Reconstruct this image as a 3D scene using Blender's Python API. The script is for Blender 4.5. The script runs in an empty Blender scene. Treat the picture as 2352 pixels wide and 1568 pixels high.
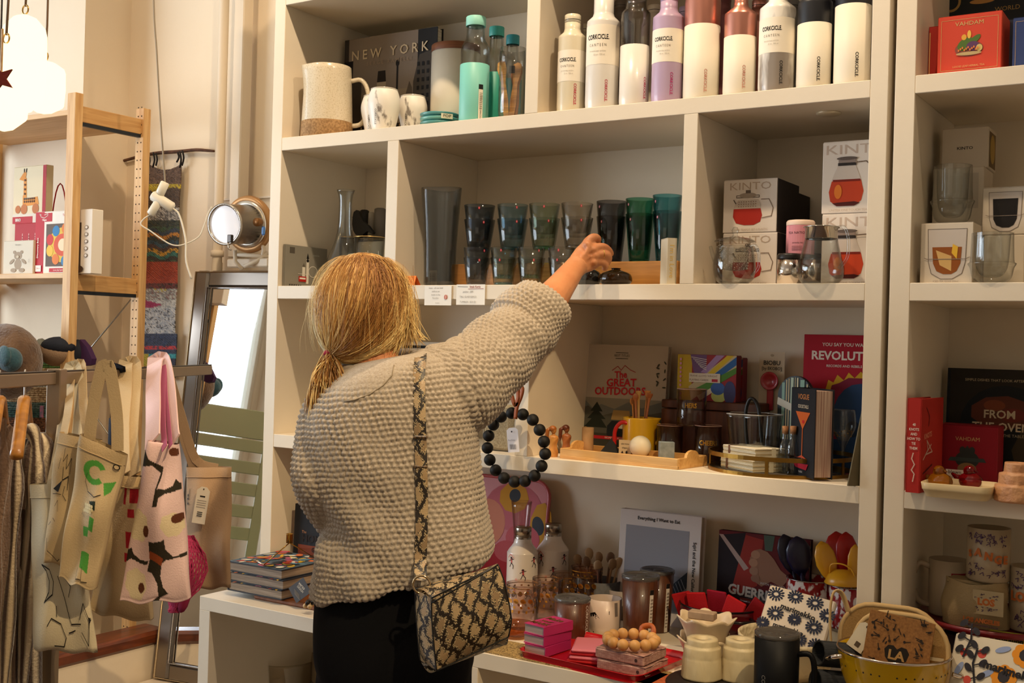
import bpy, bmesh, math, random
import numpy as np
from mathutils import Vector, Matrix
C = bpy.context.scene.collection
SC = bpy.context.scene
random.seed(7); RNG = np.random.default_rng(7)
pi, sin, cos, tan, sqrt = math.pi, math.sin, math.cos, math.tan, math.sqrt
# ---------------------------------------------------------------- camera
FPX, YAW, ROLL, PITCH, EYE = 2653.5, 0.5678, 0.02788, 0.0021, 1.5
R_ = Vector((cos(YAW), sin(YAW), 0)); F0 = Vector((-sin(YAW), cos(YAW), 0)); Z_ = Vector((0, 0, 1))
F_ = F0 * cos(PITCH) + Z_ * sin(PITCH); U_ = Z_ * cos(PITCH) - F0 * sin(PITCH)
CX_ = R_ * cos(ROLL) + U_ * sin(ROLL); CY_ = U_ * cos(ROLL) - R_ * sin(ROLL)
ORG = Vector((0, 0, EYE))
cam = bpy.data.objects.new('camera', bpy.data.cameras.new('camera')); C.objects.link(cam)
cam.matrix_world = Matrix(((CX_.x, CY_.x, -F_.x, 0), (CX_.y, CY_.y, -F_.y, 0), (CX_.z, CY_.z, -F_.z, EYE), (0, 0, 0, 1)))
cam.data.sensor_width = 36; cam.data.lens = FPX / 2352 * 36; cam.data.clip_start = .05
SC.camera = cam
def ray(px, py):
    return F_ + CX_ * ((px - 1176) / FPX) - CY_ * ((py - 784) / FPX)
def PY(px, py, y): return ORG + ray(px, py) * (y / ray(px, py).y)          # point of a photo pixel on the plane y
def PX(px, py, x): return ORG + ray(px, py) * (x / ray(px, py).x)
def PZ(px, py, z): return ORG + ray(px, py) * ((z - EYE) / ray(px, py).z)
def PD(px, py, d): return ORG + ray(px, py) * d                            # at depth d along the view
def S(p): return (p - ORG).dot(F_) / FPX                                    # metres per pixel at p
# ---------------------------------------------------------------- light
SC.view_settings.view_transform = 'Standard'; SC.view_settings.look = 'None'
SC.view_settings.exposure = -0.13; SC.view_settings.gamma = 1; SC.view_settings.use_curve_mapping = False
W = bpy.data.worlds.new('world'); SC.world = W; W.use_nodes = True
W.node_tree.nodes['Background'].inputs[0].default_value = (.80, .90, 1, 1); W.node_tree.nodes['Background'].inputs[1].default_value = 3.0
def area(name, loc, tgt, size, power, col, sy=None):
    l = bpy.data.lights.new(name, 'AREA'); l.energy = power; l.color = col; l.size = size
    if sy: l.shape = 'RECTANGLE'; l.size_y = sy
    o = bpy.data.objects.new(name, l); C.objects.link(o); o.location = loc
    o.rotation_euler = (Vector(tgt) - Vector(loc)).to_track_quat('-Z', 'Y').to_euler(); return o
def spot(name, loc, tgt, power, col, ang=70, r=.03, blend=.5):
    l = bpy.data.lights.new(name, 'SPOT'); l.energy = power; l.color = col; l.spot_size = math.radians(ang); l.shadow_soft_size = r; l.spot_blend = blend
    o = bpy.data.objects.new(name, l); C.objects.link(o); o.location = loc
    o.rotation_euler = (Vector(tgt) - Vector(loc)).to_track_quat('-Z', 'Y').to_euler(); return o
WARM = (1, .775, .53)
spot('ceiling_spot_lamp', (-1.5, 1.8, 3.6), (-1.9, 2.5, 1.6), 118, WARM, 110, .03)
spot('ceiling_spot_lamp', (-.3, 1.8, 3.6), (-.8, 2.5, 1.6), 72, WARM, 110, .03)
spot('ceiling_spot_lamp', (.45, .75, 3.4), (-1.25, 1.85, 1.3), 260, (1, .74, .42), 32, .02)
spot('ceiling_spot_lamp', (-2.9, 1.6, 3.5), (-3.3, 3.0, 2.5), 34, WARM, 90)
area('window_daylight', (-6.45, -.3, 1.9), (-2.2, 1.9, 1.2), 3.2, 210, (.80, .89, 1), 2.2)
area('front_fill_light', (-.9, -1.6, 3.4), (-1.3, 2.2, 1.3), 2.2, 10, (1, .86, .66))  # soft front fill added from behind the camera

# ---------------------------------------------------------------- materials
def lin(c):
    if isinstance(c, str):
        c = [int(c[i:i + 2], 16) / 255 for i in (0, 2, 4)]
        return tuple((v / 12.92 if v <= .04045 else ((v + .055) / 1.055) ** 2.4) for v in c)
    return tuple(c[:3])
MC = {}
def mat(col, rough=.5, metal=0, bump=None, noise=None, coat=0, sheen=0, trans=0, emis=0, ior=1.45, attr=None, scale=None, spec=None, sss=0):
    k = str((col, rough, metal, bump, noise, coat, sheen, trans, emis, ior, attr, scale, spec, sss))
    if k in MC: return MC[k]
    m = bpy.data.materials.new('mat_%03d' % len(MC)); MC[k] = m; m.use_nodes = True
    nt = m.node_tree; b = nt.nodes['Principled BSDF']; N = nt.nodes.new; L = nt.links.new
    c = lin(col) + (1,)
    b.inputs['Base Color'].default_value = c; m.diffuse_color = c
    b.inputs['Roughness'].default_value = rough; b.inputs['Metallic'].default_value = metal
    b.inputs['Coat Weight'].default_value = coat; b.inputs['Sheen Weight'].default_value = sheen
    b.inputs['Transmission Weight'].default_value = trans; b.inputs['IOR'].default_value = ior
    if spec is not None: b.inputs['Specular IOR Level'].default_value = spec
    if sss: b.inputs['Subsurface Weight'].default_value = sss; b.inputs['Subsurface Radius'].default_value = (1, .4, .2); b.inputs['Subsurface Scale'].default_value = .006
    if emis: b.inputs['Emission Color'].default_value = c; b.inputs['Emission Strength'].default_value = emis
    tc = N('ShaderNodeTexCoord'); mp = N('ShaderNodeMapping'); L(tc.outputs['Object'], mp.inputs[0])
    if scale: mp.inputs['Scale'].default_value = scale
    src = None
    if attr:
        a = N('ShaderNodeVertexColor'); a.layer_name = attr; src = a.outputs[0]
    if noise:                                   # (scale, colour2, contrast)
        t = N('ShaderNodeTexNoise'); t.inputs['Scale'].default_value = noise[0]; t.inputs['Detail'].default_value = 4; L(mp.outputs[0], t.inputs[0])
        r = N('ShaderNodeValToRGB'); w = noise[2]; nc = noise[3] if len(noise) > 3 else .5; r.color_ramp.elements[0].position = nc - w / 2; r.color_ramp.elements[1].position = nc + w / 2
        r.color_ramp.elements[0].color = c; r.color_ramp.elements[1].color = lin(noise[1]) + (1,); L(t.outputs[0], r.inputs[0])
        if src:
            mx = N('ShaderNodeMix'); mx.data_type = 'RGBA'; mx.blend_type = 'MULTIPLY'; mx.inputs[0].default_value = 1
            L(src, mx.inputs[6]); L(r.outputs[0], mx.inputs[7]); src = mx.outputs[2]
        else: src = r.outputs[0]
    if src: L(src, b.inputs['Base Color'])
    if bump:                                    # (scale, distance[, kind])
        if len(bump) > 2 and bump[2] == 'v': t = N('ShaderNodeTexVoronoi')
        else: t = N('ShaderNodeTexNoise'); t.inputs['Detail'].default_value = 3
        t.inputs['Scale'].default_value = bump[0]; L(mp.outputs[0], t.inputs[0])
        bp = N('ShaderNodeBump'); bp.inputs['Distance'].default_value = bump[1]; bp.inputs['Strength'].default_value = .8; L(t.outputs[0], bp.inputs['Height']); L(bp.outputs[0], b.inputs['Normal'])
    return m
def glass(col='ffffff', dens=0., rough=.02, refl=1.):
    """thin-walled glass: tinted see-through walls with a Fresnel reflection"""
    k = str(('glass', col, dens, rough, refl))
    if k in MC: return MC[k]
    m = bpy.data.materials.new('glass_%03d' % len(MC)); MC[k] = m; m.use_nodes = True
    nt = m.node_tree; nt.nodes.clear(); N = nt.nodes.new; L = nt.links.new
    c = lin(col); c = tuple(v ** (.22 + .1 * dens) for v in c); o = N('ShaderNodeOutputMaterial'); lw = N('ShaderNodeLayerWeight'); lw.inputs[0].default_value = .5
    p1 = N('ShaderNodeMath'); p1.operation = 'POWER'; p1.inputs[1].default_value = 2.2; L(lw.outputs['Facing'], p1.inputs[0])
    mx = N('ShaderNodeMix'); mx.data_type = 'RGBA'; L(p1.outputs[0], mx.inputs[0])
    mx.inputs[6].default_value = c + (1,); mx.inputs[7].default_value = tuple(v * .5 for v in c) + (1,)
    tr = N('ShaderNodeBsdfTransparent'); L(mx.outputs[2], tr.inputs[0])
    gl = N('ShaderNodeBsdfGlossy'); gl.inputs['Roughness'].default_value = rough
    fr = N('ShaderNodeMath'); fr.operation = 'MULTIPLY_ADD'; fr.inputs[1].default_value = .95; fr.inputs[2].default_value = .055
    p2 = N('ShaderNodeMath'); p2.operation = 'POWER'; p2.inputs[1].default_value = 5; L(lw.outputs['Facing'], p2.inputs[0]); L(p2.outputs[0], fr.inputs[0])
    ms = N('ShaderNodeMixShader'); L(fr.outputs[0], ms.inputs[0]); L(tr.outputs[0], ms.inputs[1]); L(gl.outputs[0], ms.inputs[2]); L(ms.outputs[0], o.inputs[0])
    return m
def wood(col, col2, scale=(1, 1, 12), rough=.5, s=6, coat=0):
    k = str(('wood', col, col2, scale, rough, s))
    if k in MC: return MC[k]
    m = mat(col, rough, coat=coat, scale=scale, noise=(s, col2, .35), bump=(s * 2, .0004)); MC[k] = m
    for n in m.node_tree.nodes:
        if n.type == 'TEX_NOISE': n.inputs['Distortion'].default_value = 1.2
    return m
WHITE = mat('e9dcc6', .45, bump=(60, .0004), noise=(2.5, 'e2d3ba', .5))
GL = glass('e2e8e4', .1)
# ---------------------------------------------------------------- mesh builder
class M:
    def __init__(s): s.v = []; s.f = []; s.m = []; s.s = []; s.ms = []
    def mi(s, m):
        if m not in s.ms: s.ms.append(m)
        return s.ms.index(m)
    def add(s, vs, fs, m, smooth=False, T=None):
        o = len(s.v)
        s.v += [tuple(T @ Vector(v)) if T else tuple(v) for v in vs]
        i = s.mi(m); s.f += [tuple(a + o for a in f) for f in fs]; s.m += [i] * len(fs); s.s += [smooth] * len(fs); return s
    def box(s, c, d, m, b=0, T=None, rz=0):
        x, y, z = d[0] / 2, d[1] / 2, d[2] / 2
        if rz: T = Matrix.Translation(c) @ Matrix.Rotation(rz, 4, 'Z'); c = (0, 0, 0)
        b = min(b, x * .9, y * .9, z * .9)
        if b <= 0:
            vs = [(c[0] + i * x, c[1] + j * y, c[2] + k * z) for k in (-1, 1) for j in (-1, 1) for i in (-1, 1)]
            return s.add(vs, [(0, 2, 3, 1), (4, 5, 7, 6), (0, 1, 5, 4), (2, 6, 7, 3), (0, 4, 6, 2), (1, 3, 7, 5)], m, T=T)
        vs = []; fs = []
        for zz, q in ((-z, b), (-z + b, 0), (z - b, 0), (z, b)):
            X, Y = x - q, y - q; n = b if q == 0 else b * .5
            vs += [(c[0] + p[0], c[1] + p[1], c[2] + zz) for p in ((-X + n, -Y), (X - n, -Y), (X, -Y + n), (X, Y - n), (X - n, Y), (-X + n, Y), (-X, Y - n), (-X, -Y + n))]
        for r in range(3):
            for i in range(8): fs.append((r * 8 + i, r * 8 + (i + 1) % 8, r * 8 + 8 + (i + 1) % 8, r * 8 + 8 + i))
        fs += [tuple(range(7, -1, -1)), tuple(range(24, 32))]
        return s.add(vs, fs, m, T=T)
    def lathe(s, prof, m, n=28, c=(0, 0, 0), T=None, wob=None, smooth=True, a0=0, a1=2 * pi, sx=1, sy=1):
        """prof: (r, z) list; open at both ends unless r = 0"""
        vs = []; fs = []; full = abs(a1 - a0 - 2 * pi) < 1e-6; k = n if full else n + 1
        for j, (r, z) in enumerate(prof):
            for i in range(k):
                a = a0 + (a1 - a0) * i / n; q = r * (wob(a, z) if wob else 1)
                vs.append((c[0] + cos(a) * q * sx, c[1] + sin(a) * q * sy, c[2] + z))
        for j in range(len(prof) - 1):
            for i in range(n):
                a, b = j * k + i, j * k + (i + 1) % k
                fs.append((a, b, b + k, a + k))
        return s.add(vs, fs, m, smooth, T)
    def tube(s, pts, r, m, n=8, cap=True, smooth=True, flat=1, up=None, closed=False, T=None):
        """round tube through pts; r number or list; flat < 1 squashes it along the up direction"""
        P = [Vector(p) for p in pts]; k = len(P); r = [r] * k if isinstance(r, (int, float)) else r
        vs = []; fs = []; pu = Vector(up) if up else None
        for i, p in enumerate(P):
            t = (P[(i + 1) % k] - P[i - 1]) if closed or 0 < i < k - 1 else (P[1] - P[0] if i == 0 else P[-1] - P[-2])
            t.normalize()
            if up: u = pu - t * pu.dot(t)
            elif pu is None: u = t.orthogonal()
            else: u = pu - t * pu.dot(t)
            if u.length < 1e-6: u = t.orthogonal()
            u.normalize(); w = t.cross(u)
            if not up: pu = u
            for j in range(n):
                a = 2 * pi * j / n + (pi / 4 if n == 4 else 0); vs.append(p + (u * cos(a) * flat + w * sin(a)) * r[i])
        for i in range(k if closed else k - 1):
            for j in range(n):
                a, b = i * n + j, i * n + (j + 1) % n; c2, d = ((i + 1) % k) * n + j, ((i + 1) % k) * n + (j + 1) % n
                fs.append((a, b, d, c2))
        if cap and not closed: fs += [tuple(range(n - 1, -1, -1)), tuple(range((k - 1) * n, k * n))]
        return s.add(vs, fs, m, smooth, T)
    def prism(s, poly, t, m, T=None, z0=0, smooth=False):
        """outline in x, z extruded along +y by t"""
        n = len(poly); vs = [(p[0], z0, p[1]) for p in poly] + [(p[0], z0 + t, p[1]) for p in poly]
        fs = [tuple(range(n)), tuple(range(2 * n - 1, n - 1, -1))] + [(i, n + i, n + (i + 1) % n, (i + 1) % n) for i in range(n)]
        return s.add(vs, fs, m, smooth, T)
    def sphere(s, c, r, m, n=16, sc=(1, 1, 1), T=None):
        k = n // 2; pr = [(max(1e-5, r * sin(pi * i / k)), -r * cos(pi * i / k)) for i in range(k + 1)]
        TT = Matrix.Translation(c) @ Matrix.Diagonal((*sc, 1)); TT = T @ TT if T else TT
        return s.lathe(pr, m, n, T=TT)
    def grid(s, f, nu, nv, m, smooth=True, closed=False):
        vs = [f(i / nu, j / nv) for j in range(nv + 1) for i in range(nu + (0 if closed else 1))]; k = nu + (0 if closed else 1)
        fs = [(j * k + i, j * k + (i + 1) % k, (j + 1) * k + (i + 1) % k, (j + 1) * k + i) for j in range(nv) for i in range(nu)]
        return s.add(vs, fs, m, smooth)
    def mesh(s, name):
        me = bpy.data.meshes.new(name); me.from_pydata([tuple(v) for v in s.v], [], s.f)
        for m in s.ms: me.materials.append(m)
        me.polygons.foreach_set('material_index', s.m); me.polygons.foreach_set('use_smooth', s.s)
        me.update(); return me
def part(name, m, parent, label=None, loc=None, kind=None):
    o = bpy.data.objects.new(name, m.mesh(name) if isinstance(m, M) else m); C.objects.link(o); o.parent = parent
    if label: o['label'] = label
    if loc: o.location = loc
    if kind: o['kind'] = kind
    return o
def T(name, label, cat, loc=(0, 0, 0), rz=0, group=None, rx=0):
    o = bpy.data.objects.new(name, None); C.objects.link(o); o.location = loc; o.rotation_euler = (rx, 0, rz)
    o['label'] = label; o['category'] = cat
    if group: o['group'] = group
    o.empty_display_size = .02
    return o
def one(name, m, label, cat, loc=(0, 0, 0), rz=0, group=None, rx=0):
    o = part(name, m, None); o.location = loc; o.rotation_euler = (rx, 0, rz); o['label'] = label; o['category'] = cat
    if group: o['group'] = group
    return o
def struct(name, m):
    o = part(name, m, None); o['kind'] = 'structure'; return o
def copy_tree(o, loc=None, label=None, parent=None):
    c = o.copy(); C.objects.link(c); c.parent = parent
    if loc is not None: c.location = loc
    if label: c['label'] = label
    for ch in [x for x in C.objects if x.parent == o]: copy_tree(ch, parent=c)
    return c
# ---------------------------------------------------------------- flat print
TXT = {}
def txt(s, bold=0):
    if (s, bold) in TXT: return TXT[(s, bold)]
    cu = bpy.data.curves.new('t', 'FONT'); cu.body = s; cu.align_x = 'CENTER'; cu.align_y = 'CENTER'; cu.resolution_u = 2; cu.offset = bold
    o = bpy.data.objects.new('t', cu); me = o.to_mesh(); d = ([tuple(v.co) for v in me.vertices], [tuple(p.vertices) for p in me.polygons])
    o.to_mesh_clear(); bpy.data.objects.remove(o); bpy.data.curves.remove(cu); TXT[(s, bold)] = d; return d
def inkm(c): return c if not isinstance(c, str) else mat(c, .6, spec=.3)
def prints(parent, name, items, w, h, f, h0=.0004, sub=1, dh=.00025):
    """flat print on a face: f(u, v, lift) maps face metres to local space; item coordinates 0..1"""
    m = M(); k = 0; dh = min(dh, .003 / max(1, len(items)))
    for it in items:
        z = h0 + dh * k; k += 1; t = it[0]
        if t == 'r':
            _, a, b, c, d, col = it; n = max(1, int(sub * abs(c - a) + .99)) if sub > 1 else 1
            vs = []; fs = []
            for i in range(n + 1):
                u = (a + (c - a) * i / n) * w; vs += [f(u, b * h, z), f(u, d * h, z)]
            for i in range(n): fs.append((2 * i, 2 * i + 2, 2 * i + 3, 2 * i + 1))
            m.add(vs, fs, inkm(col))
        elif t == 'e':
            _, a, b, ru, rv, col = it[:6]; n = 20; rot = it[6] if len(it) > 6 else 0; n = it[7] if len(it) > 7 else n
            vs = []
            for i in range(n):
                x, y = ru * w * cos(2 * pi * i / n), rv * h * sin(2 * pi * i / n)
                vs.append(f(a * w + x * cos(rot) - y * sin(rot), b * h + x * sin(rot) + y * cos(rot), z))
            m.add(vs, [tuple(range(n))], inkm(col))
        elif t == 'p':
            m.add([f(a * w, b * h, z) for a, b in it[1]], [tuple(range(len(it[1])))], inkm(it[2]))
        elif t == 'l':
            pts = [Vector((a * w, b * h)) for a, b in it[1]]; q = it[2] * h / 2
            pp = [pts[0]]
            for b in pts[1:]:
                n = max(1, min(12, int((b - pp[-1]).length / .004))); a = pp[-1]; pp += [a + (b - a) * (j / n) for j in range(1, n + 1)]
            for a, b in zip(pp, pp[1:]):
                d = b - a
                if d.length < 1e-7: continue
                d.normalize(); nn = Vector((-d.y, d.x)) * q; d = d * q * .6
                m.add([f(*(p), z) for p in (a - nn - d, b - nn + d, b + nn + d, a + nn - d)], [(0, 1, 2, 3)], inkm(it[3]))
        elif t == 't':
            _, s, a, b, sz, col = it[:6]; rot = it[6] if len(it) > 6 else 0; sx = it[7] if len(it) > 7 else 1; bold = it[8] if len(it) > 8 else 0
            vs, fs = txt(s, bold); g = sz * h
            q = [(x * g * sx, y * g) for x, y, _z in vs]
            m.add([f(a * w + x * cos(rot) - y * sin(rot), b * h + x * sin(rot) + y * cos(rot), z) for x, y in q], fs, inkm(col))
    return part(name, m, parent)
def front(w, y0=0, z0=0): return lambda u, v, z: (u - w / 2, y0 - z, v + z0)
def cyl(r, ang=-pi / 2, z0=0):
    """wrap round a cylinder (or r(z)); u = 0 at the angle ang"""
    rr = r if callable(r) else (lambda v: r)
    return lambda u, v, z: ((rr(v + z0) + z) * cos(ang + u / rr(v + z0)), (rr(v + z0) + z) * sin(ang + u / rr(v + z0)), v + z0)
CAMANG = lambda p: math.atan2(-p[1], -p[0])     # from a point towards the camera
# ---------------------------------------------------------------- room
def slab(x0, x1, y0, y1, z0, z1, m, b=0): return M().box(((x0 + x1) / 2, (y0 + y1) / 2, (z0 + z1) / 2), (x1 - x0, y1 - y0, z1 - z0), m, b)
WALL = mat('ecdcc4', .7, bump=(25, .0015), noise=(1.2, 'e4d0b2', .6))
FLOORM = wood('6b4a30', '4a3020', (1, 8, 1), .4, 3)
fl = struct('floor', slab(-6.6, 3.1, -3.6, 3.15, -.1, -.012, mat('2a1d14', .8)))
pk = 0
for i in range(34):
    x = -6.5 + i * .283; part('floor_board', M().box((x + .14, -.25, -.006), (.279, 6.7, .012), FLOORM, .002), fl)
struct('ceiling', slab(-6.6, 3.1, -3.6, 3.15, 3.7, 3.8, mat('e8dfd0', .8)))
struct('wall_back', slab(-6.6, 3.1, 3.05, 3.15, 0, 3.7, WALL))
struct('wall_right', slab(3.0, 3.1, -3.6, 3.05, 0, 3.7, WALL))
struct('wall_front', slab(-6.6, 3.1, -3.6, -3.5, 0, 3.7, WALL))
w = M()
for a in ((-6.6, -6.5, -3.5, -3.4, 0, 3.7), (-6.6, -6.5, 1.7, 3.05, 0, 3.7), (-6.6, -6.5, -3.4, 1.7, 0, .6), (-6.6, -6.5, -3.4, 1.7, 3.4, 3.7)):
    w.box(((a[0] + a[1]) / 2, (a[2] + a[3]) / 2, (a[4] + a[5]) / 2), (a[1] - a[0], a[3] - a[2], a[5] - a[4]), WALL)
struct('wall_left', w)
wn = M()
for y in (-3.37, -.85, 1.67): wn.box((-6.55, y, 2.0), (.07, .06, 2.8), WHITE)
for z in (.63, 3.37): wn.box((-6.55, -.85, z), (.07, 5.1, .06), WHITE)
wo = struct('window_1', wn)
part('window_pane', M().box((-6.55, -.85, 2.0), (.006, 5.0, 2.7), GL), wo)
struct('trim_1', slab(-5.2, -3.79, 2.835, 3.05, 0, 3.7, WALL))      # masonry pier beside the pine shelf
# ---------------------------------------------------------------- shelving
ZC, Z3, Z2, Z1, Z0 = .771, 1.215, 1.652, 2.089, 2.519      # top faces: counter and shelves
YF, YB, TH = 2.5, 2.888, .038
def unit(name, label, xl, xr, divs, xtra=()):
    u = T(name, label, 'shelving', ((xl + xr) / 2, YF, ZC)); ox, oy, oz = u.location
    def b(n, x0, x1, z0, z1, y0=YF, y1=YB): part(n, slab(x0 - ox, x1 - ox, y0 - oy, y1 - oy, z0 - oz, z1 - oz, WHITE, .0012), u)
    b('side_panel', xl, xl + TH + .004, ZC, 3.0); b('side_panel', xr - TH, xr, ZC, 3.0)
    for z in (Z3, Z2, Z1, Z0, 3.0): b('shelf_board', xl + TH + .004, xr - TH, z - TH, z)
    b('back_panel', xl, xr, ZC, 3.0, YB, YB + .01)
    for x0, x1, z0, z1 in divs: b('divider', x0, x1, z0, z1)
    return u
unit('shelving_unit', 'large white painted open shelving unit packed with bottles, glasses and books', -2.4616, -.661,
     ((-1.5767, -1.5374, Z1, Z0 - TH), (-2.0211, -1.9816, Z2, Z1 - TH), (-1.1322, -1.0967, Z2, Z1 - TH), (-1.578, -1.54, Z3, Z2 - TH)))
unit('shelving_unit', 'second white shelving unit at the right edge with tea boxes and mugs', -.647, .62, ())
dc = T('display_counter', 'white low display counter in front of the shelving with crowded top', 'counter', (-.92, 2.27, 0)); ox, oy, oz = dc.location
def cb(n, x0, x1, y0, y1, z0, z1): part(n, slab(x0 - ox, x1 - ox, y0 - oy, y1 - oy, z0, z1, WHITE, .0012), dc)
cb('counter_top', -2.4616, .62, 2.27, 2.898, ZC - TH, ZC)
cb('back_panel', -2.4616, .62, 2.87, 2.898, 0, ZC - TH)
for x in (-2.4616, -1.56, -.66, .58): cb('side_panel', x, x + .042, 2.27, 2.87, 0, ZC - TH)
cb('bottom_shelf', -2.4616, .62, 2.275, 2.87, .28, .31)
# ================================================================ generic builders
def prof_px(p, rows, zb):
    """rows of (radius px, py) measured in the photo around point p -> (r, z above base)"""
    s = S(p); return [(r * s, max(0.0, PY(pxo, py, p.y).z - zb)) for (r, py) in rows for pxo in [p_px]]
def at(px, y, z):
    q = PY(px, 700, y)
    # refine: column of the photo at height z
    for _ in range(3):
        d = (z - q.z); py = 784 - (z - EYE) * FPX / max(.1, (q - ORG).dot(F_)); q = PY(px, py, y)
    return Vector((q.x, y, z))
def lz(px, rows, y, zb, top=None):
    """centre column px; rows (r_px, py). py None = base"""
    p = at(px, y, zb); out = []
    for r, py in rows:
        z = 0 if py is None else PY(px, py, y).z - zb
        out.append((max(r * S(p), 1e-4), max(z, 0)))
    return p, out
def shell(m, prof, t, mt, n=28, **k):
    """closed vessel: outside profile then back down inside, floor included"""
    pr = [(1e-4, prof[0][1])] + list(prof) + [(max(r - t, 1e-4), z) for r, z in reversed(prof)]
    pr[-1] = (pr[-1][0], prof[0][1] + t * 1.5); pr.append((1e-4, prof[0][1] + t * 1.5)); return m.lathe(pr, mt, n, **k)
def smooth_prof(pr, k=3):
    """Catmull-Rom through profile points"""
    P = [Vector(p) for p in pr]; out = []
    for i in range(len(P) - 1):
        a, b, c, d = P[max(i - 1, 0)], P[i], P[i + 1], P[min(i + 2, len(P) - 1)]
        for j in range(k):
            t = j / k; out.append(tuple(.5 * ((2 * b) + (c - a) * t + (2 * a - 5 * b + 4 * c - d) * t * t + (3 * b - a - 3 * c + d) * t ** 3)))
    out.append(tuple(P[-1])); return [(max(r, 1e-4), z) for r, z in out]
PAPER = mat('e8e2d2', .8, scale=(1, 1, 60), noise=(9, 'c9c0ab', .3))
def book(name, label, p, w, h, t, col, items, rz=0, lean=0, group=None, cat='book', page=None, spine=None):
    """stands upright, cover facing local -y, spine on the left; p = bottom centre of the cover"""
    r = T(name, label, cat, p, rz, group, rx=-lean); cm = inkm(col) if not isinstance(col, tuple) else col[0]; c = M(); b = .0025
    c.box((0, b / 2, h / 2), (w, b, h), cm, .001); c.box((0, t - b / 2, h / 2), (w, b, h), cm, .001); c.box((-w / 2 + b / 2, t / 2, h / 2), (b, t - 2 * b, h), cm)
    part('cover', c, r); part('page_block', M().box((-.001, t / 2, h / 2), (w - .008, t - 2 * b - .0006, h - .008), page or PAPER), r)
    if items: prints(r, 'cover_print', items, w, h, front(w))
    if spine: prints(r, 'spine_print', spine, t, h, lambda u, v, z: (-w / 2 - z, t - u, v))
    return r
def carton(name, label, p, w, h, d, col, items, rz=0, side=None, group=None, cat='box', top=None, bev=.0015, sidecol=None):
    """closed box, front facing local -y; p = bottom centre of the front"""
    r = T(name, label, cat, p, rz, group); c = M().box((0, d / 2, h / 2), (w, d, h), inkm(col), bev); part('box_body', c, r)
    if items: prints(r, 'front_print', items, w, h, front(w))
    if side: prints(r, 'side_print', side, d, h, lambda u, v, z: (w / 2 + z, u, v))
    if top: prints(r, 'top_print', top, w, d, lambda u, v, z: (u - w / 2, v, h + z))
    part('lid_flap', M().box((0, d * .5, h + .0004), (w * .985, d * .985, .0008), inkm(col)), r)
    return r
def W_(pxa, pxb, y, z): return at(pxb, y, z).x - at(pxa, y, z).x
# ================================================================ canteens, top right row
def canteen(px, r, top, y, cols, label, kind='canteen', band=None, txtc='b8324a', logo=True, name='canteen', zb=Z1, base=None, grp=None, vert=None, tx=0, nr=None, sh=None, capc=None, vy=None):
    """cols: (body, upper); rows in photo pixels; band = (py top, py bottom) of the paper label"""
    p = at(px, y, zb); s = S(p); R = r * s; zt = PY(px, top, y).z - zb
    o = T(name, label, 'bottle', p, 0, grp); body, up = cols; zc = zt
    sp = PY(px, sh, y).z - zb if sh is not None else zt * .72
    rn = (nr or r * .5) * s
    a = CAMANG(p)
    mm = M(); pr = [(1e-4, 0), (R * .94, 0), (R * .97, .004), (R, .02 + 0 * sp), (R, sp), (R * .985, sp + .006), (rn * 1.12, sp + (R - rn) * .75 + .006), (rn, sp + (R - rn) * .95 + .012)]
    nt = sp + (R - rn) * .95 + .012
    if kind == 'cup': pr = [(1e-4, 0), (R * .8, 0), (R * .83, .004), (R, zt * .98), (R * .97, zt), (1e-4, zt)]
    else: pr += [(rn, max(zt - .022, nt + .004)), (1e-4, max(zt - .022, nt + .004))]
    if vy is not None:
        zv = PY(px, vy, y).z - zb
        lo = [q for q in pr if q[1] < zv - .001]; hi = [q for q in pr if q[1] > zv + .001]
        part('bottle_body', M().lathe(lo + [(lo[-1][0], zv), (lo[-1][0] - .001, zv), (1e-4, zv)], body, 32), o)
        q = lo[-1][0]; u = M()
        if up.name.startswith('glass'):
            hh = [(q - .0008, zv)] + hi[:-1]; u.lathe(hh + [(x - .002, z) for x, z in reversed(hh)], up, 32)
            part('bottle_shoulder', u, o, 'clear glass upper part')
        else: part('bottle_shoulder', u.lathe([(q - .0006, zv)] + hi, up, 32), o, 'coloured upper part above the band')
    else: part('bottle_body', M().lathe(pr, body, 32), o)
    if kind != 'cup':
        cp = M().lathe([(rn * .95, max(zt - .022, nt + .004)), (rn * 1.02, max(zt - .021, nt + .004)), (rn * 1.02, zt - .002), (rn * .9, zt), (1e-4, zt)], capc or up, 24)
        cp.lathe([(rn * 1.03, zt - .0155), (rn * 1.03, zt - .014)], mat('2a2420', .4), 24); part('bottle_cap', cp, o)
    rr = R * (1 if kind != 'cup' else .9)
    if band:
        z1, z0 = PY(px, band[0], y).z - zb, PY(px, band[1], y).z - zb
        part('paper_label', M().lathe([(R + .0003, z0), (R + .0003, z1)], mat('efe5d2', .7), 32), o, 'cream paper label')
        h = z1 - z0; wd = R * 1.5
        prints(o, 'label_print', [('t', 'CORKCICLE.', .42, .68, .17, '15120f', 0, .62, .02), ('t', 'C A N T E E N', .42, .48, .1, '8a7f70', 0, .75), ('t', '24 oz drink keeps cold 25 hrs', .42, .33, .045, '8a7f70', 0, .8), ('t', '25 oz . 750 ml', .5, .24, .05, '8a7f70')],
               wd, h, cyl(R, a - .75 - .22, z0), .0006)
    if logo:
        L = .055 if vert is None else vert; g = cyl((lambda v: R * (.83 + .17 * v / max(zt, .01))) if kind == 'cup' else R, 0, 0)
        f = lambda u, v, z: g((a + tx) * rr + u - .01, v + .016, z)
        gg = lambda u, v, z: cyl(rr, a + tx, 0)(u, v + .014, z + (.0012 if kind == 'cup' else 0))
        prints(o, 'logo_print', [('t', 'CORKCICLE.', .5, .5, .155, txtc, -pi / 2, 1.0, .02)], .02, L * 1.15, gg, .0005)
    return o
G1 = 'canteens and tumblers on the top right shelf'
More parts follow.
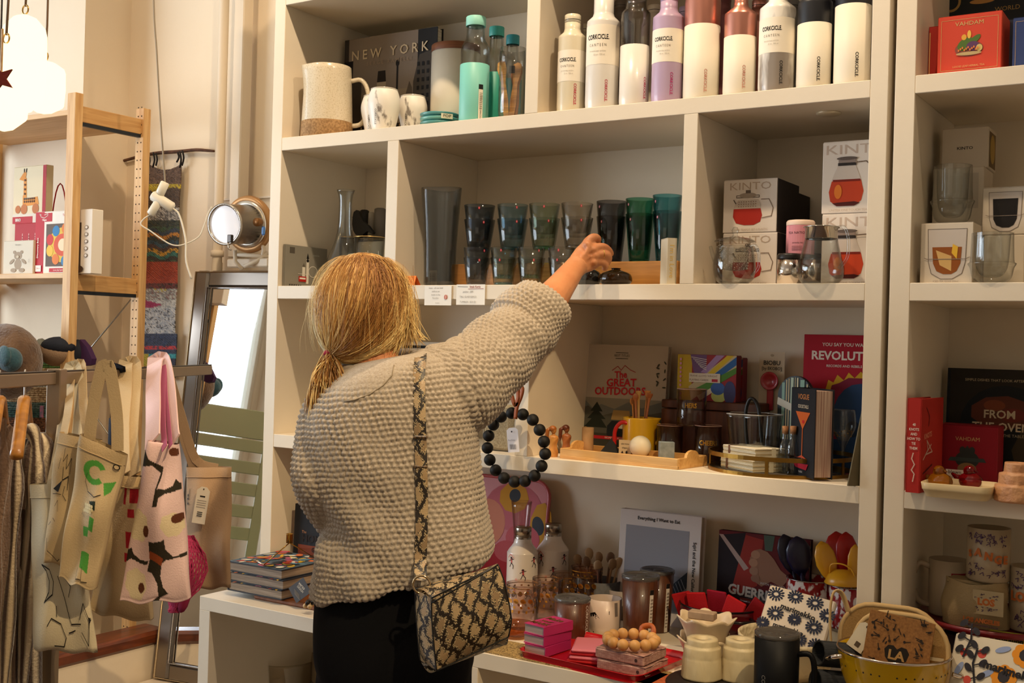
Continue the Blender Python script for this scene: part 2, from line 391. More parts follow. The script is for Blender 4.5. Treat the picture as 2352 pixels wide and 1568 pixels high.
CREAM = mat('d8cdb2', .3, coat=.5); WHT = mat('ddd7cd', .3, coat=.5); MATW = mat('dcd3c0', .55); LILAC = mat('b39ab4', .35, coat=.4)
COPPER = mat('c98a78', .32, metal=.85); BLACK = mat('15151a', .4); MARB = mat('ece7dd', .3, coat=.4, noise=(9, '8b8177', .12), scale=(1.6, 1.6, .5)); GREYM = mat('8f8f92', .35, metal=.6)
canteen(1310, 32, 36, 2.56, (CREAM, CREAM), 'short cream canteen at the left end of the canteen row', band=(122, 193), nr=18.5, sh=92)
canteen(1381, 38, -42, 2.56, (WHT, WHT), 'tall white canteen with paper label, second from the left', band=(66, 156), nr=23, sh=58)
canteen(1455, 34, -20, 2.56, (WHT, glass('d8d0c4')), 'white and clear glass bottle between the white and lilac canteens', txtc='c0305a', nr=24, sh=38, vy=109, capc=WHT, tx=.5)
canteen(1531, 36, -14, 2.56, (LILAC, LILAC), 'lilac canteen with a cream paper label', band=(74, 150), nr=20, sh=48, txtc='b02c6c')
canteen(1609, 41, -70, 2.57, (MATW, COPPER), 'large white canteen with rose gold top, left of the smaller rose gold one', nr=22, sh=8, vy=64, txtc='c98a78', capc=COPPER)
canteen(1697, 37, -30, 2.57, (MATW, COPPER), 'slimmer white canteen with rose gold shoulder and narrow neck', nr=16, sh=40, vy=89, txtc='c98a78', capc=COPPER)
canteen(1782, 41, -50, 2.57, (MARB, MARB), 'marble pattern canteen with a cream paper label', band=(50, 130), nr=20, sh=28, txtc='15120f')
canteen(1868, 39, -40, 2.57, (MATW, BLACK), 'white canteen with black shoulder next to the marble canteen', nr=20, sh=14, vy=60, txtc='15120f', capc=BLACK)
canteen(1956, 41, -75, 2.57, (MATW, BLACK), 'large white canteen with black top at the right end of the row', nr=22, sh=-20, vy=18, txtc='15120f', capc=BLACK)
for i, (px, r, top, c, lb) in enumerate(((1336, 24, 58, CREAM, 'cream canteen half hidden behind the shortest canteen'), (1420, 30, 4, mat('6e6258', .35), 'grey brown canteen seen behind the tall white canteen'), (1497, 30, 14, mat('d9cdb8', .4), 'canteen with a beige cap behind the clear glass bottle'),
        (1570, 30, 18, LILAC, 'second lilac canteen standing behind the lilac one'), (1655, 32, -12, mat('8e5a5a', .35, metal=.4), 'dark rose canteen behind the large rose gold one'), (1738, 30, 2, COPPER, 'copper canteen behind the slim rose gold canteen'),
        (1812, 32, 3, mat('77706a', .4), 'grey canteen behind the marble canteen'), (1905, 32, -10, BLACK, 'black canteen behind the two black topped ones'))):
    canteen(px, r, top, 2.74, (c, c), lb, nr=r * .55, sh=top + 58, logo=False)
# ================================================================ top left bin
def pitcher():
    p, pr = lz(750, [(60, None), (60, 300), (57, 220), (54, 170), (53, 157)], 2.585, Z1); s = S(p)
    o = T('ceramic_pitcher', 'speckled cream stoneware pitcher with a bare clay foot and a spout', 'pitcher', p)
    gl_ = mat('d9cbb0', .22, coat=.6, noise=(260, 'c2b192', .2, .6)); cl = mat('b08a5c', .8, noise=(150, '8f6c44', .2))
    zc = PY(750, 283, 2.585).z - Z1; H = pr[-1][1]; R0 = pr[0][0]; a = CAMANG(p)
    rad = lambda z: R0 + (pr[-1][0] - R0) * (z / H)
    def wob(an, z):
        d = math.atan2(sin(an - (a + -1.45)), cos(an - (a - 1.45))); return 1 + .16 * math.exp(-(d / .3) ** 2) * max(0, (z / H - .62) / .38) ** 1.5
    zs = [zc + (H - zc) * i / 10 for i in range(11)]
    part('pitcher_body', M().lathe([(rad(z), z) for z in zs] + [(rad(H) - .002, H + .002), (rad(H) - .005, H), (rad(zc) - .006, zc)], gl_, 40, wob=wob), o)
    part('clay_foot', M().lathe([(1e-4, 0), (rad(0) - .002, 0), (rad(0), .003), (rad(zc) + .0003, zc - .001), (rad(zc), zc)], cl, 40), o, 'bare clay foot')
    q = a + 1.35; hp = [(cos(q) * (rad(H * t) - .002 + e), sin(q) * (rad(H * t) - .002 + e), H * t) for t, e in ((.82, 0), (.84, .03), (.72, .048), (.45, .052), (.24, .03), (.2, 0))]
    part('handle', M().tube(smooth3(hp), .007, gl_, 8), o); return o
def smooth3(pts, k=4, closed=False):
    P = [Vector(p) for p in pts]; n = len(P); out = []
    for i in range(n if closed else n - 1):
        if closed: a, b, c, d = P[i - 1], P[i], P[(i + 1) % n], P[(i + 2) % n]
        else: a, b, c, d = P[max(i - 1, 0)], P[i], P[i + 1], P[min(i + 2, n - 1)]
        for j in range(k):
            t = j / k; out.append(.5 * ((2 * b) + (c - a) * t + (2 * a - 5 * b + 4 * c - d) * t * t + (3 * b - a - 3 * c + d) * t ** 3))
    if not closed: out.append(P[-1])
    return out
pitcher()
bw = W_(781, 993, 2.745, 2.2); bh = PY(880, 80, 2.745).z - Z1
it = [('r', 0, 0, 1, 1, '3a332e'), ('r', .05, .3, .8, 1, '8d7f72'), ('r', .2, .1, .75, .5, '9a8a74'), ('r', .8, 0, 1, 1, '1c1a19'), ('r', 0, 0, .1, .8, '17151b'), ('r', .1, .0, .2, .62, '4c443c'),
      ('p', [(.76, 0), (.76, .55), (.82, .78), (1, .82), (1, 0)], '4a433c'), ('p', [(.36, .2), (.36, .45), (.38, .68), (.46, .68), (.48, .45), (.48, .2)], '28221e'), ('r', .37, .5, .47, .58, 'b8a890'), ('r', .38, .42, .46, .47, 'a33b2c'),
      ('r', .58, .25, .6, .72, '1e1a18'), ('e', .59, .73, .02, .03, '1e1a18'), ('p', [(.66, .2), (.67, .4), (.72, .56), (.75, .5), (.78, .2)], '5d5246'),
      ('r', 0, 0, 1, .2, '2c2623'), ('r', .05, .2, .2, .22, 'd8c8a8')]
it += [('r', .8 + .05 * (i % 4), .12 + .07 * (i // 4), .825 + .05 * (i % 4), .155 + .07 * (i // 4), '0f0e10') for i in range(36)]
it += [('r', .02 + .021 * k, .05 + .03 * (k % 5), .03 + .021 * k, .07 + .03 * (k % 5), 'c9a060') for k in range(42)]
it += [('t', 'N E W   Y O R K', .5, .84, .12, 'd9c6a6', 0, 1.0, .01), ('t', 'S E R G E   R A M E L L I', .5, .755, .05, 'a5907a')]
book('photo_book', 'dark city photo book titled NEW YORK behind the marble tumblers', (at(889, 2.745, Z1).x, 2.745, Z1), bw, bh, .03, '1d1a1a', it, lean=.0)
def tumbler(px, r, top, y, label, x=0):
    p, pr = lz(px, [(r * .66, None), (r * .8, top + (300 - top) * .88), (r * 1.02, top + (295 - top) * .5), (r, top + 22), (r * .86, top + 6)], y, Z1)
    o = T('stemless_tumbler', label, 'tumbler', p, 0, 'marble pattern tumblers in the top left bin'); pr = smooth_prof(pr)
    part('tumbler_body', M().lathe([(1e-4, 0)] + pr + [(pr[-1][0] - .002, pr[-1][1]), (pr[-1][0] - .003, pr[-1][1] - .01)], mat('ebe4d8', .4, coat=.15, noise=(20, '8a8178', .06, .62), scale=(1.6, 1.6, .7)), 32), o)
    H = pr[-1][1]; R = pr[-1][0]; part('lid', M().lathe([(R, H), (R + .001, H + .003), (R * .9, H + .005), (R * .5, H + .004), (1e-4, H + .004)], mat('b9b0a2', .15, spec=.8), 28), o, 'clear lid')
    a = CAMANG(p) + x; prints(o, 'logo_print', [('t', 'CORKCICLE', .5, .5, .15, '1a1716', -pi / 2)], .02, .055, cyl(R * 1.09, a, .012), .002)
tumbler(862, 34, 219, 2.63, 'leftmost marble pattern stemless tumbler, behind the middle one', -.75)
tumbler(880, 36, 203, 2.565, 'front marble pattern stemless tumbler with lid', -.8)
tumbler(946, 33, 219, 2.66, 'marble pattern stemless tumbler left of the teal plates', -.75)
p, pr = lz(1042, [(55, None), (56, 245), (56, 125)], 2.72, Z1)
o = T('storage_canister', 'white ceramic canister with wooden lid behind the teal bottle', 'canister', p)
part('canister_body', M().lathe([(1e-4, 0), (pr[0][0] - .003, 0), (pr[0][0], .004)] + pr[1:] + [(1e-4, pr[-1][1])], mat('ddd2bd', .35, coat=.3), 36), o)
zt = PY(1042, 108, 2.72).z - Z1; part('lid', M().lathe([(pr[2][0] * 1.01, pr[2][1]), (pr[2][0] * 1.01, zt - .002), (pr[2][0] * .98, zt), (1e-4, zt)], wood('8a5230', '6b3d22'), 36), o, 'dark wooden lid')
TEAL = mat('5fb3a6', .3, coat=.3); TEAL2 = mat('3f9aa0', .3)
for k in range(4):
    p = at(1010, 2.62, Z1 + .0125 * k); R = 46 * S(p)
    one('plate', M().lathe([(1e-4, 0), (R * .6, 0), (R * .97, .004), (R, .011), (R * .985, .0115), (R * .9, .006), (1e-4, .004)], mat(('5b9c98', '4d8f8e', '62a39c', '4a8b8c')[k], .3, coat=.4), 36),
        'teal plate, %s of the stack of four' % ('bottom', 'second from the bottom', 'third from the bottom', 'top')[k], 'plate', p, group='stack of teal plates')
p = at(1010, 2.62, Z1 + .036); q = p.copy(); R = 46 * S(p)
tg = M(); a = CAMANG(p) + .35; 
tg.box((cos(a) * (R + .0012), sin(a) * (R + .0012), .0), (.034, .0008, .014), mat('d8cfb4', .7), T=Matrix.Rotation(a + pi / 2, 4, 'Z') if False else None, rz=a + pi / 2)
t_ = one('price_label', tg, 'small cream label reading POP on the teal plates', 'label', p)
f = lambda u, v, z: tuple(Matrix.Rotation(a + pi / 2, 3, 'Z') @ Vector((u - .017, -z - .0006, v - .007)) + Vector((cos(a) * (R + .0012), sin(a) * (R + .0012), 0)))
prints(t_, 'label_print', [('t', 'POP', .5, .5, .8, '4a4030', 0, 1.2)], .034, .014, f, .0003)
def tealbottle(px, r, top, sl, y, label, cap, tag=False):
    p, pr = lz(px, [(r * .93, None), (r, 262), (r, sl), (r, top + 75), (r * .86, top + 62), (r * .65, top + 48), (r * .62, top + 20)], y, Z1)
    o = T('glass_bottle', label, 'bottle', p, 0, 'glass bottles with teal caps and sleeves'); s = S(p)
    pr = smooth_prof(pr, 3); part('bottle_body', M().lathe([(1e-4, .002)] + pr + [(x - .003, z) for x, z in reversed(pr)], glass('dfe6e0'), 32), o)
    zs = PY(px, sl, y).z - Z1; part('silicone_sleeve', M().lathe([(1e-4, 0), (r * s * .96, 0), (r * s + .001, .004), (r * s + .0012, zs), (r * s, zs + .001)], cap[1], 32), o, 'teal sleeve')
    H = pr[-1][1]; part('bottle_cap', M().lathe([(r * s * .68, H - .002), (r * s * .70, H), (r * s * .70, PY(px, top, y).z - Z1 - .002), (r * s * .66, PY(px, top, y).z - Z1), (1e-4, PY(px, top, y).z - Z1)], cap[0], 28), o)
    if tag:
        a = CAMANG(p); prints(o, 'label_print', [('r', 0, 0, 1, 1, 'e8dfca'), ('r', 0, .87, 1, 1, '1a1a1a'), ('t', 'CORKCICLE', .5, .2, .06, '1a1a1a', -pi / 2)] + [('r', .2, .35 + .05 * k, .8, .37 + .05 * k, '8c8472') for k in range(9)], .012, .1, cyl(r * s, a + .3, .004), .0022)
tealbottle(1087, 33, 41, 152, 2.575, 'tall glass bottle with mint green sleeve and cap, front one of three', (mat('8fd0c0', .45), mat('7cc6b8', .45)), True)
tealbottle(1135, 25, 64, 171, 2.66, 'middle glass bottle with green sleeve and teal cap', (mat('3fa397', .45), mat('2f9c84', .45)))
tealbottle(1172, 22, 83, 185, 2.75, 'rear glass bottle with dark teal cap behind the spatula jar', (mat('2b8b94', .45), mat('2f8c8c', .45)))
p, pr = lz(1174, [(28, None), (31, 256), (31, 150), (31, 113)], 2.57, Z1); o = one('glass_jar', shell(M(), pr, .002, glass('eeeae0')), 'clear glass jar holding wooden spatulas at the right of the top left bin', 'jar', p)
for k, (dx, an, c, l) in enumerate(((-.012, -.12, 'd8a95c', 'pale'), (.004, .10, 'c58f4a', 'golden'), (.014, .05, 'a06a48', 'reddish'), (.010, -.02, '8e5438', 'dark brown'))):
    m = M(); L = .158 - .006 * k
    m.prism([(-.006, 0), (.006, 0), (.009, L * .3), (.006, L * .62), (.012, L * .85), (.010, L * .97), (0, L), (-.01, L * .96), (-.013, L * .85), (-.006, L * .62), (-.009, L * .3)], .004, wood(c, '8a5c30'), T=Matrix.Rotation(an, 4, 'Y'))
    s_ = one('wooden_spatula', m, '%s wooden spatula standing in the glass jar' % l, 'spatula', (p.x + dx * .6, p.y - .012 + .007 * k, p.z + .004), rz=.3, group='wooden spatulas in the jar')
    if k == 0: part('paper_tag', M().box((.012, -.0012, L * .83), (.015, .001, .02), mat('1d1a18', .6)), s_, 'small dark tag')
# ================================================================ second row, left bin
p0 = PX(653, 655, -2.408); p1 = PX(749, 655, -2.408); w = p1.y - p0.y; h = PX(653, 560, -2.408).z - Z2
it = [('r', 0, 0, 1, 1, '8c8678'), ('r', .1, .8, .22, .95, '5a5348'), ('r', .5, .1, .56, .7, 'e3dccb'), ('p', [(.5, .7), (.53, .85), (.56, .7)], '1c1a18'), ('e', .53, .66, .03, .04, '1c1a18'), ('e', .66, .4, .11, .14, 'e3dccb'), ('e', .66, .4, .1, .125, '8c8678'),
      ('r', .4, .25, .47, .5, 'e3dccb'), ('p', [(.4, .5), (.435, .6), (.47, .5)], '6c6455'), ('r', .32, .14, .5, .27, 'b3241c'), ('r', .34, .2, .48, .24, 'f0e8d8'), ('r', .3, .32, .5, .33, 'e3dccb'), ('t', 'LONDON', .72, .8, .05, 'cfc8b6')] + [('r', .1 + .05 * k, .03, .125 + .05 * k, .06, '1c1a18') for k in range(6)]
book('city_guide_book', 'grey book with a clock tower and a red bus, leaning on the left wall', (-2.408, (p0.y + p1.y) / 2, Z2), w, h, .009, '8c8678', it, rz=pi / 2, cat='book', lean=0)
p, pr = lz(788, [(52, None), (52, 640), (44, 610), (24, 560), (16, 520), (15, 460), (21, 437)], 2.60, Z2); pr = smooth_prof(pr)
o = T('glass_carafe', 'tall clear conical glass carafe with etched leaves behind the woman\'s head', 'carafe', p); part('carafe_body', shell(M(), pr, .002, GL, 36), o)
ETCH = mat('f2efe6', .6)
def leafs(par, R, a, z, n=5, sc=1):
    it = []
    for k in range(n):
        for sg in (-1, 1): it.append(('e', .5 + sg * .16, .15 + .16 * k, .15, .035, ETCH, sg * .7))
    it.append(('l', [(.5, .02), (.5, .95)], .02, ETCH)); prints(par, 'etched_leaf', it, .022 * sc, .05 * sc, cyl(R, a, z), .0003)
leafs(o, lambda v: .012 + (.052 - .012) * max(0, 1 - v / .11), CAMANG(p) - .7, .02)
for k, (px, r, top, y, lb) in enumerate(((798, 23, 545, 2.70, 'etched clear tumbler behind the carafe'), (846, 36, 545, 2.60, 'wide etched glass tumbler with a gold rim right of the carafe'))):
    p, pr = lz(px, [(r * .8, None), (r, top)], y, Z2); o = T('etched_tumbler', lb, 'glass', p, 0, 'etched glasses in the left bin'); part('glass_body', shell(M(), pr, .0018, GL, 30), o)
    part('rim', M().lathe([(pr[-1][0] + .0003, pr[-1][1] - .0015), (pr[-1][0] + .0003, pr[-1][1] + .0005), (pr[-1][0] - .002, pr[-1][1] + .0006)], mat('c9a464', .25, metal=.8), 30), o, 'thin gold rim')
    leafs(o, pr[-1][0] * .95, CAMANG(p) - .3, pr[-1][1] * .45, 4, .8); leafs(o, pr[-1][0] * .95, CAMANG(p) + .4, pr[-1][1] * .45, 4, .8)
# small white plinth with bird behind
p = at(880, 2.74, Z2); sh_ = PY(880, 556, 2.74).z - Z2
one('wooden_plinth', M().box((0, 0, sh_ / 2), (.16, .10, sh_), mat('c9b694', .6), .002), 'pale block that the black bird stands on', 'plinth', (p.x, 2.76, Z2))
zb = Z2 + sh_; s = S(p)
o = T('bird_figurine', 'matt black bird figurine on a round base facing left', 'figurine', (at(833, 2.735, zb).x, 2.735, zb)); BL = mat('14100d', .6)
bd = [(-28, 66), (-26, 72), (-18, 76), (-10, 72), (-6, 62), (4, 48), (18, 38), (34, 22), (30, 19), (16, 26), (6, 20), (-6, 16), (-18, 18), (-26, 28), (-30, 44), (-29, 58)]
part('bird_body', M().prism([(x * s, z * s) for x, z in bd], .012, BL, z0=-.006), o)
part('beak', M().prism([(-28 * s, 62 * s), (-34 * s, 60 * s), (-28 * s, 58 * s)], .004, BL, z0=-.002), o)
for dx in (-8, 2): part('leg', M().tube([(dx * s, 0, 20 * s), (dx * s * 1.6, 0, 8 * s), ((dx - 4) * s * 1.6, 0, 1 * s)], .0018, BL, 6), o)
part('base', M().lathe([(1e-4, 0), (20 * s, 0), (20 * s, 2 * s), (1e-4, 2.5 * s)], BL, 20), o)
for px, top, r, c, lb, y in ((833 + 2, 482, 11, '17130f', 'black round candle holder behind the bird', 2.80), (851, 487, 7, 'b7ad9c', 'small pale grey cylinder right of the bird', 2.79), (871, 478, 14, '6b6257', 'grey rounded figure beside the divider', 2.775)):
    q = at(px, y, zb); ss = S(q); H = PY(px, top, y).z - zb
    one('shaker', M().lathe([(1e-4, 0), (r * ss, 0), (r * ss, H * .8), (r * ss * .95, H * .97), (r * ss * .6, H), (1e-4, H)], mat(c, .6), 20), lb, 'shaker', q)
# ================================================================ second row, middle bin: coloured glassware
def wavy(an, z): return 1 + .16 * cos(3 * an + .6) + .06 * cos(2 * an)
p, pr = lz(1011, [(33, None), (35, 560), (40, 480), (43, 434)], 2.60, Z2)
o = T('tall_vase', 'tall smoke blue glass vase with wavy outline left of the tumbler stacks', 'vase', p)
BLG = glass('a9b6c2', 0); pr2 = [(a, z) for a, z in smooth_prof(pr, 5)]; part('vase_body', shell(M(), pr2, .003, BLG, 48, wob=wavy), o)
p = at(992, 2.66, Z2); o = T('info_card', 'small beige printed card standing behind the tall vase', 'card', p); part('card', M().box((0, 0, .026), (.034, .0012, .052), mat('c8b79c', .8)), o)
prints(o, 'card_print', [('r', .08, .1 + .09 * k, .44, .13 + .09 * k, '6f6252') for k in range(9)] + [('r', .54, .1 + .09 * k, .92, .13 + .09 * k, '6f6252') for k in range(9)], .034, .052, front(.034, -.0006))
OAK = wood('c0843c', 'a06a2a', (1, 12, 12), .5, 5)
x0, x1 = at(1035, 2.63, Z2).x, at(1556, 2.63, Z2).x; zr = PY(1450, 600, 2.63).z
one('wooden_riser', M().box(((x1 - x0) / 2, .06, (zr - Z2) / 2), (x1 - x0, .12, zr - Z2), OAK, .002), 'long oak riser block behind the tumblers', 'riser', (x0, 2.63, Z2))
RED = mat('b0122a', .4)
def gtumb(px, r, top, bot, y, zb, col, dens, label, grp, basecol=None, dot=.3, two=True):
    p = at(px, y, zb); s = S(p); H = PY(px, top, y).z - zb
    o = T('glass_tumbler', label, 'glass', p, 0, grp); R0, R1 = bot * s, r * s; t = .0022
    part('glass_body', M().lathe([(1e-4, 0), (R0 * .95, 0), (R0, .002), (R1, H - .0008), (R1 - t * .5, H), (R1 - t, H - .001), (R0 - t, .011), (1e-4, .010)], glass(col, dens), 32), o)
    if basecol: part('base', M().lathe([(1e-4, .001), (R0 * .92, .001), (R0 * .93, .009), (1e-4, .009)], glass(basecol, .6), 24), o, 'thick tinted base')
    a = CAMANG(p) + dot; q = R0 + (R1 - R0) * .86
    prints(o, 'sticker', [('e', .5, .5, .5, .5, RED), ('t', 'i', .5, .52, .8, 'f2e6e0', 0, 1, .03)], .0052, .0075, cyl(q + .0004, a, H * .84), .0006)
    return o
ST = (('smoke blue', '8693a0', .1, 1094, 31, 1100, 36, '56687c', None), ('pale green', 'c6dccd', 0, 1156, 31, 1176, 36, '94c8e4', '2f9fe0'), ('clear', 'd6e2d2', 0, 1219, 32, 1249, 36, 'c4e0c4', '3fc47a'), ('colourless', 'e4e6dc', 0, 1288, 31, 1324, 37, 'e6e2d6', None))
zl1 = PY(1190, 592, 2.555).z; zl2 = PY(1190, 569, 2.555).z
for i, (nm, c, d, px, r, pxu, ru, cu, bc) in enumerate(ST):
    w = ('leftmost', 'second', 'third', 'fourth')[i] + ' column of tumblers'
    gtumb(px, r, 592, r * .72, 2.555, Z2, c, d, '%s low tumbler at the bottom of the %s' % (nm, w), 'low tumblers on the shelf', bc or c, dot=.1 - .5 * (i % 2))
    gtumb(px, r, 569, r * .72, 2.555, Z2 + .0195, c, d, '%s low tumbler nested as second in the %s' % (nm, w), 'low tumblers on the shelf', bc, dot=.5 - .8 * (i % 2))
    zu = zl2 + .001
    gtumb(pxu, ru, 505 - 1.5 * i, ru * .70, 2.60, zu - .004, cu, .05, '%s tall glass at the foot of the upper %s' % (nm, w), 'tall glasses stacked on the tumblers', bc or cu, dot=.2)
    gtumb(pxu, ru, 472 - 1.5 * i, ru * .70, 2.60, zu + .0285, cu, .2, '%s tall glass on top of the %s' % (nm, w), 'tall glasses stacked on the tumblers', None, dot=-.1 + .3 * (i % 2))
for i, (nm, cu, pxu, ru, t1, t2) in enumerate((('smoke', '505258', 1403, 36, 463, 498), ('bottle green', '2f9068', 1468, 34, 457, 492), ('teal', '309aa8', 1530, 34, 449, 486))):
    gtumb(pxu, ru, t2, ru * .68, 2.70, zr, cu, .1, '%s tall glass on the riser, lower of two' % nm, 'tall dark glasses on the riser', cu, dot=-.8)
    gtumb(pxu, ru, t1, ru * .68, 2.70, zr + .036, cu, .2, '%s tall glass on the riser, upper of two' % nm, 'tall dark glasses on the riser', None, dot=-1)
gtumb(1572, 24, 452, 17, 2.80, zr, '2f6a50', .2, 'green glass half hidden by the shelf divider', 'tall dark glasses on the riser') if False else None
AMB = mat('3b2c12', .04, trans=.75, ior=1.45)
for px, r, top, lb, c, y in ((1414, 38, 616, 'low squat amber brown glass vase right of the hand', AMB, 2.56), (1352, 30, 612, 'dark glass vase partly behind the wrist', mat('161310', .05, coat=.5), 2.575)):
    p = at(px, y, Z2); s = S(p); H = PY(px, top, y).z - Z2
    o = T('glass_vase', lb, 'vase', p); pr = smooth_prof([(r * .7, 0), (r * .97, H * .2 / s), (r, H * .45 / s), (r * .85, H * .7 / s), (r * .42, H * .86 / s), (r * .25, H * .93 / s), (r * .33, H / s)], 4); pr = [(a * s, z * s) for a, z in pr]
    part('vase_body', M().lathe([(1e-4, 0)] + pr + [(pr[-1][0] - .002, pr[-1][1]), (pr[-1][0] * .5, H * .9)], c, 32), o)
p = at(1542, 2.52, Z2); h = PY(1540, 547, 2.515).z - Z2
carton('gift_book', 'small upright box lettered I\'m in Love on its spine at the divider', (p.x + .002, 2.515, Z2), .024, h, .05, 'cfc4ac', [('t', 'I\'m in Love', .5, .5, .15, 'd8b45c', -pi / 2, 1.1)], cat='box', rz=.75,
       side=[('r', 0, 0, 1, 1, 'ded6c4')] + [('e', .2 + .3 * (k % 3), .06 + .045 * k, .06, .02, '8d8574') for k in range(20)])
# orange tent card
p = at(948, 2.535, Z2); o = T('tent_card', 'folded orange note card with red handwriting by the woman\'s hair', 'card', p); OR = mat('f08a42', .7); h = .028
ta = M().add([(-.024, -.012, 0), (.014, -.012, 0), (.012, 0, h), (-.024, 0, h), (-.024, -.0125, 0), (.014, -.0125, 0), (.012, -.0006, h), (-.024, -.0006, h)], [(0, 3, 2, 1), (4, 5, 6, 7), (0, 1, 5, 4), (1, 2, 6, 5)], OR)
ta.add([(-.024, .012, 0), (.020, .012, 0), (.012, 0, h), (-.024, 0, h)], [(0, 1, 2, 3)], mat('d8621e', .7)); part('card', ta, o)
prints(o, 'handwriting', [('t', s_, .45, .8 - .2 * k, .15, 'c23b20', .04, 1.1) for k, s_ in enumerate(('every glass', 'hand blown', 'one of a kind', 'enjoy!'))], .036, .03, lambda u, v, z: (u - .022, -.0127 + v * .4 - z, v * .93 + .0008), .0003)
def shelfcard(px, top, bot, w, items, lb, z0=None):
    y = 2.498; a, b = PY(px, top, y), PY(px, bot, y); h = a.z - b.z
    o = T('price_card', lb, 'card', (a.x, y - .001, b.z)); ww = w * S(a) * 1.17
    part('card', M().box((0, 0, h / 2), (ww, .0008, h), mat('f1ebdf', .7)), o); prints(o, 'handwriting', items, ww, h, front(ww, -.0004), .0003)
shelfcard(1007, 656, 701, 65, [('t', s_, .42, .88 - .17 * k, .13, 'a8a29a', 0, .9) for k, s_ in enumerate(('vases - all one kind', 'sold as set', 'made in the', 'Nordics'))] + [('e', .8, .42, .06, .12, 'c46a50'), ('e', .8, .42, .03, .1, 'd8a090'), ('t', 'thanks', .5, .12, .1, 'a8a29a')], 'white handwritten shelf card, left of the two')
shelfcard(1082, 653, 700, 68, [('t', 'littala Kartio', .66, .88, .15, '9a2a24', 0, .85, .01), ('l', [(.05, .9), (.4, .88)], .02, '555555'), ('l', [(.42, .78), (.95, .79)], .02, '9a2a24')] + [('t', s_, .42, .64 - .25 * k, .13, '8a8680', 0, .9) for k, s_ in enumerate(('pitcher - $95', 'TALL GLASS $28 (2)', 'TUMBLER - $22 (2)'))], 'white handwritten price card with red heading, right of the two')
p = PY(1337, 660, 2.493); o = T('sign_holder', 'clear acrylic strip hanging on the shelf edge below the wrist', 'holder', (p.x, 2.495, PY(1337, 690, 2.493).z))
part('holder_strip', M().box((0, 0, .035), (.017, .0012, .07), glass('f6f6f4')), o)
# ================================================================ second row, right bin: teapots
BOXW = 'ddd0c2'
def potprint(kind):
    if kind == 1:
        return [('t', 'KINTO', .5, .87, .2, 'b8a28c', 0, 1.35), ('p', [(.2, .45), (.19, .3), (.25, .18), (.4, .14), (.58, .14), (.7, .2), (.73, .32), (.7, .45)], 'a8281c'), ('p', [(.22, .52), (.2, .45), (.7, .45), (.7, .52), (.66, .62), (.28, .62)], 'c8b8a8'),
                ('l', [(.25, .66), (.67, .66), (.67, .7), (.25, .7), (.25, .66)], .012, '5a4a40'), ('e', .46, .7, .16, .05, '9c8c7c'), ('r', .42, .74, .51, .8, '6a5a4e'), ('l', [(.71, .62), (.85, .62), (.93, .45), (.9, .3), (.73, .27)], .014, '8a7260'), ('l', [(.2, .62), (.24, .55)], .02, '6a5a4e'),
                ('t', 'UNITEA TEAPOT SET S PLASTIC', .5, .055, .052, 'b8a28c')] + [('e', .3 + .045 * (k % 8), .58 - .045 * (k // 8), .008, .01, '7d5a48') for k in range(24)]
    return [('t', 'KINTO', .62, .88, .19, 'c0aa98', 0, 1.5), ('p', [(.18, .45), (.13, .3), (.16, .17), (.28, .1), (.6, .1), (.72, .17), (.76, .3), (.71, .46)], 'c2401c'), ('p', [(.3, .68), (.18, .46), (.71, .46), (.6, .68)], 'cbbcae'), ('r', .2, .44, .7, .47, '7a2010'), ('p', [(.2, .14), (.28, .1), (.6, .1), (.7, .14), (.6, .16), (.3, .15)], '4a1208'),
            ('e', .3, .3, .07, .1, 'e07a28'), ('r', .29, .66, .62, .7, '2e2622'), ('r', .3, .7, .61, .75, '8d7c72'), ('e', .455, .76, .19, .025, '5f524a'), ('l', [(.61, .7), (.8, .71), (.95, .6)], .014, '8a7260'), ('t', 'UNITEA ONE TOUCH TEAPOT', .55, .04, .045, 'b8a28c')]
def kbox(pa, pb, top, y, zb, pr, lb, d, grp='tea pot boxes', h=None, sc='2a2320'):
    a, b = at(pa, y, zb), at(pb, y, zb); h = h or PY(pa, top, y).z - zb
    return carton('teapot_box', lb, ((a.x + b.x) / 2, y, zb), b.x - a.x, h, d, BOXW, pr, side=[('r', 0, 0, 1, 1, sc)], group=grp), h
o, h1 = kbox(1658, 1783, 537, 2.60, Z2, potprint(1), 'lower white teapot box behind the glass teapot', .15)
kbox(1660, 1784, 412, 2.60, Z2 + h1 + .0015, potprint(1), 'upper white teapot box with a red tea picture, left stack', .15, h=h1)
kbox(1745, 1822, 412, 2.765, Z2, None, 'dark sided box behind the left teapot boxes', .11, h=2 * h1 - .01)
o, h2 = kbox(1885, 2014, 493, 2.60, Z2, potprint(2), 'lower tall teapot box at the right of the bin', .15)
kbox(1887, 2014, 327, 2.60, Z2 + h2 + .0015, potprint(2), 'upper tall teapot box with round glass jug picture', .15, h=h2)
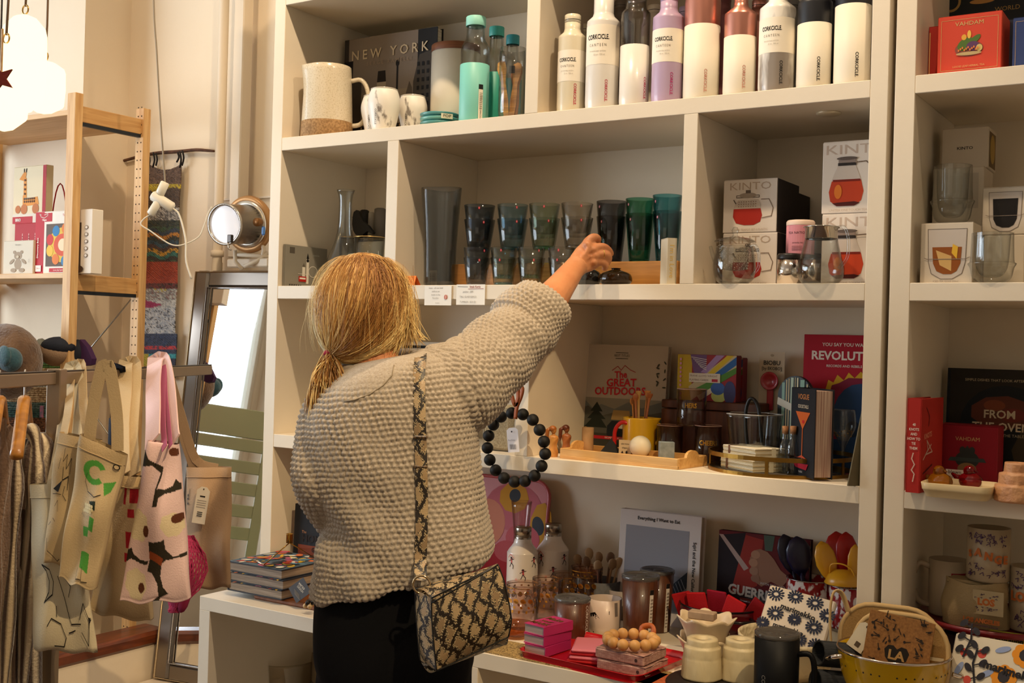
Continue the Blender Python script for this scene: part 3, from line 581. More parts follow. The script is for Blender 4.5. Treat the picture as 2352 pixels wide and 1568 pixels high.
# glass teapot with strainer
p, pr = lz(1686, [(30, None), (44, 640), (49, 610), (44, 580), (42, 566)], 2.535, Z2); o = T('glass_teapot', 'small clear glass teapot with perforated strainer', 'teapot', p); s = S(p); H = pr[-1][1]
part('teapot_body', shell(M(), smooth_prof(pr), .002, GL, 32), o)
part('strainer', M().lathe([(1e-4, H * .35), (30 * s, H * .4), (36 * s, H * 1.12), (47 * s, H * 1.14), (47 * s, H * 1.12), (35 * s, H * 1.1)], glass('efe6d6'), 28), o)
sd = M(); 
for k in range(9):
    for j in range(16): an = 2 * pi * j / 16 + k * .2; rr = (30.5 + .65 * k) * s; sd.sphere((cos(an) * rr, sin(an) * rr, H * (.42 + .075 * k)), .0011, mat('cdbfae', .3), 6)
part('strainer_hole', sd, o, kind='stuff'); part('lid', M().lathe([(46 * s, H * 1.14), (38 * s, H * 1.2), (10 * s, H * 1.24), (5 * s, H * 1.3), (8 * s, H * 1.42), (5 * s, H * 1.5), (1e-4, H * 1.52)], GL, 24), o)
hd = [(44 * s, 0, H * .95), (60 * s, 0, H * 1.0), (72 * s, 0, H * .75), (70 * s, 0, H * .4), (52 * s, 0, H * .22)]
part('handle', M().tube(smooth3([Matrix.Rotation(-.35, 3, 'Z') @ Vector(q) for q in hd]), .0035, GL, 8), o)
part('spout', M().tube([Vector(q) for q in ((-44 * s, 0, H * .55), (-54 * s, 0, H * .8), (-60 * s, 0, H * 1.02))], [.007, .005, .004], GL, 8), o)
# pink tea tin on chrome tins
def tin(px, r, top, y, zb, col, lidc, lb, items=None, lidh=.012, metal=0, name='tea_tin', grp='tea tins'):
    p = at(px, y, zb); s = S(p); H = PY(px, top, y).z - zb; R = r * s; o = T(name, lb, 'tin', p, 0, grp)
    part('tin_body', M().lathe([(1e-4, 0), (R, 0), (R, H - lidh), (1e-4, H - lidh)], col, 32), o)
    part('lid', M().lathe([(R * 1.01, H - lidh), (R * 1.01, H - .004), (R * .92, H), (1e-4, H)], lidc, 32), o)
    if items: prints(o, 'tin_print', items, R * 1.8, H - lidh, cyl(R, CAMANG(p) - .95, 0), .0004, sub=10)
    return o, H
CHR = mat('d9cfc6', .12, metal=1)
o, hc = tin(1812, 27, 583, 2.565, Z2, CHR, mat('1c1814', .4), 'chrome tin with a black lid, under the pink tin')
tin(1862, 26, 583, 2.63, Z2, CHR, mat('1c1814', .4), 'second chrome tin, behind the glass jug')
tin(1838, 32, 507, 2.60, Z2 + hc + .001, mat('d58b92', .5), mat('dfc4b0', .5), 'pink tea tin stacked on the chrome tins', [('r', 0, 0, 1, .98, 'd58b92'), ('t', 'TEA NATION', .4, .72, .12, '3a2426'), ('t', 'serenity tea', .42, .38, .08, '3a2426')] + [('r', .2, .12 + .06 * k, .6, .14 + .06 * k, '7c4a50') for k in range(3)])
# glass jug
p, pr = lz(1884, [(38, None), (50, 640), (54, 615), (44, 580), (36, 545)], 2.53, Z2); o = T('glass_jug', 'clear glass tea jug with steel lid ring and looped handle', 'jug', p); s = S(p); H = pr[-1][1]
part('jug_body', shell(M(), smooth_prof(pr), .002, GL, 32), o); H2 = PY(1884, 521, 2.53).z - Z2
part('lid', M().lathe([(35 * s, H - .004), (37 * s, H - .003), (37 * s, H2 - .003), (41 * s, H2 - .002), (41 * s, H2), (36 * s, H2 + .001), (34 * s, H2 - .004), (1e-4, H2 - .005)], mat('b7b3aa', .12, metal=.9), 32), o, 'steel lid')
hd = [(36 * s, 0, H2 - .006), (58 * s, 0, H2 - .004), (70 * s, 0, H2 * .75), (68 * s, 0, H2 * .45), (48 * s, 0, H2 * .27)]
part('handle', M().tube(smooth3([Matrix.Rotation(-.25, 3, 'Z') @ Vector(q) for q in hd], 5), .0042, GL, 8), o)
p = PY(1903, 268, 2.62); one('puck_light', M().lathe([(1e-4, 0), (.024, 0), (.028, .003), (.028, .006), (1e-4, .006)], mat('d8c8a8', .3, metal=.3), 24), 'small round puck fitted under the shelf board above the teapots', 'light', (p.x, 2.62, Z1 - TH - .006))
# ================================================================ right unit
R1 = 'boxes on the right unit'
def tbox(pa, pb, top, y, zb, col, items, lb, d=.09, rz=0, **k):
    a, b = at(pa, y, zb), at(pb, y, zb); h = PY((pa + pb) / 2, top, y).z - zb
    return carton('tea_box', lb, ((a.x + b.x) / 2, y, zb), b.x - a.x, h, d, col, items, rz, **k), h
LG = 'c8a468'
it = [('l', [(.06, .08), (.06, .93), (.94, .93), (.94, .08), (.06, .08)], .006, LG), ('t', 'VAHDAM', .5, .85, .1, LG, 0, 1.1), ('e', .5, .42, .22, .13, '8a4a3c'), ('e', .45, .5, .14, .1, '4f6a2c', .5), ('e', .58, .56, .12, .05, '4f6a2c', .7), ('e', .42, .62, .04, .05, 'd8a03c'), ('e', .5, .66, .03, .07, 'e0b04c'), ('e', .56, .46, .1, .08, '5d3a5c'), ('e', .66, .42, .05, .06, 'c9b06a'), ('e', .5, .34, .2, .03, 'b8a070'), ('t', 'LOOSE LEAF HERBAL TEA', .5, .13, .045, LG)]
it += [('e', .34 + .03 * k, .4 + .02 * (k % 3), .012, .02, 'd87a3c') for k in range(11)]
tbox(2152, 2300, 33, 2.53, Z1, 'c8432e', it, 'orange red tea box with a flower basket picture')
tbox(2131, 2152, 62, 2.60, Z1, 'a82a20', [('r', .1, .1, .2, .9, LG)], 'narrow red tea box behind the orange one', d=.07)
tbox(2306, 2340, 45, 2.62, Z1, '20202e', None, 'dark box between the orange and the blue tea box', d=.07)
tbox(2325, 2440, 36, 2.54, Z1, '2f3d68', [('l', [(.06, .08), (.06, .93), (.94, .93), (.94, .08), (.06, .08)], .006, LG), ('t', 'LOOSE LEAF TEA', .5, .1, .05, LG), ('e', .5, .5, .2, .2, '8a9ac0'), ('t', 'VAHDAM', .5, .83, .1, LG)], 'blue tea box cut by the right edge')
a, b = at(2110, 2.80, Z1), at(2400, 2.80, Z1)
book('ornate_book', 'dark ornate book with gold scrolls on the top right shelf', ((a.x + b.x) / 2, 2.80, Z1), b.x - a.x, PY(2250, -60, 2.8).z - Z1, .03, '20262a',
     [('l', [(.1, .05), (.1, .95), (.93, .95), (.93, .05), (.1, .05)], .01, 'a8884c'), ('t', 'WORLD', .7, .7, .05, 'a8884c'), ('e', .6, .85, .2, .04, '9c5a34'), ('e', .5, .78, .1, .02, 'b88a4c'), ('e', .25, .8, .08, .08, 'a8884c'), ('e', .25, .8, .06, .06, '20262a')])
def gbox(pa, pb, top, y, zb, lb, items, d=.085, rz=0, **k):
    a, b = at(pa, y, zb), at(pb, y, zb); h = PY((pa + pb) / 2, top, y).z - zb
    return carton('glass_box', lb, ((a.x + b.x) / 2, y, zb), b.x - a.x, h, d, 'c9bba6', items, rz, group='white glassware boxes', **k), h
def gprint(liq, top=.6):
    return [('p', [(.14, .9), (.16, .35), (.22, .16), (.4, .07), (.62, .07), (.8, .16), (.86, .35), (.88, .9)], 'bfb2a4'), ('l', [(.14, .9), (.16, .35), (.22, .16), (.4, .07), (.62, .07), (.8, .16), (.86, .35), (.88, .9), (.14, .9)], .01, '7d6e60'),
            ('p', [(.23, top), (.25, .33), (.32, .2), (.45, .15), (.6, .15), (.7, .2), (.77, .33), (.79, top)], liq[0]), ('p', [(.3, top - .05), (.38, .3), (.6, .2), (.6, top - .15)], liq[1]), ('p', [(.6, .5), (.7, .4), (.72, .6), (.62, .65)], liq[2]), ('l', [(.08, .42), (.14, .4), (.86, .4), (.94, .43)], .012, '8c7c6e'), ('t', 'ICED TEA GLASS 350ml', .5, .03, .04, '8c7c6e')]
o, hb = gbox(2113, 2234, 512, 2.52, Z2, 'white box with iced drink picture at the lower left', gprint(('8a4a14', 'c9a060', 'd8a830')), sidecol=1)
o, hb2 = gbox(2132, 2262, 520, 2.62, Z2, 'white box behind the two lower boxes', None, d=.09)
gbox(2141, 2258, 385, 2.63, Z2 + hb2 + .0012, 'middle white box of the rear stack, behind the double walled tumbler', [('r', .6, .3, .9, .9, 'b5a896')], d=.1)
z3_ = PY(2200, 385, 2.63).z
gbox(2163, 2270, 293, 2.66, z3_ + .0012, 'topmost white box of the rear stack with small dark lettering', [('t', 'KINTO', .5, .5, .1, '3a3430', 0, 1.2, .02)], d=.09, side=[('r', .1, .05, .9, .9, '6a5434'), ('e', .5, .5, .3, .35, 'a88a44')])
gbox(2258, 2352, 540, 2.60, Z2, 'white box under the black coffee box', None, d=.1)
zq = PY(2300, 540, 2.6).z
gbox(2256, 2360, 430, 2.60, zq + .001, 'white box with a dark coffee glass picture', gprint(('17120f', '17120f', '17120f'), .76), d=.1)
def dwg(px, r, top, y, zb, lb):
    p = at(px, y, zb); s = S(p); H = PY(px, top, y).z - zb; R = r * s; o = T('double_wall_glass', lb, 'glass', p, 0, 'clear double walled glasses')
    pr = smooth_prof([(R * .5, 0), (R * .85, H * .1), (R * .97, H * .3), (R * 1.08, H * .39), (R * .98, H * .44), (R * .95, H * .7), (R * .93, H)], 4); inn = smooth_prof([(1e-4, H * .12), (R * .4, H * .14), (R * .68, H * .3), (R * .76, H * .6), (R * .8, H * .95), (R * .92, H)], 3)
    part('outer_wall', M().lathe([(1e-4, 0)] + pr, GL, 32), o); part('inner_wall', M().lathe(inn, GL, 32), o)
dwg(2187, 45, 381, 2.575, Z2 + hb + .002, 'clear double walled glass standing on the iced drink box')
dwg(2278, 49, 536, 2.53, Z2, 'clear double walled glass on the shelf at the lower right')
# ================================================================ third row and counter
def pl(px, py, zb, rows):
    """lathe rows on a visible surface: base centre at (px, py) on the plane z = zb"""
    p = PZ(px, py, zb); s = S(p); return p, [(max(r * s, 1e-4), 0 if q is None else max(PY(px, q, p.y).z - zb, 0)) for r, q in rows]
def edge(ax, ay, bx, by, zb):
    a, b = PZ(ax, ay, zb), PZ(bx, by, zb); return (a + b) / 2, (b - a).length, math.atan2(b.y - a.y, b.x - a.x)
def pbook(name, label, pa, pb, top, y, zb, t, col, items, lean=.08, **k):
    a, b = at(pa, y, zb), at(pb, y, zb); h = (PY((pa + pb) / 2, top, y + .02).z - zb) / cos(lean)
    return book(name, label, ((a.x + b.x) / 2, y, zb), b.x - a.x, h, t, col, items, lean=lean, **k)
# light wooden tray with small shapes
m0, w, rz = edge(1285, 1052, 1556, 1079, Z3); LW = wood('dcae6c', 'c8924e', (1, 10, 10), .5, 5)
tr = T('wooden_tray', 'light wooden tray with two raised handles holding small stone shapes', 'tray', m0, rz); dp = .15
t = M(); t.box((0, dp / 2, .004), (w, dp, .008), LW, .001); part('tray_floor', t, tr)
for y_ in (.004, dp - .004): part('tray_side', M().box((0, y_, .013), (w, .007, .026), LW, .0015), tr)
for x_ in (-w / 2 + .004, w / 2 - .004):
    part('tray_side', M().box((x_, dp / 2, .013), (.007, dp - .016, .0258), LW, .0015), tr)
    ar = [(dp / 2 - .035, .024)] + [(dp / 2 - .03 * cos(pi * i / 8), .026 + .016 * sin(pi * i / 8)) for i in range(9)] + [(dp / 2 + .035, .024)]
    hd = M().prism(ar, .007, LW, T=Matrix.Translation((x_ + .0035, 0, 0)) @ Matrix.Rotation(pi / 2, 4, 'Z')); part('handle', hd, tr)
ZT = Z3 + .0085
p = PZ(1349, 1039, ZT); s = S(p); one('wooden_cylinder', M().lathe([(1e-4, 0), (13 * s, 0), (13.5 * s, .001), (13.5 * s, 57 * s), (13 * s, 58 * s), (1e-4, 58 * s)], mat('b8956c', .7, noise=(30, 'a07c55', .4)), 24), 'pale brown cylinder standing in the wooden tray', 'ornament', p)
p = PZ(1404, 1041, ZT); s = S(p); r_ = 26 * s; one('pyramid_ornament', M().add([(-r_, -r_, 0), (r_, -r_, 0), (r_, r_, 0), (-r_, r_, 0), (0, 0, 36 * s)], [(0, 3, 2, 1), (0, 1, 4), (1, 2, 4), (2, 3, 4), (3, 0, 4)], mat('17181a', .5)), 'small black stone pyramid in the wooden tray', 'ornament', p, rz=.35)
p = PZ(1435, 1046, ZT); o = T('note_card', 'small handwritten card behind the white ball', 'card', p, .1); s = S(p); part('card', M().box((0, 0, 18 * s), (30 * s, .0008, 36 * s), mat('cdb892', .8)), o)
prints(o, 'handwriting', [('t', 'sake more', .5, .75, .16, '2a2420', 0, .8), ('t', 'shapes', .5, .5, .16, '2a2420', 0, .9), ('p', [(.2, .15), (.4, .15), (.3, .32)], '2a2420'), ('e', .65, .22, .08, .09, '2a2420')], 30 * s, 36 * s, front(30 * s, -.0005), .0003)
p = PZ(1470, 1050, ZT); s = S(p); one('stone_ball', M().sphere((0, 0, 25 * s), 25 * s, mat('e8dcbf', .5), 28), 'smooth cream white ball in the wooden tray', 'ornament', p)
p = PZ(1530, 1056, ZT); s = S(p); one('stone_block', M().box((0, 0, 21 * s), (34 * s, 30 * s, 42 * s), mat('8b9494', .85, noise=(60, '6f7878', .4)), .001), 'blue grey stone block at the right end of the wooden tray', 'ornament', p, rz=.55)
# figurines
for i, (px, py, top, c1, c2, lb) in enumerate(((1270, 1049, 978, 'd89a50', '9c5a22', 'small light wooden torso figurine with a red brown ponytail, left of two'), (1300, 1044, 976, 'b06a3a', '5f2c18', 'small darker wooden torso figurine, right of two'))):
    p, _r = pl(px, py, Z3, [(1, None)]); H = PY(px, top, p.y).z - Z3; o = T('torso_figurine', lb, 'figurine', p, .5, 'wooden torso figurines'); wm, wh = wood(c1, c2, (1, 1, 1), .4, 30), mat(c2, .4)
    part('torso', M().lathe(smooth_prof([(H * .15, 0), (H * .17, H * .15), (H * .12, H * .38), (H * .16, H * .55), (H * .15, H * .66), (H * .06, H * .72), (H * .055, H * .78)]), wm, 20, sy=.75), o)
    part('head', M().sphere((0, 0, H * .87), H * .105, wm, 14, (.9, 1.05, 1.2)), o)
    part('hair', M().sphere((-H * .03, .0, H * .91), H * .12, wh, 14, (1.05, 1.05, .9)).tube([(-H * .1, 0, H * .93), (-H * .2, 0, H * .85), (-H * .22, 0, H * .6), (-H * .2, 0, H * .45)], [H * .05, H * .07, H * .06, .0005], wh, 8), o)
# black bead garland
CH = mat('0e0d0b', .6, noise=(40, '1a1815', .4), spec=.3); LEA = mat('a4521c', .55, bump=(80, .0003)); YG = 2.455
bp = [(1175.5, 948.4), (1201, 951.4), (1223.8, 964), (1239.5, 987), (1249.3, 1014), (1252.3, 1042), (1244, 1069.8), (1227.9, 1092), (1205.9, 1104.3), (1181.8, 1106), (1157.7, 1097.5), (1138.6, 1079.6), (1125, 1055.9), (1119.6, 1028.4), (1122.3, 1000.5), (1133.2, 975.2), (1150.9, 956.8)]
P0 = PY(1188, 1028, YG); g = T('bead_garland', 'ring of black wooden beads hanging from a tan leather loop in front of the shelf', 'garland', P0); s = S(P0)
bs = M().sphere((0, 0, 0), 13.9 * s, CH, 22); bme = bs.mesh('bead')
for a, b in bp: part('bead', bme, g, loc=PY(a, b, YG) - P0)
part('string', M().tube(smooth3([PY(a, b, YG) - P0 for a, b in bp], 3, True), .001, CH, 6, closed=True), g)
lp = [PY(a, b, YG - .012) - P0 for a, b in ((1184, 962), (1187, 935), (1196, 912), (1200, 893), (1194, 887), (1190, 896), (1190, 915), (1183, 930), (1176, 910), (1174, 900))]
part('leather_loop', M().tube(smooth3(lp, 4), .0075, LEA, 4, flat=.18, up=(0, -1, 0)), g, 'tan leather loop')
part('hanging_cord', M().tube([PY(1196, 888, YG - .012) - P0, PY(1200, 830, YG) - P0, Vector((PY(1200, 700, 2.497).x, 2.497, 1.63)) - P0], .0009, CH, 5), g)
tagp = PY(1178, 1010, YG - .02); tg = T('price_tag', 'white price tag with a barcode hanging on the black beads', 'tag', tagp, .1)
tw, th = 29 * s, 56 * s; part('tag_card', M().prism([(-tw / 2, -th / 2), (tw / 2, -th / 2), (tw / 2, th * .4), (tw * .25, th / 2), (-tw * .25, th / 2), (-tw / 2, th * .4)], .0006, mat('ece8ea', .6), T=Matrix.Rotation(-.12, 4, 'Y')), tg)
prints(tg, 'barcode', [('r', .2 + .05 * k + .01 * (k % 3), .12, .225 + .05 * k + .012 * (k % 2), .32, '4a4648') for k in range(12)] + [('t', 'Aarikka', .4, .5, .1, '8a868c'), ('e', .5, .84, .07, .035, '3a3636')], tw, th, lambda u, v, z: tuple(Matrix.Rotation(-.12, 3, 'Y') @ Vector((u - tw / 2, -z, v - th / 2))), .0003)
part('tag_string', M().tube([(0, .002, th * .4), (-.001, .01, th * .75), (.003, .018, th * .95)], .0004, mat('d8d4d0', .6), 4), tg)
# things behind the garland and the woman
p = at(1137, 2.56, Z3); o = T('packaged_cloth', 'clear bag holding a beige woven cloth behind the black beads', 'bag', p); h = PY(1137, 915, 2.56).z - Z3
part('cloth', M().box((0, .02, h * .45), (.085, .03, h * .88), mat('cbb996', .9, bump=(400, .001), noise=(300, 'a08c68', .4)), .008), o); part('clear_bag', M().box((0, .02, h * .5), (.094, .04, h), glass('f2f0ea'), .01), o)
prints(o, 'label_print', [('t', 'linen', .5, .6, .05, '7a5a40'), ('t', 'hand towel', .5, .52, .035, '7a5a40')], .085, h, front(.085, -.0007))
pbook('book', 'white book with a dark top line seen right of the woman\'s chin', 905, 1060, 785, 2.80, Z3, .02, 'd9d3c8', [('r', .05, .93, .9, .96, '1a1a1a'), ('t', 'SIMPLE', .4, .75, .1, '8a8580')], .05)
pbook('gift_card_box', 'kraft card printed W behind the woman\'s left shoulder', 688, 800, 908, 2.84, Z3, .02, 'c3ad8c', [('t', 'WILD', .13, .9, .12, '9a6a5a')], .03, cat='box')
# upright books and boxes at the back
bk = pbook('cookbook', 'cookbook titled The Great Outdoors with mountains, a tree and a van', 1315, 1521, 792, 2.79, Z3, .022, 'b3a795',
 [('r', 0, 0, 1, 1, 'b9ad9c'), ('r', 0, 0, 1, .5, '8e8878'), ('p', [(0, .46), (.08, .5), (.2, .4), (.3, .44), (.45, .4), (.6, .47), (.75, .42), (1, .5), (1, .2), (0, .2)], '6e706c'), ('p', [(.0, .36), (.15, .42), (.3, .33), (.5, .38), (.7, .34), (1, .4), (1, 0), (0, 0)], '54534a'), ('r', 0, 0, 1, .17, '3c3a30'),
  ('p', [(.12, .22), (.2, .3), (.15, .3), (.22, .37), (.18, .37), (.25, .46), (.32, .37), (.28, .37), (.36, .3), (.31, .3), (.38, .22)], '20261f'), ('p', [(.38, .16), (.38, .24), (.43, .29), (.66, .29), (.7, .24), (.7, .13), (.42, .12)], '1b2126'), ('e', .55, .24, .07, .02, 'c9c2b4'), ('p', [(.42, .3), (.44, .39), (.62, .39), (.64, .3)], 'a88a54'),
  ('r', .2, .115, .85, .145, 'b8202a'), ('t', 'RECIPES FOR ADVENTURE', .5, .13, .022, 'ede4d8'), ('e', .14, .2, .03, .02, 'c8a060'), ('e', .2, .18, .02, .03, '7a3028'),
  ('l', [(.4, .76), (.46, .8), (.5, .765), (.54, .81), (.6, .77), (.66, .75)], .006, 'a8242c'), ('t', 'The', .5, .72, .09, 'c0202c', .08, .9, .025), ('t', 'GREAT', .51, .645, .1, 'c0202c', .04, 1, .025), ('t', 'OUTDOORS', .5, .565, .1, 'c0202c', .03, .95, .025), ('t', 'BEST TITLES', .5, .9, .03, '2a2a2a'), ('r', .43, .87, .57, .875, '2a2a2a'), ('r', .43, .925, .57, .93, '2a2a2a')]
 + [('e', .93 + .05 * cos(k * 2.1), .62 + .025 * k, .02, .007, '3c3c30', k * 1.3) for k in range(10)], .08)
# yellow jug with wooden utensils
YEL = mat('d6a41a', .3, coat=.4)
p, pr = pl(1466, 1050, Z3, [(34, None), (38, 1030), (38, 975), (38, 958)]); o = T('yellow_jug', 'yellow jug with a pointed spout holding wooden utensils', 'jug', p); s = S(p); H = pr[-1][1]
def wobj(an, z): d = math.atan2(sin(an - .35), cos(an - .35)); return 1 + .36 * math.exp(-(d / .22) ** 2) * max(0, (z / H - .6) / .4) ** 2
part('jug_body', shell(M(), [pr[0]] + [(38 * s, H * t) for t in (.1, .3, .5, .65, .72, .8, .86, .92, .96, 1)], .002, YEL, 44, wob=wobj), o)
hd = [(-38 * s, 0, H * .85), (-55 * s, 0, H * .8), (-58 * s, 0, H * .5), (-38 * s, 0, H * .3)]; part('handle', M().tube(smooth3([Matrix.Rotation(-2.2, 3, 'Z') @ Vector(q) for q in hd]), .004, YEL, 8), o)
WD = [wood('b8793c', '9a5c28', (8, 8, 1), .5, 8), wood('9c5a2c', '7a3f1c', (8, 8, 1), .5, 8), wood('caa05e', 'a87a40', (8, 8, 1), .5, 8)]
def utensil(p, a, b, r, kind, m, lb, cat='spoon', grp=None, name='wooden_spoon', hw=None):
    a, b = Vector(a), Vector(b); o = T(name, lb, cat, p + a, 0, grp); d = b - a; L = d.length; hw = hw or r * 3
    fac = Vector((-F_.x, -F_.y, 0)).normalized()
    part('shaft', M().tube([(0, 0, 0), d * .5, d * .92], [r, r * .9, r], m, 8), o)
    up = fac - d.normalized() * fac.dot(d.normalized())
    u = M(); n = 8; hl = hw * 2.6 if kind == 's' else hw * 2.2
    pts = [d * .88 + d.normalized() * hl * t for t in (0, .12, .3, .55, .8, .95, 1)]; rr = [r, hw * .55, hw * .85, hw, hw * .85, hw * .45, r * .3] if kind == 's' else [r, r * 1.4, hw * .6, hw * .85, hw, hw, hw * .9]
    part('spoon_head' if kind == 's' else 'blade', u.tube(pts, rr, m, 10, flat=.28, up=tuple(up)), o); return o
for k, (dx, dy, tx, top, kd, lb) in enumerate(((-.012, -.004, -.018, 905, 's', 'leftmost wooden spoon with round bowl in the yellow jug'), (.0, -.012, -.006, 893, 's', 'front wooden spoon leaning in the yellow jug'), (-.004, .01, -.010, 884, 'f', 'dark wooden spatula in the yellow jug'), (.01, .004, .020, 882, 'f', 'reddish wooden spatula leaning right in the yellow jug'), (.014, -.006, .032, 888, 'f', 'rightmost narrow wooden stick in the yellow jug'))):
    zt = PY(1466, top, p.y).z - Z3; utensil(p, (dx * .6, dy * .6, .006), (tx, dy * 1.2, zt - .014), .0035, kd, WD[k % 3], lb, grp='wooden utensils in the yellow jug', hw=.0085)
p = PZ(1412, 1052, Z3); s = S(p); o = one('red_stand', M().tube(smooth3([(-14 * s, .03, 0), (-16 * s, .03, 55 * s), (-6 * s, .03, 76 * s), (8 * s, .03, 82 * s), (24 * s, .04, 74 * s)], 5), .0055, mat('b81418', .35, coat=.4), 8), 'curved bright red handle in front of the cookbook', 'handle', p)
# playing card sets on a dark wood box
x0, x1 = at(1516, 2.75, Z3).x, at(1738, 2.75, Z3).x; hb = PY(1620, 921, 2.75).z - Z3; DW = wood('5a2f14', '40200c', (6, 6, 1), .45, 6)
o = T('wooden_box', 'dark brown wooden box carrying the colourful playing card boxes', 'box', ((x0 + x1) / 2, 2.75, Z3)); part('box_body', M().box((0, .055, hb * .42), (x1 - x0, .11, hb * .84), DW, .002), o); part('lid', M().box((0, .055, hb * .925), (x1 - x0, .11, hb * .14), DW, .002), o)
art = [('r', 0, 0, 1, 1, '8e2a2c'), ('r', 0, .0, .25, 1, 'b89a24'), ('p', [(.22, 1), (.5, 1), (.48, .65), (.35, .55), (.28, .62)], '6a4a6e'), ('p', [(.25, 0), (1, .7), (1, 1), (.85, 1), (.2, .3)], 'b8a67e'), ('p', [(.4, .62), (.5, .6), (.8, 1), (.66, 1)], '9a7aa0'), ('p', [(.45, .5), (.55, .5), (.96, 1), (.84, 1)], 'c8a824'), ('p', [(.6, .4), (1, .8), (1, .98), (.55, .5)], '2c5a8e'), ('p', [(.3, .25), (.5, .2), (1, .62), (1, .75)], '4c7a2c'), ('p', [(.35, .1), (.6, .3), (.62, .2), (.4, 0)], 'd8cfb4'), ('e', .72, .12, .13, .14, 'a8b468'), ('e', .7, .28, .12, .14, '3a5a94'), ('e', .9, .2, .1, .25, '3c3e66')]
art += [('l', [(.24 + .03 * k, .95 - .04 * k), (.5, .9 - .045 * k)], .012, 'e0d8c8') for k in range(6)] + [('e', .06, .04 + .095 * k, .018, .03, 'c88aa0') for k in range(10)]
art += [('r', .21, .4, .74, .6, 'cdbfa6'), ('t', 'FRANK LLOYD WRIGHT', .46, .54, .06, '6a4a40'), ('t', 'PLAYING CARDS', .38, .45, .06, '6a4a40'), ('r', .6, .42, .7, .48, 'a82430')]
for k, (y, a, b, top, lb) in enumerate(((2.765, 1555, 1690, 813, 'front colourful playing card box with a geometric design'), (2.81, 1575, 1704, 818, 'rear playing card box with the same colourful design'))):
    A, B = at(a, y, Z3 + hb), at(b, y, Z3 + hb); carton('playing_card_box', lb, ((A.x + B.x) / 2, y, Z3 + hb), B.x - A.x, PY(a, top, y).z - Z3 - hb, .035, '7a2c34', art, group='playing card boxes')
# pinkish drinking glasses
PK = glass('e6c4b8', .1); GOLD = mat('c8963c', .25, metal=.9)
def hglass(px, py, r, top, lb, zb=Z3, y=None, col=PK, word='CHEERS', grp='rose tinted word glasses'):
    p = PZ(px, py, zb) if y is None else at(px, y, zb); s = S(p); H = PY(px, top, p.y).z - zb; o = T('word_glass', lb, 'glass', p, 0, grp)
    part('glass_body', shell(M(), [(r * s * .97, 0), (r * s, .003), (r * s, H)], .002, col, 30), o)
    part('rim', M().tube([(r * s * cos(a), r * s * sin(a), H) for a in np.linspace(0, 2 * pi, 32, False)], .0009, mat('e0b8a4', .15, trans=.5, spec=.8), 6, closed=True), o)  # pale tube along the rim stands in for its highlight
    if word: prints(o, 'gold_print', [('t', word, .5, .5, .55, GOLD, 0, .8, .03)], .055, .03, cyl(r * s, CAMANG(p) - .8, H * .4), .0006)
    return p, H
a1, h1 = hglass(1537, 1056, 30, 976, 'rose tinted glass at the lower left behind the stone block', word=None)
hglass(1625, 1064, 31, 977, 'rose tinted glass at the lower right, gold lettering', word='CHEERS')
hglass(1588, 0, 34, 893, 'rose tinted glass with gold letters HERS, on top of two others', zb=Z3 + h1 + .001, y=a1.y + .01, word='HERS')
# hanging card with red scoop
A, B = at(1742, 2.85, Z3), at(1800, 2.85, Z3); hc = PY(1770, 808, 2.85).z - Z3; wc = B.x - A.x; o = T('scoop_card', 'tall beige card with a red measuring spoon standing behind the wooden box', 'packaging', ((A.x + B.x) / 2, 2.84, Z3)); part('card', M().box((0, 0, hc / 2), (wc, .0015, hc), mat('c2b096', .8)), o)
prints(o, 'card_print', [('t', 'BIOBU', .5, .9, .055, '2c2c2c', 0, 1, .02), ('t', '[by EKOBO]', .5, .85, .04, '2c2c2c', 0, .9, .01), ('e', .5, .97, .06, .012, 'a08c70')], wc, hc, front(wc, -.001))
RS = mat('9e1220', .35, coat=.3); zc = hc * .74
part('red_spoon', M().lathe([(1e-4, .006), (.014, .007), (.02, .012), (.0235, .016), (.022, .017), (.015, .010), (1e-4, .009)], RS, 26, T=Matrix.Translation((0, -.001, zc)) @ Matrix.Rotation(pi / 2, 4, 'X')).box((0, -.008, zc - .045), (.017, .006, .06), RS, .002), o, 'red measuring spoon')
# red music book
pbook('music_book', 'red book titled REVOLUTION with a dark blue head and yellow flames', 1838, 2010, 769, 2.845, Z3, .03, 'a80f24',
 [('t', 'YOU SAY YOU WANT A', .6, .925, .036, 'e2d3c4', 0, 1, .02), ('t', 'REVOLUTION', .6, .84, .09, 'e6d6c6', 0, 1, .03), ('t', 'RECORDS AND REBELS 1966-1970', .66, .765, .026, 'e2d3c4', 0, 1, .01), ('p', [(.3, .55), (.35, .66), (.42, .64), (.47, .7), (.56, .66), (.62, .72), (.7, .68), (.78, .73), (.86, .68), (.95, .73), (1, .7), (1, .1), (.38, .1), (.33, .3), (.28, .42)], 'c99a1c'),
  ('p', [(.36, .54), (.4, .62), (.5, .64), (.62, .68), (.8, .68), (1, .66), (1, .1), (.42, .1), (.38, .3)], '7a1430'), ('e', .78, .38, .36, .26, '1f3a5c'), ('e', .7, .3, .1, .06, '16283e'), ('e', .5, .1, .3, .12, '1f3a5c')], .02)
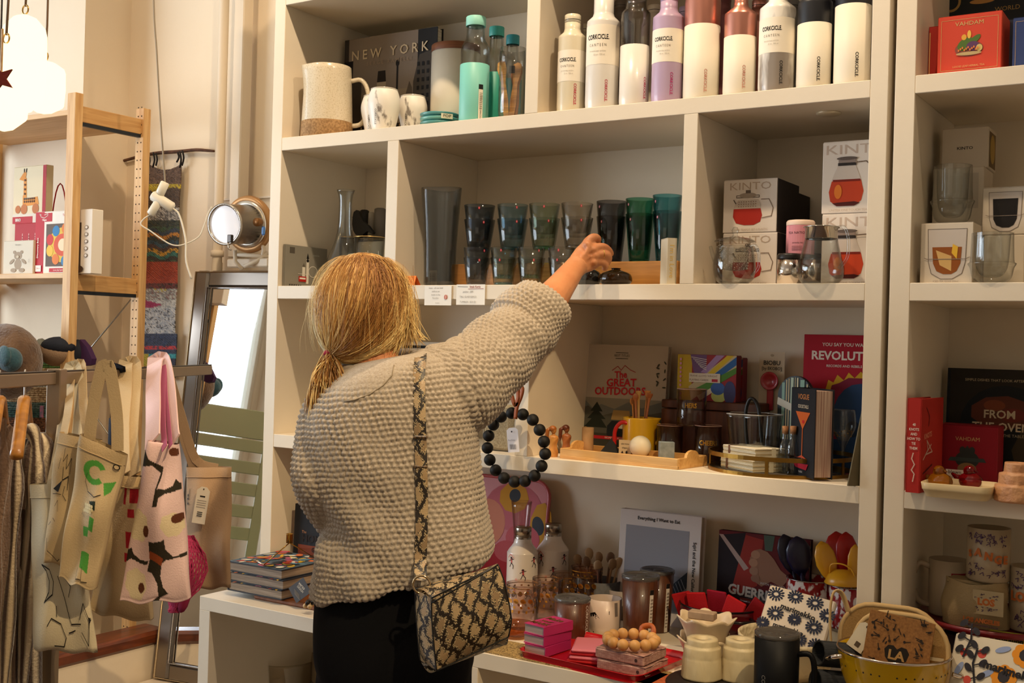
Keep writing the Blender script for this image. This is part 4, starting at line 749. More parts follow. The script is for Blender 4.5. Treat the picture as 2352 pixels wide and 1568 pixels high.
# striped rounded pack
p = at(1822, 2.79, Z3); hh = PY(1822, 863, 2.79).z - Z3; s = S(p); rr = 46 * s
ol = [(-rr, 0), (rr, 0)] + [(rr * cos(pi * i / 16), hh - rr * 1.05 + rr * 1.05 * sin(pi * i / 16)) for i in range(17)]
o = T('striped_pack', 'round topped pack with black, cream and mint stripes', 'packaging', p, -.25); part('pack_body', M().prism(ol, .012, mat('1f2a2c', .5)), o)
its = []
for k, (a, b, c) in enumerate(((.12, .2, '8fb0a0'), (.24, .27, 'cbb98e'), (.31, .34, 'cbb98e'), (.38, .46, 'b9c8b0'), (.5, .52, 'cbb98e'), (.56, .6, 'd9cda8'), (.66, .78, '8fb09c'), (.84, .88, 'cbb98e'))):
    xm = (a + b) - 1; tz = hh - rr * 1.05 + rr * 1.02 * sqrt(max(.01, 1 - xm * xm)); its.append(('r', a, .3, b, tz / hh - .01, c))
its += [('p', [(.0, .68), (.62, .58), (.62, .66), (.02, .76)], 'd6cfbd')]; prints(o, 'stripe_print', its, 2 * rr, hh, front(2 * rr))
# wavy clear bowl with black loop
p, pr = pl(1728, 1074, Z3 + .0045, [(48, None), (54, 1010), (57, 980), (60, 950)]); o = T('wavy_glass_bowl', 'large clear glass vase with wavy sides behind the card bundles', 'vase', p)
part('bowl', shell(M(), smooth_prof(pr), .003, GL, 60, wob=lambda a, z: 1 + .1 * sin(5 * a + .5)), o)
RIM_GLINT = mat('e8e4dc', .1, trans=.6, spec=.9); part('rim', M().tube([(pr[-1][0] * (1 + .1 * sin(5 * a + .5)) * cos(a), pr[-1][0] * (1 + .1 * sin(5 * a + .5)) * sin(a), pr[-1][1]) for a in np.linspace(0, 2 * pi, 60, False)], .0014, RIM_GLINT, 6, closed=True), o)  # whitish tube added as the bright highlight on the bowl's edge
p2 = PZ(1728, 1074, Z3 + .0045); s = S(p2); one('leather_loop_handle', M().tube(smooth3([(-10 * s, .02, .007), (-26 * s, .025, 70 * s), (-30 * s, .03, 130 * s), (-18 * s, .03, 158 * s), (0, .03, 135 * s), (14 * s, .02, 60 * s), (30 * s, .02, .007)], 5), .0045, mat('120f0e', .45), 8), 'black looped leather strap seen through the wavy glass', 'strap', p2)
# brass gallery tray
BR = mat('8f6a2c', .32, metal=.9); CT = Vector((-.935, 2.675, Z3)); RT = .172
bt = T('brass_tray', 'round brass gallery tray with a raised rail', 'tray', CT)
part('tray_floor', M().lathe([(1e-4, .001), (RT - .004, .001), (RT - .004, .004), (1e-4, .004)], mat('4c453c', .12, coat=.5), 60), bt, 'dark glossy tray floor'); part('base_ring', M().lathe([(RT - .004, 0), (RT, 0), (RT, .008), (RT - .004, .008), (RT - .004, 0)], BR, 72, smooth=False), bt)
part('rail', M().lathe([(RT - .003, .036), (RT, .036), (RT, .046), (RT - .003, .046), (RT - .003, .036)], BR, 72, smooth=False), bt)
for a in (-2.95, -1.42, -.3, 1.2, 2.4): part('post', M().box((cos(a) * (RT - .0017), sin(a) * (RT - .0017), .022), (.003, .008, .03), BR, rz=a), bt)
ZB = Z3 + .0045
# bundles of cards
for j in range(2):
    zb = ZB + j * .0275; m0, w, rz = edge(1657 + 2 * j, 1073, 1710 + 2 * j, 1085, ZB); m0.z = zb; m0 += Vector((.004, .012, 0)) + Vector((j * .003, 0, 0))
    o = T('card_bundle', ('lower', 'upper')[j] + ' bundle of thin cream cards tied with a paper band on the brass tray', 'cards', m0, rz + .12, 'card bundles on the brass tray'); w *= 1.15; d = .085
    for k in range(9): part('card', M().box((RNG.uniform(-.0008, .0008), d / 2 + RNG.uniform(-.0008, .0008), .0015 + .003 * k), (w, d, .0024), mat(('dccfae', 'cbb68c', 'e4d8bc')[k % 3], .8), .0004), o)
    part('paper_band', M().box((0, d * .62, .0136), (w + .0012, .012, .0282), mat('e0d4b4', .7)), o, 'cream paper band'); part('brown_band', M().box((-w * .3, d / 2, .0136), (.008, d + .0012, .0279), mat('6a4428', .7)), o, 'brown band')
# cork bottles
for k, (px, py, lb) in enumerate(((1801, 1086, 'left small corked bottle on the brass tray'), (1819, 1089, 'right small corked bottle beside the cocktail book'))):
    p, pr = pl(px, py, ZB, [(13, None), (14, 1074), (14, 1028), (8, 1008), (7, 992)]); o = T('corked_bottle', lb, 'bottle', p, 0, 'small corked bottles'); part('bottle_body', shell(M(), smooth_prof(pr), .0015, GL, 20), o); s = S(p)
    part('cork', M().lathe([(1e-4, pr[-1][1] - .006), (7 * s, pr[-1][1] - .004), (7.5 * s, pr[-1][1] + 14 * s), (1e-4, pr[-1][1] + 14.5 * s)], mat('a8764a', .8, noise=(80, '7a5030', .3)), 14), o)
# cocktail book
p = PZ(1868, 1098, ZB); hk = PY(1868, 893, p.y).z - ZB
a_, b_ = PZ(1826, 1094, ZB), PZ(1868, 1101, ZB); rz = -.85; dx = Vector((cos(rz), sin(rz), 0)); wk = .135
o = book('cocktail_book', 'black cocktail book with a martini glass on the cover, standing on the brass tray', PZ(1868, 1101, ZB) - dx * (wk / 2) + Vector((0, 0, 0)), wk, hk, .045, '14161c',
 [('t', 'VOGUE', .52, .9, .085, 'b0703c', 0, 1.1, .01), ('t', 'COCKTAILS', .52, .79, .055, 'c8b8a0', 0, 1, .01), ('p', [(.22, .73), (.82, .73), (.52, .53)], 'b8551c'), ('r', .505, .2, .535, .54, 'b8551c'), ('e', .55, .62, .05, .02, 'b01c1c'), ('p', [(.3, .2), (.52, .24), (.75, .2), (.52, .21)], 'b84a2c'), ('p', [(.18, .13), (.8, .15), (.72, .08), (.3, .09)], 'a0142c'), ('t', 'CLASSIC', .5, .05, .03, 'd0c8c0')], rz=rz, page=mat('cdb49c', .8, scale=(1, 60, 1), noise=(5, '8a5c50', .4)))
# stemmed glass
p, pr = pl(1934, 1091, ZB, [(16, None), (3, 1085), (3, 1040), (12, 1012), (27, 985), (28, 960), (25, 940)]); o = T('stemmed_glass', 'small stemmed drinking glass behind the cocktail book', 'glass', p); part('glass_body', M().lathe([(1e-4, 0)] + smooth_prof(pr) + [(x - .0015, z) for x, z in reversed(smooth_prof(pr[3:]))], GL, 28), o)
dd = M(); s = S(p)
for k in range(34): a = RNG.uniform(0, 6.28); z_ = RNG.uniform(.3, .8); dd.sphere((cos(a) * 24 * s * (.6 + z_ * .4), sin(a) * 24 * s * (.6 + z_ * .4), PY(1934, 1012 - 30 * z_, p.y).z - ZB), .0013, GOLD, 6)
part('gold_droplet', dd, o, 'gold droplets', kind='stuff')
o = T('leaning_card', 'greenish brown board leaning against the right side panel', 'card', PZ(1957, 1116, Z3), 1.05); hz = PY(1965, 905, 2.52).z - Z3
part('board', M().prism([(-.012, 0), (.028, 0), (.028, hz * 1.02), (.020, hz)], .003, mat('6b6145', .7, noise=(20, '57503a', .4)), T=Matrix.Rotation(.06, 4, 'Y')), o)
# ================================================================ counter things
# book stack left
WB = wood('8a4f20', '6a3614', (6, 1, 1), .45, 5)
m0, w, rz = edge(516, 1362, 712, 1409, ZC); bd = T('serving_board', 'brown wooden serving board under the stack of books', 'board', m0 + Vector((0, .0, 0)), 0)
w = .29; part('board', M().box((w * .28, .14, .007), (w, .25, .014), WB, .004), bd)
a = PZ(522, 1355, ZC + .014); b = PZ(646, 1379, ZC + .014); wb = b.x - a.x; 
floral = []
for k in range(90): floral.append(('e', RNG.uniform(.06, .94), RNG.uniform(.06, .94), RNG.uniform(.02, .12), RNG.uniform(.02, .07), ('b8402c', 'c8a030', 'd8d0b8', '2c3a44', 'b05a70', '5a7a8a', '3a2a24', 'c86a3c')[k % 8], RNG.uniform(0, 3), 10))
for k in range(3):
    q = (a + b) / 2; q.z = ZC + .0145 + .0275 * k; q.x += (0, .004, -.002)[k]
    o = T('cookbook', ('bottom', 'middle', 'top')[k] + ' hardback of the stack of colourful floral cookbooks', 'book', q, 0, 'stack of floral cookbooks'); d = .21
    cm = mat('2a2e38', .5); c = M(); c.box((0, d / 2, .0015), (wb, d, .003), cm, .0008).box((0, d / 2, .0255), (wb, d, .003), cm, .0008).box((-wb / 2 + .0015, d / 2, .0135), (.003, d, .0215), cm); part('cover', c, o)
    part('page_block', M().box((.001, d / 2, .0135), (wb - .006, d - .006, .0205), mat('b09c86', .8, scale=(1, 1, 60), noise=(8, '7e6c5a', .35))), o)
    prints(o, 'cover_print', [('r', 0, 0, 1, 1, '4a5a64')] + floral if k == 2 else [('r', 0, 0, 1, .06, '3a4450')] + [(f[0], f[1], .03, f[3], .02) + f[5:] for f in floral[:24]], wb, d, lambda u, v, z: (u - wb / 2, v, .027 + z), .0003, dh=.00004)
zt = ZC + .0145 + .0825 + .0012; BRS = mat('b88a3c', .2, metal=.95)
q0 = PZ(672, 1300, zt); cz = PY(665, 1246, q0.y).z; o = T('candle_holder', 'brass wire candle holder with a small cup on the stack of books', 'candle holder', Vector((q0.x, q0.y, zt)))
cp = PY(665, 1246, q0.y) - q0; s = S(q0); cp = Vector((cp.x, cp.y, cz - zt))
part('cup', M().lathe([(1e-4, 0), (.0095, 0), (.0095, .024), (.011, .025), (.0085, .025), (.0085, .003), (1e-4, .003)], BRS, 20, c=cp), o)
for a_ in (PZ(606, 1298, zt), PZ(722, 1282, zt), PZ(690, 1262, zt)):
    e = a_ - q0; e.z = .0016; part('leg', M().tube([cp, e], .0016, BRS, 6), o)
e = PZ(606, 1298, zt) - q0; e2 = PZ(577, 1284, zt) - q0; e.z = e2.z = .0018; part('foot_rod', M().tube([e, e2], .0022, mat('d8c8b0', .2, metal=.9), 6), o)
p = PZ(690, 1385, ZC + .0145); s = S(p); o = T('product_tag', 'dark square tag with pale lettering leaning on the book stack', 'tag', p + Vector((0, -.004, .036)), .0, rx=-.35)
sq = .041; part('tag_card', M().prism([(-sq, 0), (0, -sq * .85), (sq, 0), (0, sq * .85)], .0008, mat('2a211b', .6)), o)
prints(o, 'tag_print', [('t', 'verso', .55, .68, .2, 'd8cdb8', -.5), ('t', 'DESIGN', .52, .54, .13, 'd8cdb8', -.5)] + [('l', [(.22 + .03 * k, .5 - .06 * k), (.55 + .03 * k, .3 - .06 * k)], .015, '8a7c68') for k in range(4)], sq * 1.7, sq * 1.6, front(sq * 1.7, 0, -sq * .8), .0003)
bs_ = T('bead_string', 'short string of black and wooden beads by the woman\'s hip', 'beads', PZ(706, 1398, ZC + .0145)); zz = .007
for k in range(7): part('bead', M().sphere((-.008 + .008 * (k % 3), .012 * (k // 3), zz + .009 * (k % 2)), .0065, mat('1a1614', .5) if k % 2 else mat('c8a878', .6), 12), bs_)
# home gardener book
o = pbook('garden_book', 'dark book numbered 175 with a rust coloured picture, at the left side panel', 669, 815, 1162, 2.56, ZC, .028, '1a1c22', [('r', .08, .05, .95, .5, '7a3a22'), ('r', .14, .12, .9, .3, '5a2818'), ('t', '175', .25, .91, .09, 'c8b090', 0, 1.1, .03), ('t', 'The', .17, .66, .05, 'b07a50'), ('t', 'HOME', .32, .58, .12, '201410', 0, 1.1, .04), ('e', .7, .4, .2, .08, '94482a'), ('t', 'GARDENER', .5, .45, .08, '201410', 0, 1, .03)], .03,
          spine=[('t', 'The HOME GARDENER', .5, .5, .06, 'b8a488', -pi / 2, 1, .02)])
# floral tray leaning at the back
p = at(1110, 2.78, ZC); hf = PY(1180, 1092, 2.86).z - ZC; wf = .32; o = T('floral_tray', 'rounded pink and red floral serving tray leaning at the back', 'tray', (at(1240, 2.80, ZC).x - wf / 2, 2.80, ZC), rx=-.12)
def rrect(w, h, r, n=6):
    P = []
    for cx, cy, a0 in ((w / 2 - r, r, -pi / 2), (w / 2 - r, h - r, 0), (-w / 2 + r, h - r, pi / 2), (-w / 2 + r, r, pi)):
        P += [(cx + r * cos(a0 + pi / 2 * i / n), cy + r * sin(a0 + pi / 2 * i / n)) for i in range(n + 1)]
    return P
part('tray_plate', M().prism(rrect(wf, hf, .05), .004, mat('c06a72', .3, coat=.4), z0=.008), o)
ri = M(); ri.tube([(a, .004, b) for a, b in rrect(wf - .006, hf - .006, .048)], .005, mat('b8545c', .3, coat=.4), 8, closed=True, T=Matrix.Translation((0, .002, .003))); part('rim', ri, o)
prints(o, 'tray_print', [('r', .04, .0 + .05, .96, .42, '9e1420'), ('e', .62, .75, .3, .2, 'b8626e'), ('e', .35, .6, .2, .2, 'c88068'), ('e', .62, .83, .16, .13, 'c08a1c', 0, 9), ('e', .63, .85, .06, .055, '33363c', .4), ('e', .93, .6, .12, .22, 'c08a1c', 0, 9), ('e', .9, .62, .06, .08, '33363c', .4), ('e', .75, .5, .18, .12, 'b8545c'), ('e', .6, .38, .14, .09, 'b04a50')], wf, hf, front(wf, .008))
# carafe
p, pr = pl(1192, 1385, ZC, [(28, None), (30, 1340), (26, 1290), (17, 1240), (19, 1200), (24, 1150)]); o = T('water_carafe', 'clear flared water carafe behind the white canteens', 'carafe', p); part('carafe_body', shell(M(), smooth_prof(pr), .002, glass('ecdcd4'), 30), o)
STE = mat('9a9084', .25, metal=.95)
def girlprint(o, R, a, H, seed):
    rr = random.Random(seed); it = []
    for k in range(5):
        u, v = (.18, .52, .82, .3, .66)[k], (.78, .55, .8, .2, .15)[k]; c = ('2a1a1a', '3a2228', '1f1a22')[k % 3]
        it += [('e', u, v + .09, .035, .028, c), ('l', [(u, v + .07), (u + .01, v)], .035, ('c25a58', 'b8484c')[k % 2]), ('l', [(u, v), (u - .05, v - .09)], .014, c), ('l', [(u, v), (u + .07, v - .06), (u + .06, v - .12)], .014, c), ('l', [(u, v + .06), (u - .08, v + .03)], .012, c), ('l', [(u, v + .06), (u + .08, v + .08)], .012, c)]
    it += [('e', .35, .45, .03, .025, 'e0a8a0'), ('e', .1, .35, .03, .025, 'd88a84'), ('l', [(.1, .88), (.18, .96), (.28, .88)], .012, 'c25a58'), ('l', [(.08, .2), (.06, .35)], .01, '3a2228')]
    prints(o, 'figure_print', it, R * 2.4, H, cyl(R, a - 1.2, 0.03), .0005)
for px, r, top, py, lb in ((1197, 36, 1208, 1398, 'front white canteen decorated with small running figures'), (1266, 37, 1201, 1392, 'rear white canteen decorated with a skating figure')):
    p = PZ(px, py, ZC); s = S(p); H = PY(px, top, p.y).z - ZC; R = r * s; WP = mat('ded3c8', .22, coat=.5); o = T('decorated_canteen', lb, 'bottle', p, 0, 'white decorated canteens')
    part('bottle_body', M().lathe([(1e-4, 0)] + smooth_prof([(R * .93, 0), (R, .01), (R, H * .62), (R * .97, H * .7), (R * .6, H * .8), (R * .52, H * .87)], 3) + [(1e-4, H * .87)], WP, 34), o)
    part('bottle_cap', M().lathe([(R * .53, H * .855), (R * .53, H * .89), (R * .5, H * .892), (R * .5, H * .9), (R * .53, H * .902), (R * .53, H * .985), (R * .48, H), (1e-4, H)], STE, 26), o, 'brushed steel cap')
    girlprint(o, R, CAMANG(p), H * .58, px)
# spoons in a grey crock
p, pr = pl(1378, 1412, ZC, [(38, None), (45, 1380), (47, 1330)]); o = one('textured_crock', shell(M(), pr, .004, mat('5f5f60', .7, bump=(90, .003, 'v')), 30), 'grey textured crock holding many wooden spoons', 'crock', p); s = S(p)
lbs = ('far left pale wooden spoon', 'second wooden spoon from the left', 'dark wooden spoon near the left', 'tall pale wooden spoon', 'tag bearing wooden spoon', 'narrow dark wooden spoon', 'slotted wooden spoon', 'far right wooden spoon')
for k, (tx, top, ty) in enumerate(((-62, 1262, 0), (-42, 1246, .02), (-30, 1262, -.02), (-12, 1252, .01), (0, 1268, -.02), (14, 1250, .02), (28, 1262, 0), (40, 1258, .01))):
    zt = PY(1378, top, p.y).z - ZC; utensil(p, (tx * s * .3, ty * .5, .008), (tx * s, ty, zt - .035), .0032, 's', [mat('8a6844', .6), mat('a88862', .6), mat('6a4a2e', .6)][k % 3], lbs[k] + ' in the grey crock', grp='wooden spoons in the grey crock', hw=.0125)
# everything book
bk = pbook('cookbook', 'white cookbook with a grey photo of a striped arm', 1413, 1600, 1175, 2.79, ZC, .03, 'cfc6c0',
  [('r', .08, .12, .86, .86, '8d8c92'), ('r', .08, .12, .86, .45, '7d7b80'), ('t', 'Everything I Want to Eat', .48, .93, .042, '1a1a1c', 0, 1, .02), ('t', 'Sqirl and the New California Cooking', .93, .45, .042, '1a1a1c', -pi / 2, 1, .02), ('p', [(.86, .5), (.7, .38), (.6, .3), (.7, .24), (.86, .36)], '2a3038')] +
  [('l', [(.64 + .03 * k, .32 + .022 * k), (.69 + .03 * k, .24 + .022 * k)], .006, '8f9096') for k in range(6)] + [('e', .55, .28, .08, .04, '9c7a66', .5)], .06, page=mat('b8a898', .8))
pbook('cookbook', 'dark red cookbook titled Guerrilla Tacos with a fist on the cover', 1642, 1852, 1226, 2.82, ZC, .022, '3a0c10',
  [('r', 0, 0, 1, 1, '5e1216'), ('p', [(.0, .95), (.3, 1), (.2, .4), (0, .3)], '1e1216'), ('p', [(.15, .35), (.3, .98), (.5, .95), (.45, .5)], '8e2a20'), ('p', [(.5, 1), (.62, 1), (.6, .85), (.52, .85)], '4a5a4e'), ('p', [(0, .96), (.05, .96), (.35, .66), (.3, .63)], 'a89088'), ('r', .35, 0, 1, .45, '4a4a4e'), ('r', 0, 0, .36, .4, '2a1418'),
   ('p', [(.38, .66), (.36, .76), (.4, .84), (.47, .86), (.55, .84), (.62, .78), (.7, .68), (.8, .62), (.72, .52), (.6, .56), (.5, .5), (.4, .55)], '8e6650'), ('e', .42, .8, .05, .04, 'a47a60'), ('e', .4, .72, .05, .04, 'a47a60'), ('e', .41, .64, .05, .04, '96705a'), ('e', .43, .57, .05, .035, '8a6450'),
   ('t', 'GUERRILLA', .46, .42, .13, 'c4bdb6', -.06, .92, .04), ('t', 'TACOS', .78, .25, .13, '8f8c8c', -.06, 1, .04), ('t', 'WITH RICHARD PARKS III', .7, .52, .035, 'c4bdb6', -.06)], .05)
# filigree glasses
RG = glass('f0c4b4', .1); RG2 = glass('e89878', .2)
for k, (px, py, r, top, c, lb) in enumerate(((1200, 1440, 40, 1338, RG, 'rose gold filigree glass in front of the white canteens'), (1256, 1425, 36, 1326, RG, 'second filigree glass, left of the wooden mug'), (1298, 1412, 32, 1315, RG, 'third filigree glass behind the wooden mug'), (1345, 1414, 37, 1300, RG2, 'amber red filigree glass before the spoon crock'))):
    p = PZ(px, py, ZC); s = S(p); H = PY(px, top, p.y).z - ZC; R = r * s; o = T('filigree_glass', lb, 'glass', p, 0, 'gold filigree glasses')
    part('glass_body', shell(M(), [(R * .8, 0), (R * .85, .004), (R, H)], .0018, c, 30), o)
    it = [('r', 0, .93, 1, .945, GOLD), ('r', 0, .82, 1, .83, GOLD)]
    for j in range(14): it += [('e', .035 + j / 14, .87, .012, .02, GOLD, 0, 8), ('e', .035 + j / 14, .66, .028, .055, GOLD, .5 * (j % 2), 8), ('e', .035 + j / 14, .66, .018, .035, c, 0, 8), ('e', .07 + j / 14, .52, .014, .03, GOLD, .8, 6), ('e', .035 + j / 14, .42, .01, .045, GOLD, -.5, 6)]
    prints(o, 'filigree', it, R * 5.6, H, cyl(lambda v: R * (.85 + .15 * v / H), 0, 0), .0004, sub=30, dh=.0001)
one('amber_votive', shell(M(), [(.03, 0), (.042, .012), (.045, .035)], .003, glass('b8622c', .5), 26), 'low amber glass bowl beneath the filigree glasses', 'bowl', PZ(1185, 1462, ZC))
# walnut tumblers
WAL = wood('5a3018', '46220f', (14, 14, 1.2), .38, 8, .3)
def walnut(px, py, r0, r1, top, lb, handle=False):
    p = PZ(px, py, ZC); s = S(p); H = PY(px, top + 12, p.y).z - ZC; o = T('walnut_tumbler', lb, 'tumbler', p, 0, 'walnut print tumblers with clear lids')
    part('tumbler_body', M().lathe([(1e-4, 0), (r0 * s * .96, 0), (r0 * s, .003), (r1 * s, H), (r1 * s - .002, H)], WAL, 36), o)
    R = r1 * s; part('lid', M().lathe([(R, H - .004), (R + .0012, H - .002), (R + .0012, H + .005), (R * .93, H + .007), (R * .85, H + .001), (R * .25, H + .001), (R * .2, H + .006), (1e-4, H + .006)], mat('b8b4b0', .08, trans=.85, spec=.7), 36), o, 'clear lid')
    return o, p, s, H
o, p, s, H = walnut(1313, 1459, 40, 41, 1363, 'short walnut mug with clear lid behind the pink books'); prints(o, 'logo_print', [('t', 'CORKCICLE', .5, .5, .15, 'e0d8d0', -pi / 2)], .016, .085, cyl(41 * s, CAMANG(p) + .75, .006), .0007)
def strip(o, p, s, H, r0, r1, tx):
    prints(o, 'label_print', [('r', 0, 0, 1, 1, 'd8cfc4'), ('r', 0, .9, 1, 1, '1a1614')] + [('r', .2, .1 + .07 * k, .8, .125 + .07 * k, '8c8278') for k in range(11)], .011, H * .82, cyl(lambda v: (r0 + (r1 - r0) * v / H) * s, CAMANG(p) + tx, H * .02), .0007)
o, p, s, H = walnut(1468, 1464, 36, 43, 1312, 'tall walnut tumbler with clear lid, front one'); strip(o, p, s, H, 36, 43, .55)
o, p, s, H = walnut(1506, 1447, 32, 39, 1299, 'tall walnut tumbler with clear lid, rear one'); strip(o, p, s, H, 32, 39, .6)
p, pr = pl(1388, 1452, ZC, [(34, None), (36, 1440), (39, 1372)]); o = T('letter_mug', 'pinkish white mug with a black hooked letter, between the walnut tumblers', 'mug', p); s = S(p); part('mug_body', shell(M(), pr, .003, mat('c9b4a4', .35, coat=.3), 32), o); H = pr[-1][1]
prints(o, 'letter_print', [('l', [(.05, .55), (.2, .6), (.32, .45), (.3, .25), (.12, .12)], .11, '14110f'), ('r', .62, .62, .9, .72, '7a706a'), ('r', .8, .55, .9, .95, '7a706a')], .09, H, cyl(lambda v: (34 + 5 * v / H) * s, CAMANG(p) - 1.1, 0), .0008); part('mug_content', M().lathe([(1e-4, H * .75), (34 * s, H * .75)], mat('2a1c14', .3), 24), o)
p, pr = pl(1425, 1420, ZC, [(18, None), (33, 1352)]); one('small_bowl', shell(M(), pr, .003, mat('9a8c80', .5), 28), 'small grey beige bowl behind the front walnut tumbler', 'bowl', p)
# red enamel pot with cloths
p, pr = pl(1655, 1474, ZC, [(60, None), (80, 1465), (92, 1430), (95, 1385)]); o = T('enamel_pot', 'dark red enamel bowl holding folded red dishcloths', 'bowl', p); s = S(p); part('pot_body', shell(M(), smooth_prof(pr), .003, mat('5e0a12', .25, coat=.5), 44), o); H = pr[-1][1]
part('rim', M().tube([(95.5 * s * cos(a), 95.5 * s * sin(a), H) for a in np.linspace(0, 2 * pi, 40, False)], .002, mat('1f1a1a', .3, metal=.5), 6, closed=True), o, 'dark metal rim')
part('handle', M().tube(smooth3([Vector((cos(a) * r * s, sin(a) * r * s, H * .82)) for a, r in ((-1.05, 92), (-1.0, 112), (-.8, 122), (-.55, 120), (-.45, 96))], 4), .004, mat('3a3434', .25, metal=.6), 8), o)
for k, (a, x, y, top, c) in enumerate(((-.32, -.062, -.02, 1332, 'b8121c'), (-.14, -.035, -.03, 1322, 'c8141c'), (.02, -.008, .0, 1318, 'a80f2c'), (.38, .028, -.045, 1326, 'd0181c'), (.6, .065, -.02, 1345, 'a00f18'))):
    hh = .105; m = M(); m.box((0, 0, hh / 2), (.052, .006, hh), mat(c, .9, bump=(300, .0006)), .0025, T=Matrix.Rotation(a, 4, 'Y') @ Matrix.Rotation(.2, 4, 'X'))
    q = T('dishcloth', ('leftmost', 'second', 'middle', 'fourth', 'rightmost')[k] + ' folded red dishcloth in the red bowl', 'cloth', p + Vector((x, y, .02 + .004 * k)), 0, 'folded red dishcloths'); part('folded_cloth', m, q)
    if k in (1, 3): Rm = Matrix.Rotation(a, 3, 'Y') @ Matrix.Rotation(.2, 3, 'X'); prints(q, 'paper_band', [('e', .5, .5, .5, .5, 'd8c8a8', 0, 24), ('t', 'DISHCLOTH', .5, .66, .3, '1a1614', 0, .8, .02)] + [('r', .2, .2 + .13 * j, .8, .23 + .13 * j, '6a5c4a') for j in range(3)], .05, .03, lambda u, v, z: tuple(Rm @ Vector((u - .025, -.0032 - z, v + .03))), .0004)
# speckled enamel mugs with utensils on a riser
zr = ZC + .07; a, b = at(1795, 2.74, ZC), at(1975, 2.74, ZC); one('display_riser', M().box(((b.x - a.x) / 2, .05, .035), (b.x - a.x, .1, .07), mat('8a7a64', .7), .002), 'low block under the speckled red enamel mugs', 'riser', (a.x, 2.75, ZC))
SPK = mat('8e0e16', .2, coat=.5, noise=(75, 'ddd2cc', .05, .53), scale=(1, 1, .5))
for px, r, top, lb, y in ((1858, 52, 1327, 'red and white speckled enamel mug holding dark blue utensils', 2.80), (1948, 46, 1343, 'second speckled enamel mug, by the right side panel', 2.80)):
    p = at(px, y, zr); s = S(p); H = PY(px, top, y).z - zr; o = T('enamel_mug', lb, 'mug', p, 0, 'speckled enamel mugs'); part('mug_body', shell(M(), [(r * s * .97, 0), (r * s, .004), (r * s, H)], .002, SPK, 36), o)
    part('rim', M().tube([(r * s * cos(a), r * s * sin(a), H) for a in np.linspace(0, 2 * pi, 36, False)], .0014, mat('a09a96', .2, metal=.9), 6, closed=True), o, 'steel rim')
    if px == 1858: pm, hm = p, H
    else: pm2, hm2 = p, H
BLU = mat('141436', .35, coat=.2); NAV = mat('17162a', .4); REDU = mat('a81a14', .35); YELU = mat('d89a1c', .35, coat=.3)
def bigspoon(p, base, tip, w, m, lb, name='silicone_spoon', grp='silicone utensils in the enamel mugs'):
    a, b = Vector(base), Vector(tip); d = (b - a); o = T(name, lb, 'utensil', p + a, 0, grp); n = d.normalized(); fac = Vector((-F_.x, -F_.y, 0)).normalized(); up = fac - n * fac.dot(n)
    part('shaft', M().tube([(0, 0, 0), d * .55], [.004, .0045], m, 8), o); pts = [d * t for t in (.5, .6, .72, .85, .95, 1)]
    part('spoon_bowl', M().tube(pts, [.005, w * .7, w, w * .95, w * .6, .002], m, 14, flat=.3, up=tuple(up)), o)
s = S(pm)
bigspoon(pm, (-.01, 0, .01), (-62 * s, -.01, PY(1800, 1225, pm.y).z - zr), .026, NAV, 'dark blue spoon leaning left in the speckled mug')
bigspoon(pm, (.0, -.01, .01), (-28 * s, -.02, PY(1830, 1228, pm.y).z - zr), .032, BLU, 'large navy spoon in front in the speckled mug')
bigspoon(pm, (.01, .01, .01), (-50 * s, .02, PY(1820, 1240, pm.y).z - zr), .026, NAV, 'navy spoon behind the large navy spoon')
s = S(pm2)
bigspoon(pm2, (-.01, .02, .01), (-42 * s, .03, PY(1900, 1222, pm2.y).z - zr), .034, REDU, 'red spoon at the back of the second speckled mug')
bigspoon(pm2, (-.005, .02, .01), (-20 * s, .035, PY(1925, 1224, pm2.y).z - zr), .028, REDU, 'second red spoon at the back of the second mug')
bigspoon(pm2, (-.01, -.012, .01), (-62 * s, -.02, PY(1890, 1240, pm2.y).z - zr), .026, YELU, 'yellow spoon leaning left in the second speckled mug')
q = pm2 + Vector((-.008, -.02, hm2 + .005)); o = T('yellow_ladle', 'yellow domed strainer ladle with a wire loop on the second mug', 'utensil', q, 0, 'silicone utensils in the enamel mugs'); part('dome', M().lathe([(1e-4, .035), (.02, .032), (.036, .02), (.045, .002), (.043, .0), (.034, .017), (1e-4, .032)], YELU, 28), o)
part('loop', M().tube(smooth3([(-.03, -.01, .022), (-.026, -.014, .045), (0, -.016, .05), (.022, -.014, .04), (.03, -.01, .02)], 4), .002, YELU, 6), o)
bigspoon(pm2, (.012, 0, .01), (12 * s, .0, PY(1965, 1250, pm2.y).z - zr), .018, YELU, 'yellow spoon next to the right side panel')
# flower shaped cups
FL = mat('cdb898', .35, coat=.3)
def flower(p, s, r0, r1, H, lb):
    n = 60; m = M(); pr = [(1e-4, 0), (r0, 0), (r0 * 1.04, .002)] + [(r0 + (r1 - r0) * t ** 1.4, H * t) for t in (.3, .55, .75, .88, 1)]
    w = lambda a, z: 1 + .07 * max(0, z / H - .5) * 2 * sin(7 * a)
    vs = len(m.v); pr2 = pr + [(max(r - .003, 1e-4), z) for r, z in reversed(pr[3:])] + [(r0 * .9, .004), (1e-4, .004)]
    m.lathe(pr2, FL, 56, wob=w); m.v = [(x, y, z + (.005 * max(0, z / H - .5) * 2 * sin(7 * math.atan2(y, x)))) for x, y, z in m.v]
    o = T('flower_cup', lb, 'cup', p, 0, 'flower shaped cups'); part('cup_body', m, o); return o
p = PZ(1619, 1524, ZC); s = S(p); Hc = .062
flower(p, s, 42 * s, 64 * s, Hc, 'lower flower shaped cream cup of the stack'); flower(p + Vector((.0, .002, .047)), s, 42 * s, 66 * s, Hc, 'upper flower shaped cream cup of the stack')
